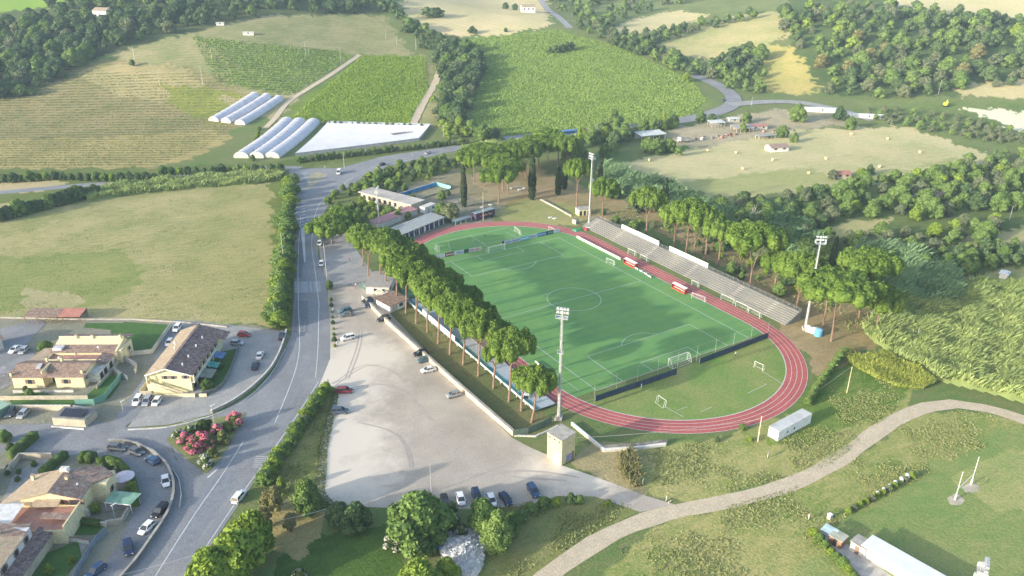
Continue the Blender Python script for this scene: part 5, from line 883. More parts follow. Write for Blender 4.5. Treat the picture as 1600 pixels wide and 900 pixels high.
# lawn fence with green screen
def wall(name, pts, h, th, m, label, cat='wall', z=0, cap=None, smooth=False, world=False, group=None):
    P = pts if world else [G(*p)[:2] for p in pts]
    if smooth: P = densify(P, False, 3)
    root = empty(name, (P[0][0], P[0][1], z), label=label, cat=cat, group=group) if cap else None
    mb = MB(); cp = MB(); ox, oy = (P[0][0], P[0][1]) if cap else (0, 0)
    for i in range(len(P)-1):
        a = Vector((P[i][0], P[i][1])); b = Vector((P[i+1][0], P[i+1][1])); d = (b-a).normalized(); n = Vector((-d.y, d.x))*th/2; e = d*th*.35*(i < len(P)-2); b2 = b+e
        q = [(a-n), (b2-n), (b2+n), (a+n)]; zb = (z-z if cap else z)+.003*(i % 2); mb.prism([(v.x-ox, v.y-oy) for v in q], zb-.1, zb+h)
        if cap: n2 = n*1.5; q = [(a-n2), (b2-n2), (b2+n2), (a+n2)]; cp.prism([(v.x-ox, v.y-oy) for v in q], zb+h, zb+h+.1)
    if cap: mb.build('wall_face', m, root); cp.build('coping', cap, root); return root
    return mb.build(name, m, label=label, cat=cat, group=group)
wall('screen_fence', [(118, 634), (148, 633), (163, 626), (192, 590)], 1.9, .1, mat('green_net', (.16, .34, .28), var=.1), 'curved teal screened fence around the lawn of the joined villas', 'fence')
wall('street_wall', [(20, 641), (112, 641)], 1.5, .25, BEIGE, 'long cream wall above the two parked silver cars', cap=OFFW)
wall('street_wall', [(116, 643), (150, 648)], 1.7, .25, mat('peach_wall', (.58, .44, .30)), 'short peach wall beside the carport', cap=OFFW)
wall('lane_wall', [(268, 510), (238, 552), (200, 556)], 1.3, .2, OFFW, 'pale wall around the bright green lawn', cap=CONC)
wall('ramp_wall', [(188, 560), (214, 574), (212, 585)], 1.6, .2, OFFW, 'angled pale ramp wall beside the villa block', cap=CONC)
wall('ramp_wall', [(178, 580), (200, 595)], 1.4, .2, OFFW, 'short pale ramp wall at the corner of the lawn', cap=CONC)
wall('field_wall', [(-10, 497), (130, 500), (210, 500), (290, 505), (355, 512)], .55, .2, CONC, 'low wall between the estate and the big meadow')
wall('yard_wall', [(448, 518), (440, 545), (425, 575), (400, 602), (366, 628), (330, 646)], .9, .3, CONC, 'curved grey retaining wall between the estate yard and the main road', smooth=True, cap=OFFW)
wall('garden_fence', [(374, 543), (356, 590), (338, 612), (305, 622)], 1.2, .1, CONCD, 'dark fence around the gardens of the long yellow house', 'fence', smooth=True)
wall('kerb_wall', [(200, 672), (262, 668), (300, 660), (332, 650)], .25, .35, OFFW, 'low pale kerb wall along the top of the side street', smooth=True)
wall('ramp_parapet', [(170, 692), (192, 692), (215, 697), (240, 709), (258, 725), (270, 748), (272, 775), (262, 806), (240, 840), (212, 880), (190, 905)], .95, .35, CONCD, 'dark curved retaining wall with scribbled paint between side street and main road', smooth=True, cap=CONC)
wall('guard_rail', [(270, 735), (280, 752), (284, 775), (281, 795)], .7, .12, METAL, 'white guard rail on the outside of the street bend', 'guard rail', smooth=True)
# carport with solar panel roof
o, a = frame((-126.3, 57.5), (-119.6, 52.2)); Cp = empty('carport', o, a, label='small flat-roofed cream garage with dark solar panels on top by the side street', cat='garage')
MB().box(0, 8.6, 0, 5.0, 0, 2.1).build('wall', BEIGE, Cp); MB().box(-.2, 8.8, .3, 5.2, 2.1, 2.3).build('roof', CONCD, Cp); MB().slab([(1.5, .8, 2.45), (7.5, .8, 2.45), (7.5, 3.5, 3.0), (1.5, 3.5, 3.0)], .08).build('solar_panel', mat('solar_cells', (.03, .035, .05), rough=.2), Cp)
MB().box(0, 8.6, -1.0, -.8, 0, .4).build('front_kerb', WHITE, Cp)
MB().box(5.0, 6.2, -.03, 0, 1.3, 2.0).build('solar_inverter', METAL, Cp) if False else None
# long brown-roofed canopy at the back of the estate
o, a = frame((-129.6, 125.2), (-114.0, 115.9)); K = empty('open_carport', o, a, label='long open carport with brown and red tiled roof at the meadow edge', cat='carport')
MB().slab([(0, 0, 2.5), (10.4, 0, 2.5), (10.4, 5, 3.1), (0, 5, 3.1)], .15).build('roof', T_BROWN, K); MB().slab([(10.6, 0, 2.55), (17.6, 0, 2.55), (17.6, 5, 3.15), (10.6, 5, 3.15)], .15).build('roof', mat('red_roof_sheet', (.46, .20, .15), var=.12), K, label='red roof half')
MB().box(0, 17.6, 4.8, 5, 0, 2.9).build('back_wall', CONCD, K)
for x in (.2, 4, 8, 12, 17.3): MB().box(x-.1, x+.1, .2, .4, 0, 2.45).build('post', BRONZE, K)
# partial houses at the left edge
o, a = frame(G(-30, 610)[:2], G(12, 596)[:2]); E1 = empty('porch_house', o, a, label='open grey-roofed porch cut by the left edge below the villa cluster', cat='porch')
MB().slab([(0, 0, 2.6), (7.5, 0, 2.6), (7.5, 4, 3.0), (0, 4, 3.0)], .15).build('roof', mat('grey_roof', (.33, .31, .33)), E1)
for x in (.3, 3.8, 7.2):
    for y in (.3, 3.7): MB().box(x-.08, x+.08, y-.08, y+.08, 0, 2.6).build('post', BRONZE, E1)
o, a = frame(G(-40, 562)[:2], G(6, 546)[:2]); E2 = empty('villa', o, a, label='pale villa cut by the left edge behind the parked white car', cat='house')
gwall(MB(), 0, 8, 0, 7, 4, 5.2, 'x').build('wall', OFFW, E2); gable(MB(), 0, 8, 0, 7, 4, 5.2, 'x').build('roof', T_BROWN, E2); win(E2, 6, 0, 1.5, 1.2, 1.3, fr=BRONZE); win(E2, 8, 3.5, 1.5, 1.2, 1.3, 'x', 1, BRONZE)
wall('green_roofed_shed', [(-25, 660), (12, 640)], 2.3, 3.0, mat('sage_panel', (.24, .38, .28)), 'sage green shed cut by the left edge beside the silver cars', 'shed', cap=mat('sage_roof', (.30, .44, .33)))
o, a = frame(G(-50, 790)[:2], G(2, 755)[:2]); E3 = empty('villa', o, a, label='blank pale house wall cut by the left edge beside the paved courtyard', cat='house')
gwall(MB(), 0, 7.5, 0, 8, 5.2, 6.4, 'y').build('wall', mat('greige_wall', (.55, .50, .45), var=.04), E3); gable(MB(), 0, 7.5, 0, 8, 5.2, 6.4, 'y', .3).build('roof', T_BROWN, E3)
sheet('courtyard_paving', [(0, 790), (20, 745), (60, 715), (95, 712), (64, 742), (40, 770), (25, 800), (0, 810)], .06, PAVE)
wall('courtyard_wall', [(12, 742), (32, 716), (60, 716), (82, 716)], 1.4, .25, BEIGE, 'low wall between the paved courtyard and the side street', cap=CONC)
# ---- joined pink and tan roofed houses (C)
o, a = frame((-136.2, 19.5), (-136.2+8.6, 19.5-4.9)); C_ = empty('villa', o, a, label='villa with pink tiled main roof, tan side roof and roof terrace at lower left', cat='house')
# local: x right-down along the facade, y towards the back
gwall(MB(), 1.0, 13.2, 2.6, 9.8, 5.6, 7.3, 'y', .52, 0).build('wall', CREAM, C_)
xr = 1.0+12.2*.52; k = 1.7/(12.2*.48)
rp = MB().slab([(xr, 2.0, 7.45), (13.7, 2.0, 5.6), (13.7, 7.2, 5.6), (xr, 10.2, 7.45)], .2).slab([(xr+.02, 10.2, 7.44), (13.7, 7.2, 5.6), (17.0, 10.6, 5.3), (13.4, 13.0, 5.9)], .2).build('roof', T_PINK, C_, label='pink tiled roof slope')
rt = MB().slab([(-2.6, 2.0, 5.0), (xr-.02, 2.0, 7.45), (xr-.02, 10.2, 7.45), (-.4, 11.0, 5.2)], .2).build('roof', T_TAN, C_, label='tan roof slope')
chimney(rt, .9, 8.6, 6.0, 1.0, CREAM); chimney(rp, 8.9, 7.0, 6.9, .8, CREAM); dish(rp, 8.2, 9.0, 7.2); chim_small(rp, 11.4, 6.0, 6.1, .5)
MB().box(6.6, 8.4, 9.0, 9.9, 6.6, 8.2).build('chimney', OFFW, rp)
MB().box(13.2, 16.4, 7.6, 12.2, 0, 5.15).build('side_wall', CREAM, C_)
win(C_, 12.0, 2.6, 3.8, 1.9, 1.2, fr=TERR); win(C_, 9.6, 2.6, 4.0, .8, 1.0, fr=TERR); win(C_, 16.4, 9.4, 1.9, .8, 1.2, 'x', 1, CONC)
MB().box(.4, 13.2, -4.8, 2.59, 0, 3.4).build('terrace_wall', CREAM, C_); MB().box(.6, 13.0, -4.6, 2.4, 3.4, 3.45).build('terrace_floor', TERR, C_)
MB().slab([(4, 1.0, 4.7), (9.4, 1.0, 4.7), (9.4, 2.55, 5.3), (4, 2.55, 5.3)], .15).build('porch_roof', T_TAN, C_)
MB().slab([(-2.8, -5.4, 4.9), (2.6, -5.4, 4.9), (2.6, 1.4, 5.3), (-2.8, 1.4, 5.3)], .1).build('awning', mat('white_awning', (.66, .66, .66)), C_, label='white terrace awning')
MB().box(7.5, 12.9, -1.4, -1.15, 3.4, 4.4).box(12.9, 13.2, -4.8, 2.5, 3.4, 4.5).build('parapet', CREAM, C_)
MB().slab([(7.6, -2.8, 4.9), (13.0, -2.8, 4.5), (13.0, -1.2, 4.5), (7.6, -1.2, 5.1)], .12).build('stair_roof', T_PINK, C_)
o, a = frame((-143.0, 13.2), (-143.0+8.6, 13.2-4.9)); D_ = empty('villa', o, a, label='villa at the lower left corner, white wall with three dark windows above a lean-to', cat='house')
MB().box(0, 10.6, -14, 2.2, 0, 5.9).build('wall', mat('pale_lilac_wall', (.62, .60, .62), var=.04), D_)
rf = MB().slab([(-.5, -14.4, 6.6), (11.0, -14.4, 6.05), (11.0, -.6, 6.05), (-.5, -.6, 6.6)], .2).build('roof', T_TAN, D_); MB().slab([(-.5, -.58, 6.62), (11.0, -.58, 6.07), (10.2, 3.6, 5.6), (-.5, 3.6, 6.1)], .2).build('roof', T_PINK, D_, label='pinkish back part of the roof')
for y, s in ((.2, .8), (-3.4, .8), (-7.6, 1.1)): win(D_, 10.6, y, 3.9, s, 1.2, 'x', 1, BARKG)
MB().slab([(10.62, -14.4, 3.7), (13.6, -14.4, 2.9), (13.6, 5.0, 2.9), (10.62, 5.0, 3.7)], .18).build('lean_to_roof', T_DARK, D_); MB().box(10.62, 13.1, -14, 4.6, 0, 2.8).build('lean_to_wall', BEIGE, D_)
dish(rf, 4.2, -4.6, 6.3); chimney(rf, 5.8, .2, 6.2, .8, CREAM); chim_small(rf, 4.3, 1.0, 6.3, .8)
MB().box(0, 9, -16.8, -14.41, 0, 6.0).build('front_wing', YEL, D_)
wall('garden_fence', [(168, 832), (150, 848), (120, 900), (105, 940)], 1.5, .1, mat('slate_fence', (.22, .27, .33)), 'blue-grey fence between the lower gardens and the street', 'fence', smooth=True)
wall('garden_wall', [(112, 816), (168, 823)], 1.0, .2, BEIGE, 'beige wall below the green garden canopy', cap=OFFW)
wall('garden_wall', [(95, 843), (140, 850)], 1.0, .2, OFFW, 'low pale wall dividing the lowest garden', cap=BRONZE)
wall('gate_wall', [(166, 822), (192, 818), (203, 798)], 1.3, .25, CONC, 'grey garden wall with gate below the curved hedge', cap=CONC)
wall('garden_stair_wall', [(120, 802), (140, 806)], 1.6, .8, OFFW, 'thick pale stair wall beside the lime bush')
sheet('garden_paving', [(150, 752), (178, 742), (205, 762), (206, 792), (160, 800), (152, 780)], .05, mat('red_tiles_paving', (.40, .30, .27), col2=(.30, .27, .26), vs=.3))
sheet('garden_paving', [(95, 855), (140, 846), (128, 862), (118, 876), (85, 868)], .055, PAVE)
# canopy and parasol in the garden
o, a = frame(G(166, 798)[:2], G(196, 801)[:2]); t = empty('garden_canopy', o, a, label='green garden canopy with white front edge below the parasol', cat='canopy')
MB().slab([(0, 0, 2.3), (6.0, 0, 2.3), (6.6, 3.4, 2.7), (.2, 3.4, 2.7)], .08).build('cover', mat('green_canvas', (.20, .36, .27)), t); MB().box(0, 6, -.06, -.005, 2.1, 2.3).build('valance', WHITE, t)
for x in (.1, 5.9):
    for y in (.1, 3.2): MB().tube((x, y, 0), (x, y, 2.25), .06).build('post', WHITE, t)
t = empty('round_parasol', G(197, 758), label='round pink-white parasol open over the garden terrace', cat='parasol')
mb = MB(); n = 16; mb.add([(0, 0, 2.9)]+[(2.2*math.cos(i*2*math.pi/n), 2.2*math.sin(i*2*math.pi/n), 2.45) for i in range(n)]+[(2.2*math.cos(i*2*math.pi/n), 2.2*math.sin(i*2*math.pi/n), 2.3) for i in range(n)], [(0, i+1, (i+1) % n+1) for i in range(n)]+[(i+1, i+1+n, (i+1) % n+1+n, (i+1) % n+1) for i in range(n)])
mb.build('canopy', mat('pink_white_canvas', (.68, .60, .66)), t); MB().tube((0, 0, 0), (0, 0, 2.9), .05).build('pole', METAL, t); MB().tube((0, 0, 0), (0, 0, .1), .4, .4, 10).build('base', CONC, t)
# ---- club building and neighbours
o, a = frame((-3.0, 128.2), (26.8, 140.6)); t = empty('club_building', o, a, label='long low clubhouse with grey flat roof and dark blue front facing the track', cat='building')
MB().box(.4, 31.6, .8, 6.5, 0, 3.1).build('wall', mat('navy_front', (.05, .07, .13), var=.1), t); rf = MB().slab([(-.2, -.4, 3.25), (32.3, -.4, 3.25), (32.3, 7.3, 3.6), (-.2, 7.3, 3.6)], .2).build('roof', mat('grey_roof_sheet', (.36, .38, .37), var=.1, fine=2), t)
MB().box(-.2, 32.3, 7.31, 7.5, 3.1, 3.75).build('roof_edge', WHITE, rf)
for i in range(11): x = .6+i*3.08; MB().box(x-.12, x+.12, -.1, .1, 0, 3.05).build('pillar', WHITE, t)
for i in (1, 4, 5, 8, 9, 10): win(t, 2.1+i*3.05, .8, .6, 1.6, 1.5, fr=WHITE)
for i in (2, 6): MB().box(1.6+i*3.05, 2.6+i*3.05, .74, .79, 0, 2.1).build('door', WHITE, t)
o2 = G(612, 366); t = empty('red_roofed_annex', (o2[0]-2.5, o2[1]+7.5, 0), a, label='low annex with faded red roof behind the clubhouse', cat='building')
MB().box(0, 24, 0, 5, 0, 2.7).build('wall', OFFW, t); MB().slab([(-.3, -.3, 2.75), (24.3, -.3, 2.75), (24.3, 5.3, 3.1), (-.3, 5.3, 3.1)], .15).build('roof', mat('faded_red_roof', (.42, .22, .22), var=.1), t)
t = empty('site_cabin', G(664, 334), a, label='small white cabin behind the far end of the clubhouse', cat='cabin'); MB().box(0, 7.4, 0, 3, 0, 2.7).build('wall', WHITE, t); MB().box(-.1, 7.5, -.1, 3.1, 2.7, 2.82).build('roof', OFFW, t); win(t, 5.5, 0, 1.1, 1.2, .9); MB().box(2, 3, -.05, -.001, 0, 2.1).build('door', METAL, t)
g0 = G(643, 333); g1 = G(562, 312); o, a = frame(g1, g0); t = empty('derelict_building', o, a, label='derelict flat-roofed building with stained pale roof beside the empty pool', cat='building')
Lg = math.hypot(g0[0]-g1[0], g0[1]-g1[1]); MB().box(.5, Lg-.4, .5, 8.2, 0, 3.6).build('wall', BEIGE, t); MB().box(-.3, Lg+.2, -.4, 8.8, 3.6, 3.95).build('roof', mat('stained_roof', (.56, .52, .46), col2=(.34, .32, .29), vs=.15, fine=1.5), t)
for k in range(7): MB().box(2+k*3.2, 3.6+k*3.2, .44, .495, .9, 2.6).build('window_opening', DARK, t)
# empty swimming pool (raised rim basin)
pc = [G(*p)[:2] for p in ((628, 307), (682, 290), (706, 297), (656, 314))]; o, a = frame(pc[0], pc[1]); t = empty('empty_swimming_pool', (*pc[0], 0), a, label='abandoned rectangular swimming pool with flaking blue and turquoise walls', cat='swimming pool')
LP = math.hypot(pc[1][0]-pc[0][0], pc[1][1]-pc[0][1]); WP = math.hypot(pc[3][0]-pc[0][0], pc[3][1]-pc[0][1])*.85
bl = mat('blue_pool_paint', (.06, .28, .58), var=.2, vs=.3); tq = mat('turquoise_pool_paint', (.25, .60, .60), var=.15, vs=.3)
MB().box(0, LP, -.001, .25, 0, 1.7).build('side_wall', bl, t); MB().box(LP, LP+.25, -WP, .25, 0, 1.7).build('end_wall', tq, t); MB().box(0, LP, -WP-.25, -WP, 0, .7).build('side_wall', CONC, t); MB().box(-.25, 0, -WP, .25, 0, .8).build('end_wall', tq, t); MB().box(0, LP, -WP, 0, .01, .05).build('basin_floor', mat('pool_silt', (.33, .27, .2), col2=(.2, .22, .1), vs=.3), t)
MB().box(-.6, LP+.8, .26, 1.0, .5, 1.75).build('rim', CONC, t)
# coloured trailer, tents and yard things behind the far bend
o, a = frame(G(744, 346), G(779, 336)); t = empty('kiosk_trailer', o, a, label='dark kiosk trailer with purple and yellow lettering behind the far bend', cat='trailer')
MB().box(0, 10.6, 0, 2.6, .5, 3.4).build('body', mat('dark_purple', (.07, .045, .09)), t); MB().box(-.1, 10.7, -.1, 2.7, 3.4, 3.5).build('roof', mat('slate_roof', (.26, .34, .36)), t)
lm = mat('yellow_sign', (.75, .55, .12)); lp = mat('purple_sign', (.50, .16, .50))
for i, m_ in enumerate((lp, lp, lm, lm, lp, lm, lm)): MB().tube((2.6+i*.95, -.03, 1.7+.22*(i % 2)), (2.6+i*.95, -.10, 1.7+.22*(i % 2)), .36, .36, 7).build('sign_letter', m_, t)
for x in (1.5, 9): MB().tube((x, -.05, .4), (x, .25, .4), .4, .4, 10).build('wheel', TIRE, t)
o, a = frame(G(712, 353), G(738, 345)); t = empty('players_shelter', o, a, label='low shelter with grey-blue sheet roof left of the kiosk trailer', cat='shelter')
MB().box(0, 9, 1.9, 2.1, 0, 1.9).build('back_panel', mat('teal_panel', (.12, .30, .30)), t); MB().slab([(-.2, -.2, 1.9), (9.2, -.2, 1.9), (9.2, 2.2, 2.2), (-.2, 2.2, 2.2)], .07).build('roof', mat('blue_grey_sheet', (.22, .28, .30)), t)
for x in (0, 3, 6, 9): MB().box(x-.05, x+.05, 0, .1, 0, 1.85).build('post', WHITE, t)
o, a = frame(G(899, 333), G(907, 340)); t = empty('changing_shed', o, a, label='small yellow shed with dark doorways next to the far floodlight mast', cat='shed')
MB().box(0, 4.0, 0, 5.6, 0, 2.7).build('wall', YEL, t); MB().box(-.2, 4.2, -.2, 5.8, 2.7, 2.85).build('roof', CONC, t)
for y in (1.0, 2.8, 4.6): MB().box(4.0, 4.05, y-.5, y+.5, .05, 2.1).build('door', DARK, t)
wall('low_garden_wall', [(845, 313), (870, 326), (893, 339)], .8, .4, CONC, 'low concrete wall running from the wide cypress to the yellow shed')
# ---- forecourt buildings
o, a = frame((-29.8, 91.0), (-24.6, 87.2)); t = empty('entrance_pavilion', o, a, label='flat grey-roofed entrance pavilion at the top of the gravel car park', cat='building')
MB().box(.4, 8.4, .4, 13, 0, 2.8).build('wall', OFFW, t); MB().box(-.3, 8.8, -.3, 13.4, 2.8, 3.05).build('roof', mat('felt_roof', (.36, .34, .33), var=.08), t); win(t, 6.5, .4, .8, 1.0, 1.3); MB().box(3.2, 4.2, .34, .39, 0, 2.1).build('door', DARK, t); win(t, 8.4, 3, .9, 1.6, 1.2, 'x', 1)
o, a = frame((-28.6, 72.6), (-22.6, 74.4)); t = empty('ticket_hut', o, a, label='white hut with brown tiled roof between two pine trunks', cat='hut')
MB().box(.5, 7.6, .4, 7.2, 0, 2.6).build('wall', WHITE, t); MB().slab([(-.2, -.3, 2.75), (8.3, -.3, 2.75), (8.3, 7.8, 3.3), (-.2, 7.8, 3.3)], .2).build('roof', T_BROWN, t); win(t, 5.2, .4, .9, 1.6, 1.1); MB().box(1.4, 3.6, .34, .39, .1, 2.1).build('shutter', METAL, t)
o, a = frame(G(582, 466), G(592, 472)); t = empty('canvas_gazebo', o, a, label='small pale yellow canvas gazebo beside the brown-roofed hut', cat='gazebo')
MB().slab([(0, 0, 2.3), (2.8, 0, 2.3), (2.8, 3, 2.5), (0, 3, 2.5)], .06).build('cover', mat('cream_canvas', (.72, .70, .52)), t)
for x in (.1, 2.7):
    for y in (.1, 2.9): MB().tube((x, y, 0), (x, y, 2.3), .05).build('post', METAL, t)
t = empty('green_bin_shed', G(570, 452), .2, label='dark green shed box at the foot of a pine by the gate', cat='shed'); MB().box(0, 2.2, 0, 1.6, 0, 2.0).build('body', GREENP, t); MB().box(-.1, 2.3, -.1, 1.7, 2.0, 2.1).build('lid', CONCD, t)
# boundary wall, raised walkway with posts, white fence panels
wall('boundary_wall', [(-31.8, 88), (-32.2, 68), (-31.2, 20), (-30.4, -6.2)], 1.5, .5, BEIGE, 'long beige boundary wall along the gravel car park', world=True, cap=CONC)
wall('green_mesh_fence', [(803, 682), (825, 678), (848, 668), (862, 660)], 1.9, .12, mat('olive_mesh', (.12, .17, .13)), 'dark green mesh fence by the yellow tower', 'fence')
wall('base_wall', [(-30.3, -6.4), (-26, -9.3), (-22, -9.0), (-18.6, -8.4)], .35, .4, OFFW, 'low white footing wall below the green mesh fence', world=True)
wall('white_boundary_wall', [(893, 664), (944, 706), (1000, 702), (1040, 697)], .8, .35, OFFW, 'white low wall in front of the near bend by the tower', cap=WHITE)
wall('grey_panel_fence', [(944, 704), (1000, 700), (1042, 695)], 1.6, .1, CONCD, 'grey panel fence standing on the white low wall', 'fence')
t = empty('raised_walkway', (-17.2, 38.5, 0), label='raised pale blue walkway on posts behind the stone pine row', cat='walkway')
MB().box(-3, 3.2, -39, 39, .7, .9).build('deck', mat('pale_blue_paving', (.42, .48, .52), col2=(.32, .37, .42), vs=.15), t)
MB().box(-3.15, -3.0, -39, 39, .55, 1.25).build('edge_beam', mat('pale_beam', (.48, .58, .56)), t)
MB().box(-2.95, -1.5, -39, 39, .905, .93).build('lane_strip', mat('teal_lane', (.13, .34, .36)), t)
for k in range(19): MB().box(-3.14, -2.9, -38.6+k*4.2, -38.3+k*4.2, 0, .69).build('post', OFFW, t)
t = empty('white_fence', (-20.5, 54, 0), label='white panel fence behind the middle trunks of the pine row', cat='fence')
for k in range(9): MB().box(-.03, .03, -11+k*2.45, -8.7+k*2.45, 1.3, 2.8).build('panel', WHITE, t); MB().box(-.06, .06, -11.1+k*2.45, -11.02+k*2.45, 0, 2.9).build('post', METAL, t)
t = empty('dugout', (-15.6, 36, .9), label='brown-roofed shelter between walkway and running track', cat='shelter'); MB().box(-1.4, 1.2, -8, 8, 2.2, 2.35).build('roof', T_DARK, t); MB().box(1.0, 1.15, -8, 8, 0, 2.2).build('back_panel', CONCD, t)
for y in (-7.8, 0, 7.8): MB().box(-1.3, -1.2, y, y+.1, 0, 2.2).build('post', METAL, t)
# yellow pump tower
o, a = frame((-27.3, -22.2), (-22.6, -21.2)); t = empty('transformer_tower', o, a, label='tall square yellow transformer tower at the corner of the gravel car park', cat='tower')
MB().box(0, 4.6, 0, 4.6, 0, 7.0).build('wall', mat('mustard_render', (.62, .53, .30), var=.08, vs=.5, fine=2), t); MB().slab([(-.15, -.15, 7.1), (4.75, -.15, 7.25), (4.75, 4.75, 7.25), (-.15, 4.75, 7.1)], .22).build('roof', CONC, t)
MB().box(-.04, -.001, .6, 2.6, 0, 2.6).build('painted_patch', WHITE, t); MB().box(1.6, 3.4, -.04, -.001, .3, 2.1).build('graffiti_panel', mat('violet_graffiti', (.40, .38, .55), col2=(.16, .13, .26), vs=1.8), t); MB().box(3.6, 4.3, -.04, -.001, .1, 2.2).build('door', BRONZE, t)
for y in (.8, 2.3, 3.8): MB().box(-.03, -.001, y-.25, y+.25, 6.0, 6.4).build('vent', DARK, t)
# white hut container near bend
o, a = frame((23.4, -41.9), (37.1, -40.8)); t = empty('white_cabin', o, a, label='long white prefabricated cabin outside the near bend of the track', cat='cabin')
MB().box(0, 13.4, 0, 2.9, .15, 2.9).build('body', mat('worn_white_panel', (.76, .77, .75), var=.06, vs=.6, fine=2), t); MB().box(-.06, 13.46, -.06, 2.96, 2.9, 3.0).build('roof', mat('dirty_white_roof', (.62, .62, .60), col2=(.46, .46, .45), vs=.5), t)
for x in (3.6, 6.4): win(t, x, 0, 1.2, .5, .5, fr=METAL)
for x in (.5, 6.7, 12.9): MB().box(x-.2, x+.2, .4, 2.5, 0, .15).build('skid', CONCD, t)
# bottom right buildings
g0 = G(1345, 868); g1 = G(1425, 915); o, a = frame(g0, g1); t = empty('white_roofed_hall', o, a, label='long building with bright white flat roof cut by the bottom edge', cat='building')
MB().box(0, 22, 0, 3.6, 0, 2.6).build('wall', OFFW, t); MB().box(-.3, 22, -.3, 4.2, 2.6, 2.8).build('roof', mat('bright_white_roof', (.72, .73, .75), var=.04), t); win(t, 3, 3.6, 1, 1.4, 1, 'y', 1)
o, a = frame(G(1326, 860), G(1346, 872)); t = empty('grey_roofed_shed', o, a, label='small grey flat-roofed shed attached before the white-roofed building', cat='shed')
MB().box(0, 3.2, .2, 3.0, 0, 2.3).build('wall', OFFW, t); MB().box(-.2, 3.3, 0, 3.2, 2.3, 2.42).build('roof', CONC, t); MB().box(1, 1.9, .14, .19, 0, 1.9).build('door', BRONZE, t)
o, a = frame(G(1294, 848), G(1308, 856)); t = empty('wooden_kiosk', o, a, label='small brown kiosk with pale flat roof beside the clipped green hedge', cat='kiosk')
MB().box(0, 2.6, 0, 2.4, 0, 2.0).build('wall', mat('brown_boards', (.30, .17, .11)), t); MB().box(-.2, 2.8, -.2, 2.6, 2.0, 2.12).build('roof', mat('sage_grey_roof', (.42, .43, .34)), t); MB().box(.9, 1.7, -.05, -.001, 0, 1.8).build('door', DARK, t)
o, a = frame(G(1280, 838), G(1294, 846)); t = empty('canopy_shelter', o, a, label='pale blue sheet canopy at the upper end of the kiosk row', cat='canopy')
MB().slab([(0, 0, 2.0), (2.9, 0, 2.0), (2.9, 2.2, 2.2), (0, 2.2, 2.2)], .08).build('roof', mat('pale_blue_sheet', (.42, .56, .60)), t)
for x in (.1, 2.8):
    for y in (.1, 2.1): MB().tube((x, y, 0), (x, y, 2), .05).build('post', METAL, t)
sheet('concrete_strip', [(1280, 833), (1292, 828), (1400, 905), (1350, 905)], .05, mat('strip_concrete', (.44, .43, .41), var=.12))
# ------------------------------------------------------------------ stand
t = empty('terraced_stand', (75.2, 54, 0), label='long stepped concrete stand along the far touchline side of the track', cat='stand')
mb = MB(); ns = 8; rng = random.Random(3)
pr_ = [(0, 0)]
for i in range(ns): pr_ += [(i*.79, (i+1)*.41), ((i+1)*.79, (i+1)*.41)]
pr_ += [(ns*.79+.6, ns*.41), (ns*.79+.6, 0)]
n = len(pr_); mb.add([(a, -54, b) for a, b in pr_]+[(a, 54, b) for a, b in pr_], [tuple(range(n)), tuple(range(2*n-1, n-1, -1))]+[((i+1) % n, i, i+n, (i+1) % n+n) for i in range(n)])
mb.build('steps', mat('weathered_steps', (.25, .245, .215), col2=(.17, .17, .165), vs=.06, fine=2.5), t)
sb = MB()
for i in range(ns): sb.box(i*.79+.3, i*.79+.66, -53.8, 53.8, (i+1)*.41+.004, (i+1)*.41+.08)
sb.build('seat_slabs', mat('pale_seat_slab', (.33, .325, .29), col2=(.23, .23, .22), vs=.07), t)
for y in (-45, -30, -8, 14, 34, 50):
    a = MB()
    for i in range(ns*2): a.box(i*.395-.02, i*.395+.42, y-.8, y+.8, i*.205+.06, i*.205+.27)
    a.build('stair', CONC, t)
mb = MB()
for k in range(45): y = -53.6+k*2.43; mb.tube((6.8, y, 3.25), (6.8, y, 4.2), .04, .04, 4)
mb.tube((6.8, -53.6, 4.2), (6.8, 53.4, 4.2), .035, .035, 4).tube((6.8, -53.6, 3.75), (6.8, 53.4, 3.75), .03, .03, 4); mb.build('railing', METAL, t)
def board(name, a, b, h, z, th, segs, label, cat, group=None, post=None):
    """segs: list of (fraction, material)"""
    A = Vector((a[0], a[1])); Bv = Vector((b[0], b[1])); Ln = (Bv-A).length; t = empty(name, (A.x, A.y, z), math.atan2(Bv.y-A.y, Bv.x-A.x), label=label, cat=cat, group=group); x = 0
    for f_, m_ in segs: MB().box(x+.02, x+f_*Ln-.02, -th/2, th/2, .08, h).build('panel', m_, t); x += f_*Ln
    k = max(2, int(Ln/(post or 3)))
    for i in range(k+1): MB().box(i*Ln/k-.04, i*Ln/k+.04, th/2+.005, th/2+.08, 0, h-.03).build('post', METAL, t)
    return t
for (a, b, lab) in (((970, 357), (1024, 385), 'white panel behind the far half of the stand'), ((1050, 390), (1106, 419), 'white panel behind the middle of the stand')):
    p = G(*a, 3.4); q = G(*b, 3.4); board('white_screen', (81.75, q[1]), (81.75, p[1]), 1.9, 3.3, .1, [(.5, WHITE), (.5, WHITE)], lab, 'screen')
RED = mat('red_panel', (.50, .08, .06), var=.1); BLU = mat('blue_panel', (.06, .22, .50)); LBL = mat('light_blue_panel', (.16, .48, .62)); NAV = mat('navy_panel', (.05, .07, .14)); DGR = mat('dark_green_panel', (.04, .10, .07)); MRN = mat('maroon_panel', (.22, .06, .07)); LGR = mat('light_grey_panel', (.55, .60, .66)); TXT = mat('sign_print', (.16, .25, .42)); TXR = mat('red_print', (.55, .10, .10))
A0 = G(664, 408); A1 = G(752.5, 391); B0 = G(784, 383.5); B1 = G(875, 362.5)
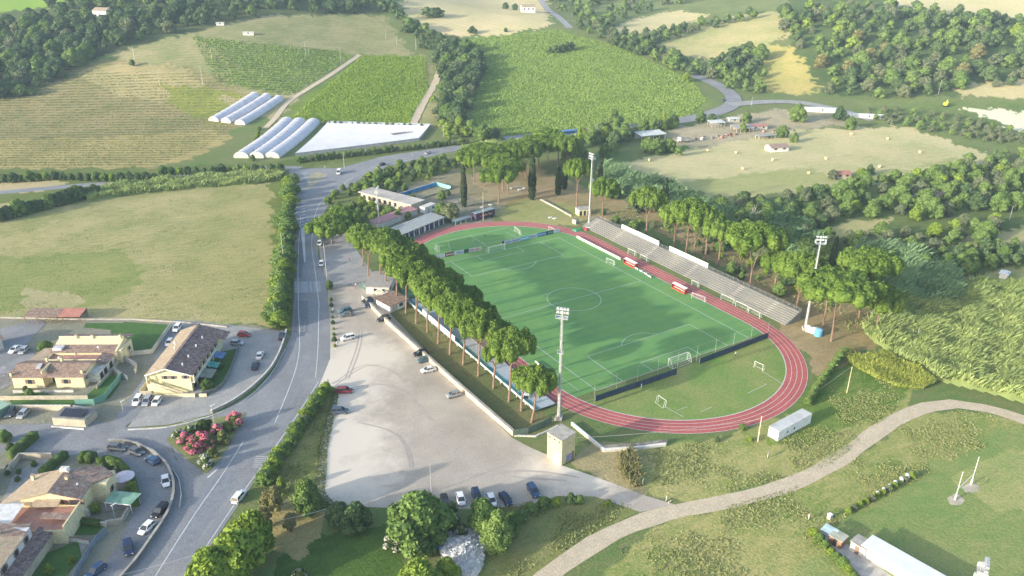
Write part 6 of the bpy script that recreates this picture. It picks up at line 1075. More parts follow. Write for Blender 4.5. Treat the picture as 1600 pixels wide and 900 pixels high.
t = board('advertising_board', A0, A1, 1.7, 0, .08, [(.35, LGR), (.16, MRN), (.17, LGR), (.09, DGR), (.1, LGR), (.13, OFFW)], 'left run of advertising boards behind the far goal, with a dark red panel', 'advertising board', 'advertising boards behind the far goal')
def scrawl(t, L, spans, z0=.5, z1=1.2):
    for x0, x1, m_ in spans:
        mb = MB(); x = x0*L; k = 0
        while x < x1*L: mb.box(x, x+.28, -.075, -.045, z0+.12*((k*7) % 3)/2, z1-.15*((k*5) % 2)); x += .46; k += 1
        mb.build('lettering', m_, t)
LA = math.dist(A0[:2], A1[:2]); LB = math.dist(B0[:2], B1[:2])
scrawl(t, LA, [(.37, .49, OFFW), (.54, .66, TXT), (.79, .86, TXR), (.89, .97, TXR), (.05, .3, OFFW)])
t = board('advertising_board', B0, B1, 1.7, 0, .08, [(.04, DGR), (.13, LGR), (.14, LGR), (.15, LBL), (.14, LGR), (.16, BLU), (.12, DGR), (.12, LGR)], 'right run of advertising boards behind the far goal, mostly blue and white', 'advertising board', 'advertising boards behind the far goal')
scrawl(t, LB, [(.06, .15, TXT), (.19, .29, TXT), (.33, .44, WHITE), (.47, .58, TXT), (.62, .74, LGR), (.79, .86, LBL)])
xi = TX+TR-1.0
for i, (ya, yb, lab) in enumerate(((G(900, 372)[1], G(929, 388)[1], 'far white low board at the inside edge of the track'), (G(930, 388)[1], G(968, 407)[1], 'second white low board at the inside edge of the track'))):
    board('touchline_board', (xi, yb), (xi, ya), 1.0, 0, .08, [(1/3, WHITE)]*3, lab, 'board', 'white boards inside the track')
for (ya, yb, lab) in ((G(978, 410)[1], G(996, 419)[1], 'red and white team shelter further from the camera'), (G(1052, 449)[1], G(1074, 459)[1], 'red and white team shelter nearer to the camera')):
    Ls = abs(ya-yb); t = empty('team_shelter', (xi-.2, yb, 0), label=lab, cat='team shelter', group='team shelters')
    MB().slab([(-.7, 0, 1.95), (.8, 0, 2.1), (.8, Ls, 2.1), (-.7, Ls, 1.95)], .07).build('roof', WHITE, t); MB().box(.72, .8, 0, Ls, .05, 2.0).build('back_panel', RED, t); MB().box(-.7, .72, 0, .06, .05, 1.95).box(-.7, .72, Ls-.06, Ls, .05, 1.95).build('side_panel', RED, t)
    MB().box(.1, .6, .2, Ls-.2, .42, .5).build('bench', WHITE, t); MB().box(-.74, -.68, 0, Ls, .02, .5).build('front_board', RED, t)
for i, (x, y) in enumerate(((998, 423), (1005, 427), (1012, 431), (1018, 435))):
    t = empty('bench', G(x, y), 1.5, label='white bench on the turf between the two team shelters', cat='bench', group='white benches by the team shelters'); MB().box(0, 1.8, 0, .45, .42, .5).build('seat', WHITE, t); MB().box(.1, .2, .05, .4, 0, .42).build('leg', METAL, t); MB().box(1.6, 1.7, .05, .4, 0, .42).build('leg', METAL, t); MB().box(0, 1.8, .42, .48, .5, .9).build('backrest', WHITE, t)
# dark screens at the near goal line
for a, b, lab in ((G(930, 628), G(1057, 585), 'long dark blue screen behind the near goal line, left part'), (G(1093, 569), G(1200, 528), 'long dark blue screen behind the near goal line, right part')):
    board('wind_screen', a, b, 1.9, 0, .06, [(1/6, BLUEP)]*6, lab, 'screen', 'dark screens behind the near goal')
t = empty('ball_stop_net', (0, -2.2, 0), label='thin-posted ball stop net behind the near goal line', cat='net')
for k in range(10): x = -2.4+k*7.4; MB().tube((x, 0, 0), (x, 0, 5.2), .045, .045, 5).build('post', METAL, t)
MB().tube((-2.4, 0, 5.15), (64.2, 0, 5.15), .012, .012, 4).build('top_cable', METAL, t)
wall('white_kerb_board', [G(836, 567)[:2], G(856, 583)[:2]], .8, .1, WHITE, 'short white board on the turf beside the pine row', world=True)
# ------------------------------------------------------------------ goals
NETM = bpy.data.materials.new('goal_net'); NETM.use_nodes = True; _n = NETM.node_tree
_b = _n.nodes['Principled BSDF']; _b.inputs['Base Color'].default_value = (.75, .77, .75, 1); _b.inputs['Roughness'].default_value = .9
def net_grid(mb, P00, P10, P11, P01, nu, nv, w=.035):
    P = [Vector(q) for q in (P00, P10, P11, P01)]; bl_ = lambda u, v: P[0]*(1-u)*(1-v)+P[1]*u*(1-v)+P[2]*u*v+P[3]*(1-u)*v
    for i in range(nu+1): mb.tube(bl_(i/nu, 0), bl_(i/nu, 1), w/2, w/2, 3)
    for j in range(nv+1): mb.tube(bl_(0, j/nv), bl_(1, j/nv), w/2, w/2, 3)
def goal(name, a, b, h, depth, side, label, cat='goal', group=None, net=True, m=WHITE, pr=.06):
    A = Vector((a[0], a[1])); Bv = Vector((b[0], b[1])); Ln = (Bv-A).length; t = empty(name, (A.x, A.y, .05), math.atan2(Bv.y-A.y, Bv.x-A.x), label=label, cat=cat, group=group); d = depth*side
    MB().tube((0, 0, 0), (0, 0, h), pr, pr, 8).build('post', m, t); MB().tube((Ln, 0, 0), (Ln, 0, h), pr, pr, 8).build('post', m, t); MB().tube((-.05, 0, h), (Ln+.05, 0, h), pr, pr, 8).build('crossbar', m, t)
    mb = MB()
    for x in (0, Ln): mb.tube((x, 0, h), (x, d*.45, h*.98), pr*.6, pr*.6, 5).tube((x, d*.45, h*.98), (x, d, .03), pr*.6, pr*.6, 5).tube((x, 0, .03), (x, d, .03), pr*.5, pr*.5, 5)
    mb.tube((0, d, .03), (Ln, d, .03), pr*.5, pr*.5, 5); mb.build('frame', m, t)
    if net:
        mb = MB(); nu = max(5, int(Ln/.6)); net_grid(mb, (0, d*.45, h*.98), (Ln, d*.45, h*.98), (Ln, d, .03), (0, d, .03), nu, 4, .03); net_grid(mb, (0, 0, h), (0, d*.45, h*.98), (0, d, .03), (0, .02, .03), 2, 4, .03); net_grid(mb, (Ln, 0, h), (Ln, d*.45, h*.98), (Ln, d, .03), (Ln, .02, .03), 2, 4, .03); net_grid(mb, (0, 0, h), (Ln, 0, h), (Ln, d*.45, h*.98), (0, d*.45, h*.98), nu, 1, .03)
        mb.build('net', NETM, t)
    return t
goal('football_goal', (c-3.66, 0), (c+3.66, 0), 2.44, 2.0, -1, 'full-size white goal at the near end of the pitch', pr=.08)
goal('football_goal', (c-3.66, L_), (c+3.66, L_), 2.44, 2.0, 1, 'full-size white goal at the far end of the pitch, in front of the boards', pr=.08)
gg = 'small training goals'
for a, b, h, d, s, lab in (((947, 411), (958.5, 415.5), 2, 1, 1, 'small white goal standing on the right touchline near the far board'), ((981, 396), (991.5, 400), 2, 1.2, 1, 'small netted goal outside the track at the foot of the stand, further one of two'), ((1000, 405), (1010, 410), 2, 1.2, 1, 'small netted goal outside the track at the foot of the stand, nearer one of two'),
      ((1080, 446), (1090, 450), 2, .9, 1, 'lone small goal outside the track in front of the stand middle'), ((1080.5, 466), (1100, 473), 2, 1.2, 1, 'wide small goal on the turf beside the nearer team shelter'), ((1126, 468), (1145, 476), 2, 1.3, 1, 'first of three netted goals stored in front of the near half of the stand'), ((1149, 479), (1167, 487), 2, 1.3, 1, 'middle of three netted goals stored in front of the stand'), ((1169, 489), (1186, 498), 2, 1.3, 1, 'nearest of three netted goals stored in front of the stand'),
      ((1028, 628), (1040, 636.5), 2, .9, -1, 'small white goal on the left of the worn near-bend grass'), ((1178, 574), (1191, 580), 2, .9, 1, 'small white goal on the right of the worn near-bend grass'), ((682, 389), (687, 394), 2, .9, -1, 'small yellowish netted goal at the left of the far-bend turf'), ((804, 362), (812, 368), 2, .9, 1, 'small yellowish netted goal at the right of the far-bend turf'), ((857, 361), (865, 364.5), 2, .8, 1, 'small white goal at the end of the far advertising boards')):
    goal('training_goal', G(*a), G(*b), h, d, s, lab, group=gg, m=WHITE, net=('white goal on the' not in lab), pr=.055)
# rugby posts
pa, pb = G(1492, 781), G(1517, 757); A = Vector(pa[:2]); Bv = Vector(pb[:2]); Ln = (Bv-A).length; t = empty('rugby_posts', (*pa[:2], 0), math.atan2(Bv.y-A.y, Bv.x-A.x), label='tall white H-shaped rugby posts on the field at the lower right', cat='rugby posts')
for x in (0, Ln): MB().tube((x, 0, 0), (x, 0, 7.6), .08, .06).build('post', WHITE, t); MB().tube((x, 0, 0), (x, 0, 1.5), .22, .22, 8).build('post_pad', OFFW, t)
MB().tube((0, 0, 3), (Ln, 0, 3), .07).build('crossbar', WHITE, t)
sheet('worn_patch', [(1480, 778), (1495, 770), (1508, 782), (1500, 790), (1484, 788)], .02, mat('bare_soil', (.48, .43, .33), var=.15), smooth=True); sheet('worn_patch', [(1502, 762), (1515, 754), (1530, 758), (1528, 768), (1510, 770)], .02, MATS['bare_soil'], smooth=True)
# ------------------------------------------------------------------ floodlight masts
LAMP = mat('lamp_glass', (.75, .76, .74), rough=.2, var=.05)
def mast(b, h, label, face, r=.42):
    t = empty('floodlight_mast', (b[0], b[1], 0), face, label=label, cat='floodlight mast', group='floodlight masts')
    MB().tube((0, 0, 0), (0, 0, h-1.5), r, r*.45, 10).build('pole', METAL, t); MB().box(-.9, .9, -.9, .9, 0, .9).build('base', CONC, t)
    mb = MB()
    for x in (-.28, .28): mb.tube((x, .55, 1.2), (x, .42, h-1.8), .04, .04, 4)
    for k in range(int(h/1.2)): mb.tube((-.28, .54, 1.5+k*1.15), (.28, .54, 1.5+k*1.15), .03, .03, 3)
    mb.build('ladder', METAL, t)
    MB().box(-.75, .75, .25, 1.05, h*.62, h*.62+.1).box(-.75, -.7, .25, 1.05, h*.62, h*.62+1).box(.7, .75, .25, 1.05, h*.62, h*.62+1).box(-.75, .75, 1.0, 1.05, h*.62+.9, h*.62+1).build('rest_platform', METAL, t)
    MB().box(-1.5, 1.5, -.8, .9, h-2.6, h-2.48).box(-1.5, -1.45, -.8, .9, h-2.5, h-1.6).box(1.45, 1.5, -.8, .9, h-2.5, h-1.6).box(-1.5, 1.5, .85, .9, h-1.7, h-1.6).build('head_platform', METAL, t)
    MB().box(-1.6, 1.6, -.1, .1, h-.55, h-.4).box(-1.6, 1.6, -.1, .1, h-1.5, h-1.35).tube((0, 0, h-2.4), (0, 0, h-.3), .14).build('crossarm', METAL, t)
    for i in range(4):
        for j in range(2):
            x = -1.2+i*.8; z = h-.35-j*.95; o = MB().frus((x-.2, x+.2, -.2, .05), z-.1, (x-.32, x+.32, -.62, -.2), z+.1).box(x-.3, x+.3, -.62, -.1, z-.15, z+.25).build('lamp_housing', METAL, t); MB().box(x-.27, x+.27, -.65, -.625, z-.12, z+.22).build('lamp', LAMP, o)
    return t
mast(G(873, 655), 31.5, 'tall floodlight mast at the near left corner of the track, beside the tower', 2.3); mast(G(1258, 515), 31.5, 'tall leaning-looking floodlight mast at the near end of the stand', -2.3+math.pi*1.0-1.5); mast(G(920, 353), 31.5, 'floodlight mast at the far right corner of the pitch', -.7-.9+.0); mast(G(593, 358), 18.5, 'shorter floodlight mast behind the club annex', 1.0, .34)
g0 = G(1515, 955); mast(g0, float(min([(abs(float(px_of(g0[0], g0[1], q)[1])-876), q) for q in np.arange(5, 20, .5)])[1]), 'small floodlight mast on the rugby field, cut by the bottom edge', .5, .22)
t = empty('blue_water_tank', G(1278, 524), label='round blue water tank beside the near floodlight mast', cat='tank'); MB().tube((0, 0, 0), (0, 0, 2.1), 1.25, 1.25, 18).build('body', mat('tank_blue', (.12, .36, .62)), t); MB().tube((0, 0, 2.1), (0, 0, 2.3), 1.2, .7, 18).build('lid', mat('tank_lid', (.25, .48, .70)), t)
for i, (x, y, lab) in enumerate(((1264, 519, 'white water container left of the blue tank'), (1270, 521, 'white water container touching the blue tank'))):
    t = empty('water_container', G(x, y), .4, label=lab, cat='container'); MB().box(-.5, .5, -.9, .9, .1, 2.2).build('body', WHITE, t); MB().tube((0, 0, 2.2), (0, 0, 2.3), .25, .25, 8).build('cap', METAL, t)
# ------------------------------------------------------------------ poles and signs
def pole(b, ty, label, cat='pole', name='utility_pole', arm=True, m=METAL, r=.1, group=None, lamp=False):
    g = G(*b); h = ray_h(g, ty) if isinstance(ty, (int,)) else ty; h = max(h, 2.2); t = empty(name, g, .4, label=label, cat=cat, group=group); MB().tube((0, 0, -.3), (0, 0, h), r*1.25, r*.8, 6).build('pole', m, t)
    if arm: MB().box(-.8, .8, -.05, .05, h-.4, h-.25).tube((-.7, 0, h-.25), (-.7, 0, h), .06).tube((.7, 0, h-.25), (.7, 0, h), .06).build('crossarm', m, t)
    if lamp: MB().box(-.25, 1.0, -.12, .12, h-.05, h+.1).build('lamp_head', WHITE, t)
    return t
WOODP = mat('pale_wood_pole', (.62, .52, .34), var=.1)
for b, ty, lab, kw in (((674, 770), 722, 'thin white pole in front of the largest round tree', dict(arm=False)), ((1184, 690), 650, 'pale wooden pole next to the white prefabricated cabin', dict(arm=False, m=WOODP, r=.13)), ((1323, 614), 573, 'leaning pale pole on the green plot right of the near bend', dict(arm=False, m=WOODP)), ((1431, 536), 514, 'short pole rising from the reed thicket', {}), ((1552, 583), 568, 'small pole in the reeds nearer the right edge', {}), ((1577, 344), 322, 'pole by the garden path at the right edge', {}),
      ((337, 673), 634, 'street lamp on the kerb above the flower island', dict(arm=False, lamp=True, name='street_lamp')), ((193, 644), 627, 'white-headed street lamp at the lane corner', dict(arm=False, lamp=True, name='street_lamp')), ((180, 788+22), 770+20, 'low street lamp beside the lower garden wall', dict(arm=False, lamp=True, name='street_lamp')), ((431, 508), 476, 'pole at the corner of the meadow beside the yard', dict(arm=False)), ((445, 420), 364, 'pole in the roadside hedge', dict(arm=False)), ((511, 437), 380, 'thin white mast beside the forecourt gate', dict(arm=False)),
      ((538, 263), 238, 'pole at the road junction by the white tunnels', dict(arm=False)), ((593+80, 330), 322, 'small post behind the clubhouse', dict(arm=False)), ((755, 345), 300, 'pale bare pole left of the kiosk trailer', dict(arm=False, m=WOODP)), ((693, 213), 195, 'roadside pole near the end of the white sheeting', {}), ((1466, 148), 125, 'lattice-like pole at the edge of the upper right wood', {}), ((1174, 165), 152, 'sign post at the far road fork', {})):
    pole(b, ty, lab, cat='street lamp' if kw.get('lamp') else 'pole', **kw)
for i, (b, ty) in enumerate((((15, 92), 75), ((210, 92), 72), ((317, 133), 103), ((331, 92), 74), ((478, 88), 65), ((483, 88), 72), ((533, 103), 77), ((650, 78), 56), ((603, 60), 47), ((620, 70), 58), ((250, 135), 112))):
    pole(b, ty, 'pale power line pole crossing the upper left slopes', group='power poles on the upper left slopes')
def cable(a, b, label, sag=1.0, r=.035):
    A = Vector(a); Bv = Vector(b); mb = MB(); pts = [A.lerp(Bv, i/12)-Vector((0, 0, sag*4*(i/12)*(1-i/12))) for i in range(13)]
    for p, q in zip(pts, pts[1:]): mb.tube(p, q, r, r, 3)
    mb.build('overhead_cable', METAL, label=label, cat='cable')
cable(G(1330, 573+0, 6.5), G(1275, 612, 1.5), 'taut guy cable running down from the leaning pale pole', .1)
cable(G(1187, 655, 5.5), G(895, 684, 5.5), 'thin cable from the wooden pole to the yellow tower', .8)
cable(G(190, 898, 7), G(345, 854, 7), 'pale cable crossing above the road at the bottom left', .3); cable(G(440, 812, 8), G(510, 795, 7), 'short cable between the dry tree and the lawn tree', .2)
for b, lab in (((501, 620), 'small white sign at the car park entrance dust'), ((528, 540), 'white waste box on the kerb strip'), ((521, 488), 'white box by the gate behind the parked teal car'), ((1199, 716), 'small red and white sign below the white cabin'), ((1004, 758), 'white gate frame beside the straw-coloured canes'), ((572, 238), 'white road sign on the bank by the main road'), ((645, 245), 'white sign at the road edge further right'), ((508, 264), 'white sign on the junction island')):
    t = empty('sign_board', G(*b), .6, label=lab, cat='sign'); MB().tube((0, 0, 0), (0, 0, 1.2), .05).build('post', METAL, t); MB().box(-.5, .5, -.04, .04, .7, 1.6).build('panel', WHITE, t)
for i in range(6):
    t = empty('white_block', G(1371+i*9.3, 774-i*5.6), .8, label='white block lying in the bushes along the rugby field edge', cat='block', group='white blocks beside the rugby field'); MB().box(-.55, .55, -.3, .3, 0, .8).box(-.45, .45, -.2, .2, .8, .9).build('body', WHITE, t)
t = empty('blue_drum', G(682, 858), label='bright blue plastic drum at the left edge of the rubble heap', cat='drum'); MB().tube((0, 0, 0), (0, 0, .9), .35, .35, 12).build('body', mat('drum_blue', (.04, .20, .62)), t); MB().tube((0, 0, .9), (0, 0, .95), .3, .3, 12).build('lid', BLU, t)
t = empty('street_bin', G(1296, 810), label='white bins beside the path at the top of the kiosk row', cat='bin'); MB().box(-.4, .4, -.4, .4, 0, 1.1).build('body', OFFW, t); MB().box(-.45, .45, -.45, .45, 1.1, 1.2).build('lid', WHITE, t)
# ------------------------------------------------------------------ cars
def loft(secs):
    mb = MB(); V = []
    for x, zl, zh, w in secs: V += [(x, -w*.9, zl), (x, -w, zl*.45+zh*.55), (x, -w*.92, zh), (x, w*.92, zh), (x, w, zl*.45+zh*.55), (x, w*.9, zl)]
    n = len(secs); F = [(0, 1, 2, 3, 4, 5)[::-1], tuple(range((n-1)*6, n*6))]
    for i in range(n-1):
        for j in range(6): a = i*6+j; b = i*6+(j+1) % 6; F.append((a, b, b+6, a+6))
    mb.add(V, F); return mb
CARM = {}
def car_kit(kind):
    if kind in CARM: return CARM[kind]
    Lh = {'hatch': 2.0, 'sedan': 2.25, 'suv': 2.25, 'van': 2.6}[kind]; H_ = {'hatch': 1.5, 'sedan': 1.45, 'suv': 1.68, 'van': 2.2}[kind]; bz = {'hatch': .92, 'sedan': .88, 'suv': 1.0, 'van': 1.15}[kind]; w = .88 if kind != 'van' else .98
    b = loft([(-Lh, .42, bz*.78, w*.80), (-Lh+.1, .27, bz*.98, w*.93), (-Lh*.62, .2, bz*1.05, w), (0, .2, bz*1.04, w*1.01), (Lh*.5, .2, bz*.99, w), (Lh*.86, .26, bz*.84, w*.92), (Lh, .4, bz*.62, w*.76)])
    rb, rt_, ft, fb = {'hatch': (-Lh+.18, -Lh+.55, .35, 1.15), 'sedan': (-1.55, -.95, .35, 1.2), 'suv': (-Lh+.12, -Lh+.42, .45, 1.2), 'van': (-Lh+.05, -Lh+.12, 1.3, 2.0)}[kind]; wt = w*.74 if kind != 'van' else w*.88
    g = MB().frus((rb, fb, -w*.92, w*.92), bz*.97, (rt_, ft, -wt, wt), H_-.05)
    b.box(rt_-.02, ft+.02, -wt-.015, wt+.015, H_-.06, H_)
    for s in (-1, 1):
        for xb, xt in ((rb+.02, rt_+.02), (fb-.04, ft-.02), ((rb+fb)/2-.1, (rt_+ft)/2-.1)): b.tube((xb, s*w*.925, bz*.97), (xt, s*(wt+.012), H_-.04), .05, .045, 4)
        b.box(fb-.35, fb-.2, s*(w+.1)-.08, s*(w+.1)+.08, bz, bz+.14)
    k = dict(body=b.mesh('body'), win=g.mesh('windows'), L=Lh, w=w, bz=bz)
    k['wheel'] = MB().tube((0, -.11, 0), (0, .11, 0), .32, .32, 12).mesh('wheel'); k['wheel'].materials.append(TIRE); k['rim'] = MB().tube((0, -.13, 0), (0, .13, 0), .18, .18, 8).mesh('rim'); k['rim'].materials.append(METAL)
    k['hl'] = MB().box(-.05, .05, -.17, .17, -.07, .07).mesh('headlight'); k['hl'].materials.append(LAMP); k['tl'] = MB().box(-.04, .04, -.16, .16, -.09, .09).mesh('taillight'); k['tl'].materials.append(paint('red_lamp', (.45, .02, .02)))
    CARM[kind] = k; return k
CP = dict(white=paint('white_car_paint', (.80, .80, .80)), black=paint('black_car_paint', (.015, .015, .02)), navy=paint('navy_car_paint', (.02, .035, .09)), silver=paint('silver_car_paint', (.50, .51, .52), metal=.5), grey=paint('grey_car_paint', (.17, .18, .19), metal=.4), red=paint('red_car_paint', (.36, .03, .035)), dred=paint('dark_red_car_paint', (.22, .035, .04)), teal=paint('teal_car_paint', (.07, .15, .17)), slate=paint('slate_car_paint', (.09, .12, .17), metal=.3), blue=paint('blue_car_paint', (.04, .09, .20)))
def car(kind, col, p, q, label, group=None):
    """p: pixel of rear end on the ground, q: pixel of front end"""
    a, b = G(*p), G(*q); k = car_kit(kind); rz = math.atan2(b[1]-a[1], b[0]-a[0]); t = empty('parked_car', ((a[0]+b[0])/2, (a[1]+b[1])/2, (a[2]+b[2])/2+.06), rz, label=label, cat='car', group=group)
    def put(nm, me, loc, par, m=None):
        o = bpy.data.objects.new(nm, me); COL.objects.link(o); o.parent = par; o.location = loc
        if m:
            if not len(me.materials): me.materials.append(m)
            o.material_slots[0].link = 'OBJECT'; o.material_slots[0].material = m
        return o
    put('body', k['body'], (0, 0, 0), t, CP[col]); put('windows', k['win'], (0, 0, 0), t, GLASS)
    for x in (-k['L']*.6, k['L']*.62):
        for y in (-1, 1): w = put('wheel', k['wheel'], (x, y*(k['w']-.08), .32), t); put('rim', k['rim'], (0, 0, 0), w)
    for y in (-.58, .58): put('headlight', k['hl'], (k['L']*.97, y, k['bz']*.66), t); put('taillight', k['tl'], (-k['L']*.985, y, k['bz']*.82), t)
    return t
pk = 'cars parked in the gravel car park'; br = 'cars parked nose-in at the bottom of the gravel car park'; st = 'cars parked along the curved side street'; yd = 'cars parked in the estate yard'
for r in [('hatch', 'black', (581, 470), (567, 474), 'black hatchback beside the beige wall, upper of a close pair', pk), ('suv', 'navy', (580, 472), (572, 484), 'dark navy car nose-down beside the beige wall, lower of a close pair', pk), ('suv', 'teal', (549, 486), (530, 490), 'dark teal car at the entrance kerb, upper of two', pk), ('sedan', 'grey', (551, 493), (532, 495), 'dark grey car at the entrance kerb, lower of two', pk),
     ('suv', 'black', (611, 498), (588, 504), 'black car parked alone beside the beige wall', pk), ('suv', 'white', (554, 528), (533, 533), 'white car on the left side of the gravel car park', pk), ('suv', 'black', (669, 553), (646, 557), 'black car, top of the three cars in the middle of the gravel', pk), ('hatch', 'teal', (671, 563), (653, 567), 'small grey-teal car between the black and the white one', pk), ('sedan', 'white', (681, 578), (658, 583), 'white sedan, bottom of the three cars in the middle of the gravel', pk),
     ('hatch', 'silver', (718, 617), (699, 622), 'silver hatchback alone on the right of the gravel car park', pk), ('suv', 'dred', (525, 614), (552, 613), 'dark red car beside the weedy strip', pk), ('suv', 'slate', (518, 646), (545, 645), 'slate blue car below the dark red one', pk),
     ('hatch', 'black', (693, 778), (697, 795), 'dark car half hidden by the largest round tree', br), ('hatch', 'white', (717, 774), (723, 793), 'silver-white car second from the left in the nose-in row', br), ('suv', 'navy', (741, 768), (749, 789), 'dark car third in the nose-in row', br), ('hatch', 'white', (764, 775), (772, 795), 'white car fourth in the nose-in row, behind the round tree', br), ('sedan', 'navy', (783, 773), (797, 792), 'dark navy car fifth in the nose-in row, parked askew', br), ('suv', 'blue', (827, 761), (840, 780), 'navy blue car alone at the right end, with purple tinted roof', br),
     ('hatch', 'white', (824, 617), (821, 632), 'white car parked under the last pine near the floodlight mast', None), ('suv', 'white', (367, 789), (382, 770), 'white car driving up the main road at the bottom left', None), ('suv', 'navy', (439, 535), (443, 521), 'navy car at the mouth of the estate yard', None), ('van', 'white', (532, 266), (527, 277), 'white van on the main road at the junction', None), ('sedan', 'black', (606, 256), (588, 261), 'black car on the main road near the junction', None), ('hatch', 'white', (501, 377), (498, 388), 'white car at the road edge by the lone pine', None), ('hatch', 'white', (504, 409), (501, 420), 'white car at the forecourt edge, below its twin', None), ('hatch', 'grey', (506, 371), (503, 376), 'small dark vehicle just behind the white car near the lone pine', None),
     ('sedan', 'slate', (1133, 155), (1126, 161), 'blue-grey car on the far road bend', None), ('hatch', 'silver', (672, 239), (664, 242), 'pale car on the main road near the bend', None),
     ('hatch', 'red', (373, 525), (390, 526), 'bright red car in the estate yard', yd), ('hatch', 'silver', (361, 538), (380, 539), 'silver car in the estate yard below the red one', yd), ('sedan', 'white', (404, 564), (409, 552), 'white car along the yard retaining wall', yd), ('sedan', 'navy', (397, 580), (402, 568), 'dark blue car along the yard retaining wall', yd), ('suv', 'white', (220, 622), (211, 636), 'white car, left of the three below the long yellow house', yd), ('suv', 'silver', (235, 623), (226, 637), 'silver-grey car, middle of the three below the long yellow house', yd), ('hatch', 'white', (250, 624), (241, 637), 'white hatchback, right of the three below the long yellow house', yd), ('suv', 'white', (282, 510), (273, 521), 'white car in the lane left of the long yellow house', yd), ('hatch', 'white', (269, 533), (262, 543), 'white car hidden under the eave of the long yellow house', yd),
     ('sedan', 'white', (31, 544), (18, 553), 'white car on the upper street behind the villas', None), ('hatch', 'silver', (43, 546), (33, 555), 'silver car close behind the white one on the upper street', None), ('hatch', 'grey', (21, 642), (13, 654), 'dark silver car beside the sage shed', None), ('hatch', 'silver', (43, 644), (31, 656), 'silver car right of the darker one beside the sage shed', None),
     ('suv', 'grey', (169, 702), (199, 704), 'large grey pickup-like car at the top of the curved street', st), ('hatch', 'grey', (202, 704), (226, 714), 'grey hatchback second along the curved street', st), ('hatch', 'blue', (248, 727), (230, 718), 'small blue car third along the curved street', st), ('sedan', 'white', (258, 745), (261, 764), 'white car fourth along the curved street', st), ('suv', 'black', (260, 792), (242, 811), 'black car by the scribbled wall', st), ('hatch', 'white', (239, 820), (221, 837), 'white-roofed car by the scribbled wall, below the black one', st), ('suv', 'navy', (200, 849), (203, 871), 'dark blue car in the middle of the lower street', st), ('hatch', 'blue', (160, 888), (142, 902), 'blue car cut by the bottom edge on the lower street', st)]:
    car(*r)
# bus, lorry
a, b = G(878, 213), G(908, 210); rz = math.atan2(b[1]-a[1], b[0]-a[0]); t = empty('coach', (*a[:2], a[2]+.3), rz, label='blue-roofed coach on the far main road behind the trees', cat='bus'); MB().box(0, 11, -1.2, 1.2, .6, 3.0).build('body', BLU, t); MB().box(-.05, 11.05, -1.22, 1.22, 1.6, 2.5).build('windows', GLASS, t); MB().box(0, 11, -1.2, 1.2, 3.0, 3.15).build('roof', mat('coach_roof', (.10, .25, .55)), t)
for x in (2, 9):
    for y in (-1.1, 1.1): MB().tube((x, y-.12, .45), (x, y+.12, .45), .45, .45, 10).build('wheel', TIRE, t)
g = G(1078, 222); t = empty('lorry', g, 2.6, label='white-cabbed dark lorry standing in the junk yard', cat='lorry'); MB().box(0, 5.5, -1.2, 1.2, .8, 2.4).build('cargo_bed', CONCD, t); MB().box(5.6, 7.6, -1.15, 1.15, .6, 2.9).build('cab', WHITE, t); MB().box(7.55, 7.63, -1, 1, 1.7, 2.6).build('windscreen', GLASS, t)
for x in (1.2, 2.6, 6.4):
    for y in (-1.05, 1.05): MB().tube((x, y-.15, .5), (x, y+.15, .5), .5, .5, 10).build('wheel', TIRE, t)
# ------------------------------------------------------------------ farm structures
PLAS = mat('white_polythene', (.62, .62, .67), rough=.45, var=.05, vs=.25, col2=(.47, .47, .53)); PLW = mat('white_sheeting', (.74, .74, .75), rough=.5, col2=(.62, .62, .64), vs=.12)
def tunnel(a, b, w, h, label, group, m=PLAS):
    a, b = Vector(a), Vector(b); d = (b-a); Ln = Vector((d.x, d.y)).length; n = 10; K = max(4, int(Ln/6)); rz = math.atan2(d.y, d.x); V = []
    t = empty('poly_tunnel', (a.x, a.y, a.z), rz, label=label, cat='greenhouse', group=group)
    for k in range(K+1):
        x = Ln*k/K; wp = a.lerp(b, k/K); z0 = H(wp.x, wp.y)-a.z
        for i in range(n+1): th = math.pi*i/n; V.append((x, -w/2*math.cos(th), z0+h*math.sin(th)**.8))
    F = [(k*(n+1)+i, k*(n+1)+i+1, (k+1)*(n+1)+i+1, (k+1)*(n+1)+i)[::-1] for k in range(K) for i in range(n)]
    me = npmesh('cover', np.array(V), np.array(F), True); link('cover', me, m, t)
    for k in range(K+1):
        hb = MB()
        for i in range(n): hb.tube(Vector(V[k*(n+1)+i])*1.0+Vector((0, 0, .06)), Vector(V[k*(n+1)+i+1])+Vector((0, 0, .06)), .09, .09, 3)
        hb.build('hoop', OFFW, t)
    for k in (0, K): MB().add(V[k*(n+1):(k+1)*(n+1)], [tuple(range(n+1))]).build('end_sheet', OFFW, t)
ends = [((334, 190), (398, 151)), ((353, 192), (417, 153)), ((375, 195), (436, 156))]
for i, (a, b) in enumerate(ends): tunnel(G(*a), G(*b), 7.2, 3.2, '%s white tunnel of the upper group of three left of the farm track' % ('left', 'middle', 'right')[i], 'upper group of white tunnels')
ends = [((377, 247), (449, 191)), ((401, 247), (468, 192)), ((425, 247), (490, 193))]
for i, (a, b) in enumerate(ends): tunnel(G(*a), G(*b), 8.4, 3.4, '%s white tunnel of the lower group of three by the main road' % ('left', 'middle', 'right')[i], 'lower group of white tunnels')
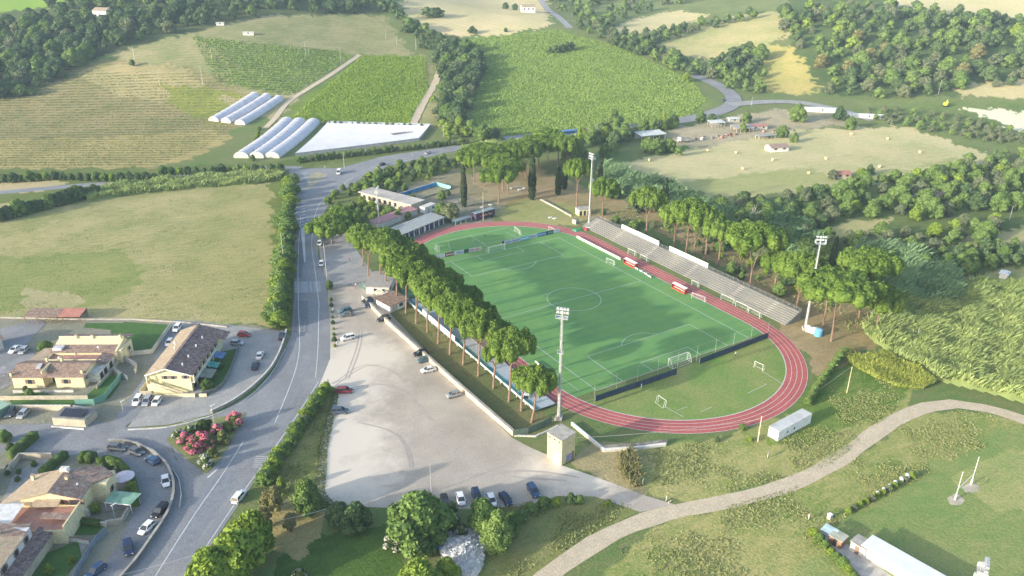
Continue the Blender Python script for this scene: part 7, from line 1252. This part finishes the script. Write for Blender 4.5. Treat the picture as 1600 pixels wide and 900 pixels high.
# large sheeted multi-span
Q = [G(*p) for p in ((462, 244), (514, 193), (673, 198), (655, 220))]; A = Vector(Q[1][:2]); Bx = Vector(Q[2][:2]); C3 = Vector(Q[0][:2]); C4 = Vector(Q[3][:2])
t = empty('sheeted_field', (A.x, A.y, 0), label='large field covered with bright white plastic sheeting in many low spans', cat='greenhouse')
mb = MB(); ns = 30; n2 = 10; V = []
for i in range(ns*4+1):
    s = i/(ns*4); P0 = A.lerp(C3, s); P1 = Bx.lerp(C4, s); zz = 1.6+.35*abs(math.sin(i*math.pi/4))
    for j in range(n2+1): p = P0.lerp(P1, j/n2); V.append((p.x-A.x, p.y-A.y, H(p.x, p.y)+zz))
F = [(i*(n2+1)+j, (i+1)*(n2+1)+j, (i+1)*(n2+1)+j+1, i*(n2+1)+j+1) for i in range(ns*4) for j in range(n2)]
link('sheeting', npmesh('sheeting', np.array(V), np.array(F)), PLW, t)
sm_ = MB()
for i in range(0, ns*4+1, 4):
    for j in range(n2): a = Vector(V[i*(n2+1)+j]); b = Vector(V[i*(n2+1)+j+1]); sm_.tube(a+Vector((0, 0, .05)), b+Vector((0, 0, .05)), .16, .16, 4)
tag(sm_.build('seams', mat('grey_seam', (.40, .41, .43)), t), kind='stuff')
e = MB()
for P_, Q_ in ((A, C3), (A, Bx), (Bx, C4), (C3, C4)):
    for k in range(10): a = P_.lerp(Q_, k/10)-A; b = P_.lerp(Q_, (k+1)/10)-A; z = H(a.x+A.x, a.y+A.y); z2 = H(b.x+A.x, b.y+A.y); e.add([(a.x, a.y, z), (b.x, b.y, z2), (b.x, b.y, z2+1.55), (a.x, a.y, z+1.55)], [(0, 1, 2, 3)])
e.build('side_sheet', mat('grey_side_sheet', (.45, .46, .48)), t)
MB().box(0, 14, -2, 2, 0, .05).build('vent_opening', CONCD, t).location = (Vector(G(612, 215)[:2])-A).to_3d()+Vector((0, 0, H(*G(612, 215)[:2])+2.05))
def farmhouse(b, rz, lx, ly, h, rise, label, wm, rm, wins=3, name='farmhouse', cat='house', open_=False):
    g = G(*b); t = empty(name, g, rz, label=label, cat=cat)
    if open_:
        for x in np.linspace(.3, lx-.3, 5): MB().box(x-.12, x+.12, .2, .45, -1, h).build('post', METAL, t); MB().box(x-.12, x+.12, ly-.45, ly-.2, -1, h).build('post', METAL, t)
        MB().box(.1, lx-.1, ly-.18, ly-.05, -1, h).build('back_wall', OFFW, t); MB().slab([(-.4, -.4, h), (lx+.4, -.4, h), (lx+.4, ly+.4, h+rise), (-.4, ly+.4, h+rise)], .2).build('roof', rm, t); return t
    gwall(MB(), 0, lx, 0, ly, h, h+rise, 'x', z0=-1.5).build('wall', wm, t); gable(MB(), 0, lx, 0, ly, h, h+rise, 'x', .4).build('roof', rm, t)
    for k in range(wins): win(t, (k+.5)*lx/wins, 0, h*.45, 1.0, 1.3, fr=CONC)
    return t
farmhouse((147, 32), -.7, 12, 10, 8, 2, 'white two-storey house among the trees at the top left', mat('bright_white_wall', (.82, .80, .78), var=.03), T_TAN); farmhouse((816, 19), -.4, 13, 9, 5, 2, 'white farmhouse beside the far hill road at the top', MATS['bright_white_wall'], T_TAN)
farmhouse((1205, 238), -.3, 11, 7, 2.6, 1.2, 'small white cottage with pinkish roof on the dry hay field', WHITE, T_PINK, 2); farmhouse((1306, 280), -.4, 8, 6, 2.6, 1.0, 'red-roofed hut among bushes on the dry field', BEIGE, mat('orange_red_roof', (.42, .20, .14)), 2)
farmhouse((1002, 222), -.15, 17, 8, 3.6, .8, 'long open white-roofed shed left of the junk yard', OFFW, mat('bright_shed_roof', (.62, .64, .60)), open_=True, name='open_shed', cat='shed'); farmhouse((1112, 200), -.3, 9, 6, 3.2, .5, 'small pale open shed in the middle of the junk yard', OFFW, MATS['bright_shed_roof'], open_=True, name='open_shed', cat='shed')
farmhouse((1150, 208), -.35, 12, 8, 3, .6, 'grey open lean-to at the right of the junk yard', OFFW, CONC, open_=True, name='open_shed', cat='shed'); farmhouse((1174, 204), -.3, 11, 6, 2.6, .6, 'long low barn with red roof right of the junk yard', OFFW, mat('rose_roof', (.46, .22, .19)), 2, name='barn', cat='barn')
farmhouse((1186, 219), -.2, 12, 4, 2.4, .2, 'narrow grey-roofed cattle shelter above the white cottage', CONC, CONC, open_=True, name='open_shed', cat='shed'); farmhouse((1140, 192), -.3, 7, 5, 2.6, .4, 'small pale shed at the top of the junk yard', OFFW, MATS['bright_shed_roof'], 1, name='shed', cat='shed')
farmhouse((1422, 326), .15, 11, 7, 2.4, 1.0, 'grey-roofed house among the trees at the right', CONC, mat('slate_blue_roof', (.28, .32, .36)), 2); farmhouse((1468, 318), .1, 10, 6, 2.4, 1.0, 'brown-roofed house joined to the right of the grey-roofed one', OFFW, T_BROWN, 2)
farmhouse((1572, 437), .3, 3.6, 2.4, 2.0, .2, 'small white hut on bare ground near the right edge', WHITE, WHITE, 1, name='hut', cat='hut')
for i, (b, lx, lab) in enumerate((((310, 22), 5, 'tiny white hut below the top left ridge'), ((338, 40), 6, 'tiny white hut on the far slope left of centre'), ((380, 55), 8, 'low white shed on the upper slope field'), ((685, 118), 4, 'white shed beside the dense tree clump'), ((1258, 174), 22, 'long white-roofed chicken shed, left one by the far side road'), ((1330, 184), 22, 'long white-roofed chicken shed, right one by the far side road'))):
    farmhouse(b, -.35 if i < 4 else -.75, lx, 3 if i < 4 else 5, 2.2, .4, lab, WHITE, WHITE if i > 3 else OFFW, 1, name='shed', cat='shed')
g = G(1477, 167); t = empty('excavator', (g[0], g[1], g[2]+.5), .3, label='bright yellow digger at the edge of the white quarry', cat='digger'); ym = mat('machine_yellow', (.75, .75, .05)); MB().box(-2, 2, -1.3, 1.3, 0, .8).build('tracks', TIRE, t); MB().box(-1.9, 1.5, -1.2, 1.2, .9, 2.4).box(-.2, 1.2, -1.1, 0, 2.4, 3.2).build('body', ym, t); MB().tube((1.3, .4, 2), (4.2, .4, 3.6), .25).tube((4.2, .4, 3.6), (5.6, .4, 1.0), .2).build('arm', ym, t); MB().box(5.2, 6.0, -.1, .9, .4, 1.1).build('bucket', TIRE, t)
BALE = mat('straw_bale', (.62, .52, .30), var=.12)
for i, (x, y) in enumerate(((1015, 252), (1106, 237), (1160, 265), (1263, 272), (1437, 239), (1374, 262), (1208, 251), (1330, 211), (1197, 213), (1290, 249), (1150, 240), (1387, 218))):
    g = G(x, y); t = MB().tube((0, -.65, .75), (0, .65, .75), .75, .75, 14).build('hay_bale', BALE, label='round straw bale lying on the dry field', cat='hay bale', group='round bales on the dry field'); t.location = g; t.rotation_euler = (0, 0, i*1.3)
rngj = random.Random(4)
for i in range(26):
    x, y = rngj.uniform(1085, 1240), rngj.uniform(0, 1); yy = 224-(x-1085)*.10+y*7-8; g = G(x, yy); s = rngj.uniform(.5, 1.4)
    MB().frus((-s, s, -s*.7, s*.7), 0, (-s*.6, s*.7, -s*.5, s*.4), s*1.0).build('scrap_pile', rngj.choice([TERR, CONCD, BRONZE, OFFW]), label='small scrap pile scattered along the lower edge of the junk yard', cat='scrap', group='scrap piles of the junk yard').location = g
# picnic tables, tents and stored things in the pine grove
for i, (x, y) in enumerate(((736, 330), (752, 326), (766, 322), (712, 318), (728, 345), (798, 296), (806, 294), (812, 298), (818, 296), (706, 322), (722, 312))):
    t = empty('garden_table', G(x, y), i*.9, label='small table or crate among the stems of the pine grove', cat='table', group='tables in the pine grove'); MB().box(-.9, .9, -.5, .5, .68, .76).build('table_top', WHITE if i % 3 else CONC, t); MB().box(-.8, -.7, -.4, .4, 0, .68).build('leg', METAL, t); MB().box(.7, .8, -.4, .4, 0, .68).build('leg', METAL, t)
# side bits near the far right mast
t = empty('green_tarpaulin', G(903, 360), label='green tarpaulin heap at the outside of the far right bend', cat='tarpaulin'); MB().frus((-2.2, 2.2, -1.5, 1.5), 0, (-1.5, 1.2, -.8, .8), .7).build('cover', mat('bright_green_tarp', (.06, .30, .14)), t)
t = empty('red_mats', G(916, 358), .4, label='red and white crash mats at the foot of the far right mast', cat='mats'); MB().box(-1.6, 0, -1, 1, 0, .6).build('mat', RED, t); MB().box(.05, 1.4, -.9, .9, 0, .5).build('mat', WHITE, t)
t = empty('grey_container', G(899, 349), .3, label='small grey container left of the far right mast', cat='container'); MB().box(-1, 1, -1, 1, 0, 2).build('body', CONC, t); MB().box(-1.05, 1.05, -1.05, 1.05, 2, 2.08).build('roof', CONCD, t)
for i, (x, y) in enumerate(((860, 340), (867, 341.5))): MB().frus((-.9, .9, -.5, .5), 0, (-.7, .7, -.3, .3), .35).build('white_mat', WHITE, label='white mat lying on the grass behind the far bend', cat='mat', group='white mats').location = G(x, y)
# ------------------------------------------------------------------ people
def person(b, rz, top, legs, label, pose=0, sc=1.0):
    g = G(*b); t = empty('person', g, rz, label=label, cat='person'); st_ = .22 if pose == 1 else .08
    J = [(0, 0, .95), (0, 0, 1.2), (0, .0, 1.42), (0, .02, 1.52), (0, .04, 1.66), (-.11, st_*.4, .52), (-.12, st_, .08), (-.12, st_+.14, .04), (.11, -st_*.3, .52), (.12, -st_, .08), (.12, -st_+.14, .04), (-.2, 0, 1.4), (-.25, -.03, 1.14), (-.24, .1, .92), (.2, 0, 1.4), (.26, .02, 1.14), (.27, .14, .94), (-.09, 0, .9), (.09, 0, .9)]
    rr = [.14, .135, .12, .055, .105, .07, .045, .04, .07, .045, .04, .065, .045, .03, .065, .045, .03, .095, .095]
    E_ = [(0, 1), (1, 2), (2, 3), (3, 4), (0, 17), (17, 5), (5, 6), (6, 7), (0, 18), (18, 8), (8, 9), (9, 10), (2, 11), (11, 12), (12, 13), (2, 14), (14, 15), (15, 16)]
    me = bpy.data.meshes.new('body'); me.from_pydata(J, E_, []); tmp = bpy.data.objects.new('tmp', me); COL.objects.link(tmp); tmp.modifiers.new('s', 'SKIN'); ss = tmp.modifiers.new('u', 'SUBSURF'); ss.levels = 1
    for i, v in enumerate(me.skin_vertices[0].data): v.radius = (rr[i], rr[i]); v.use_root = (i == 0)
    dg = bpy.context.evaluated_depsgraph_get(); m2 = bpy.data.meshes.new_from_object(tmp.evaluated_get(dg)); bpy.data.objects.remove(tmp); m2.name = 'body'
    m2.materials.clear(); 
    for m_ in (mat('skin', (.45, .28, .20), var=.03), top, legs, mat('hair', (.06, .04, .03))): m2.materials.append(m_)
    for p in m2.polygons: z = p.center.z; p.material_index = 3 if (z > 1.66 and p.center.y < .08) else 0 if z > 1.47 or abs(p.center.x) > .2 and z < 1.1 else 1 if z > .92 else 2 if z > .1 else 3
    o = bpy.data.objects.new('body', m2); COL.objects.link(o); o.parent = t; t.scale = (sc, sc, sc)
SH1 = mat('white_shirt', (.78, .76, .74)); TR1 = mat('dark_trousers', (.05, .05, .07)); PKS = mat('pink_shirt', (.70, .42, .45)); GRS = mat('olive_shirt', (.22, .26, .16))
person((1041, 783), .6, SH1, mat('pale_trousers', (.62, .58, .52)), 'person in white standing on the dirt path with a small dog', 0); person((1263, 812), 1.2, PKS, MATS['pale_trousers'], 'person in pale pink on the bare ground left of the kiosk row', 0); person((758, 371), .2, GRS, TR1, 'person in olive standing on the far-bend turf', 1)
person((546, 407), 2, mat('dark_red_shirt', (.30, .06, .08)), TR1, 'person in dark red walking across the forecourt', 1); person((552, 452), 1, TR1, PKS, 'person in black walking at the car park gate', 1); person((1374, 851), .5, mat('yellow_shirt', (.70, .68, .35)), MATS['pale_trousers'], 'person in pale yellow on the rugby field', 1); person((1002, 607), .5, SH1, SH1, 'person in white at the edge of the worn near-bend grass', 0)
person((1149, 557), 0, SH1, TR1, 'person in white behind the right dark screen', 0); person((513, 600), 1, TR1, TR1, 'person in black at the car park entrance', 1); person((556, 449), 2, SH1, TR1, 'person in a white shirt beside the one in black at the gate', 1); person((628, 474), 1, RED, TR1, 'person in red beside the hut and the pine trunk', 0)
# small dog on the path
g = G(1046, 786); t = MB().box(-.3, .3, -.1, .1, .25, .48).mesh('dog'); bm = bmesh.new(); bm.from_mesh(t)
for (a0, a1, b0, b1, c0, c1) in ((.28, .5, -.08, .08, .42, .62), (.48, .6, -.04, .04, .44, .53), (-.42, -.3, -.02, .02, .42, .5), (.2, .28, -.1, -.03, 0, .26), (.2, .28, .03, .1, 0, .26), (-.3, -.22, -.1, -.03, 0, .26), (-.3, -.22, .03, .1, 0, .26), (.3, .36, -.07, -.03, .62, .7), (.3, .36, .03, .07, .62, .7)):
    q = MB().box(a0, a1, b0, b1, c0, c1).mesh('q'); bm.from_mesh(q)
bm.to_mesh(t); bm.free(); o = link('dog', t, mat('pale_dog_fur', (.60, .52, .42)), label='small pale dog beside the person in white on the dirt path', cat='dog'); o.location = g; o.modifiers.new('r', 'REMESH').voxel_size = .045
# railings and gate at the forecourt
t = empty('entrance_gate', G(520, 450), label='low metal gate railing across the top of the gravel car park', cat='gate'); ga = Vector(G(520, 450)[:2]); gb = Vector(G(556, 443)[:2])-ga; mb = MB()
for k in range(15): p = gb*(k/14); mb.tube((p.x, p.y, 0), (p.x, p.y, 1.3), .04, .04, 4)
mb.tube((0, 0, 1.25), (gb.x, gb.y, 1.25), .04, .04, 4).tube((0, 0, .5), (gb.x, gb.y, .5), .03, .03, 4).build('rail', METAL, t)
# ------------------------------------------------------------------ haze box
m = bpy.data.materials.new('haze_air'); m.use_nodes = True; N = m.node_tree.nodes; N.remove(N['Principled BSDF']); v = N.new('ShaderNodeVolumePrincipled'); v.inputs['Color'].default_value = (.60, .80, 1.0, 1); v.inputs['Density'].default_value = HAZE; v.inputs['Anisotropy'].default_value = .0
m.node_tree.links.new(v.outputs[0], N['Material Output'].inputs['Volume'])
o = MB().box(-9500, 9500, -9500, 9500, -1.5, 150).build('haze', m, kind='stuff')
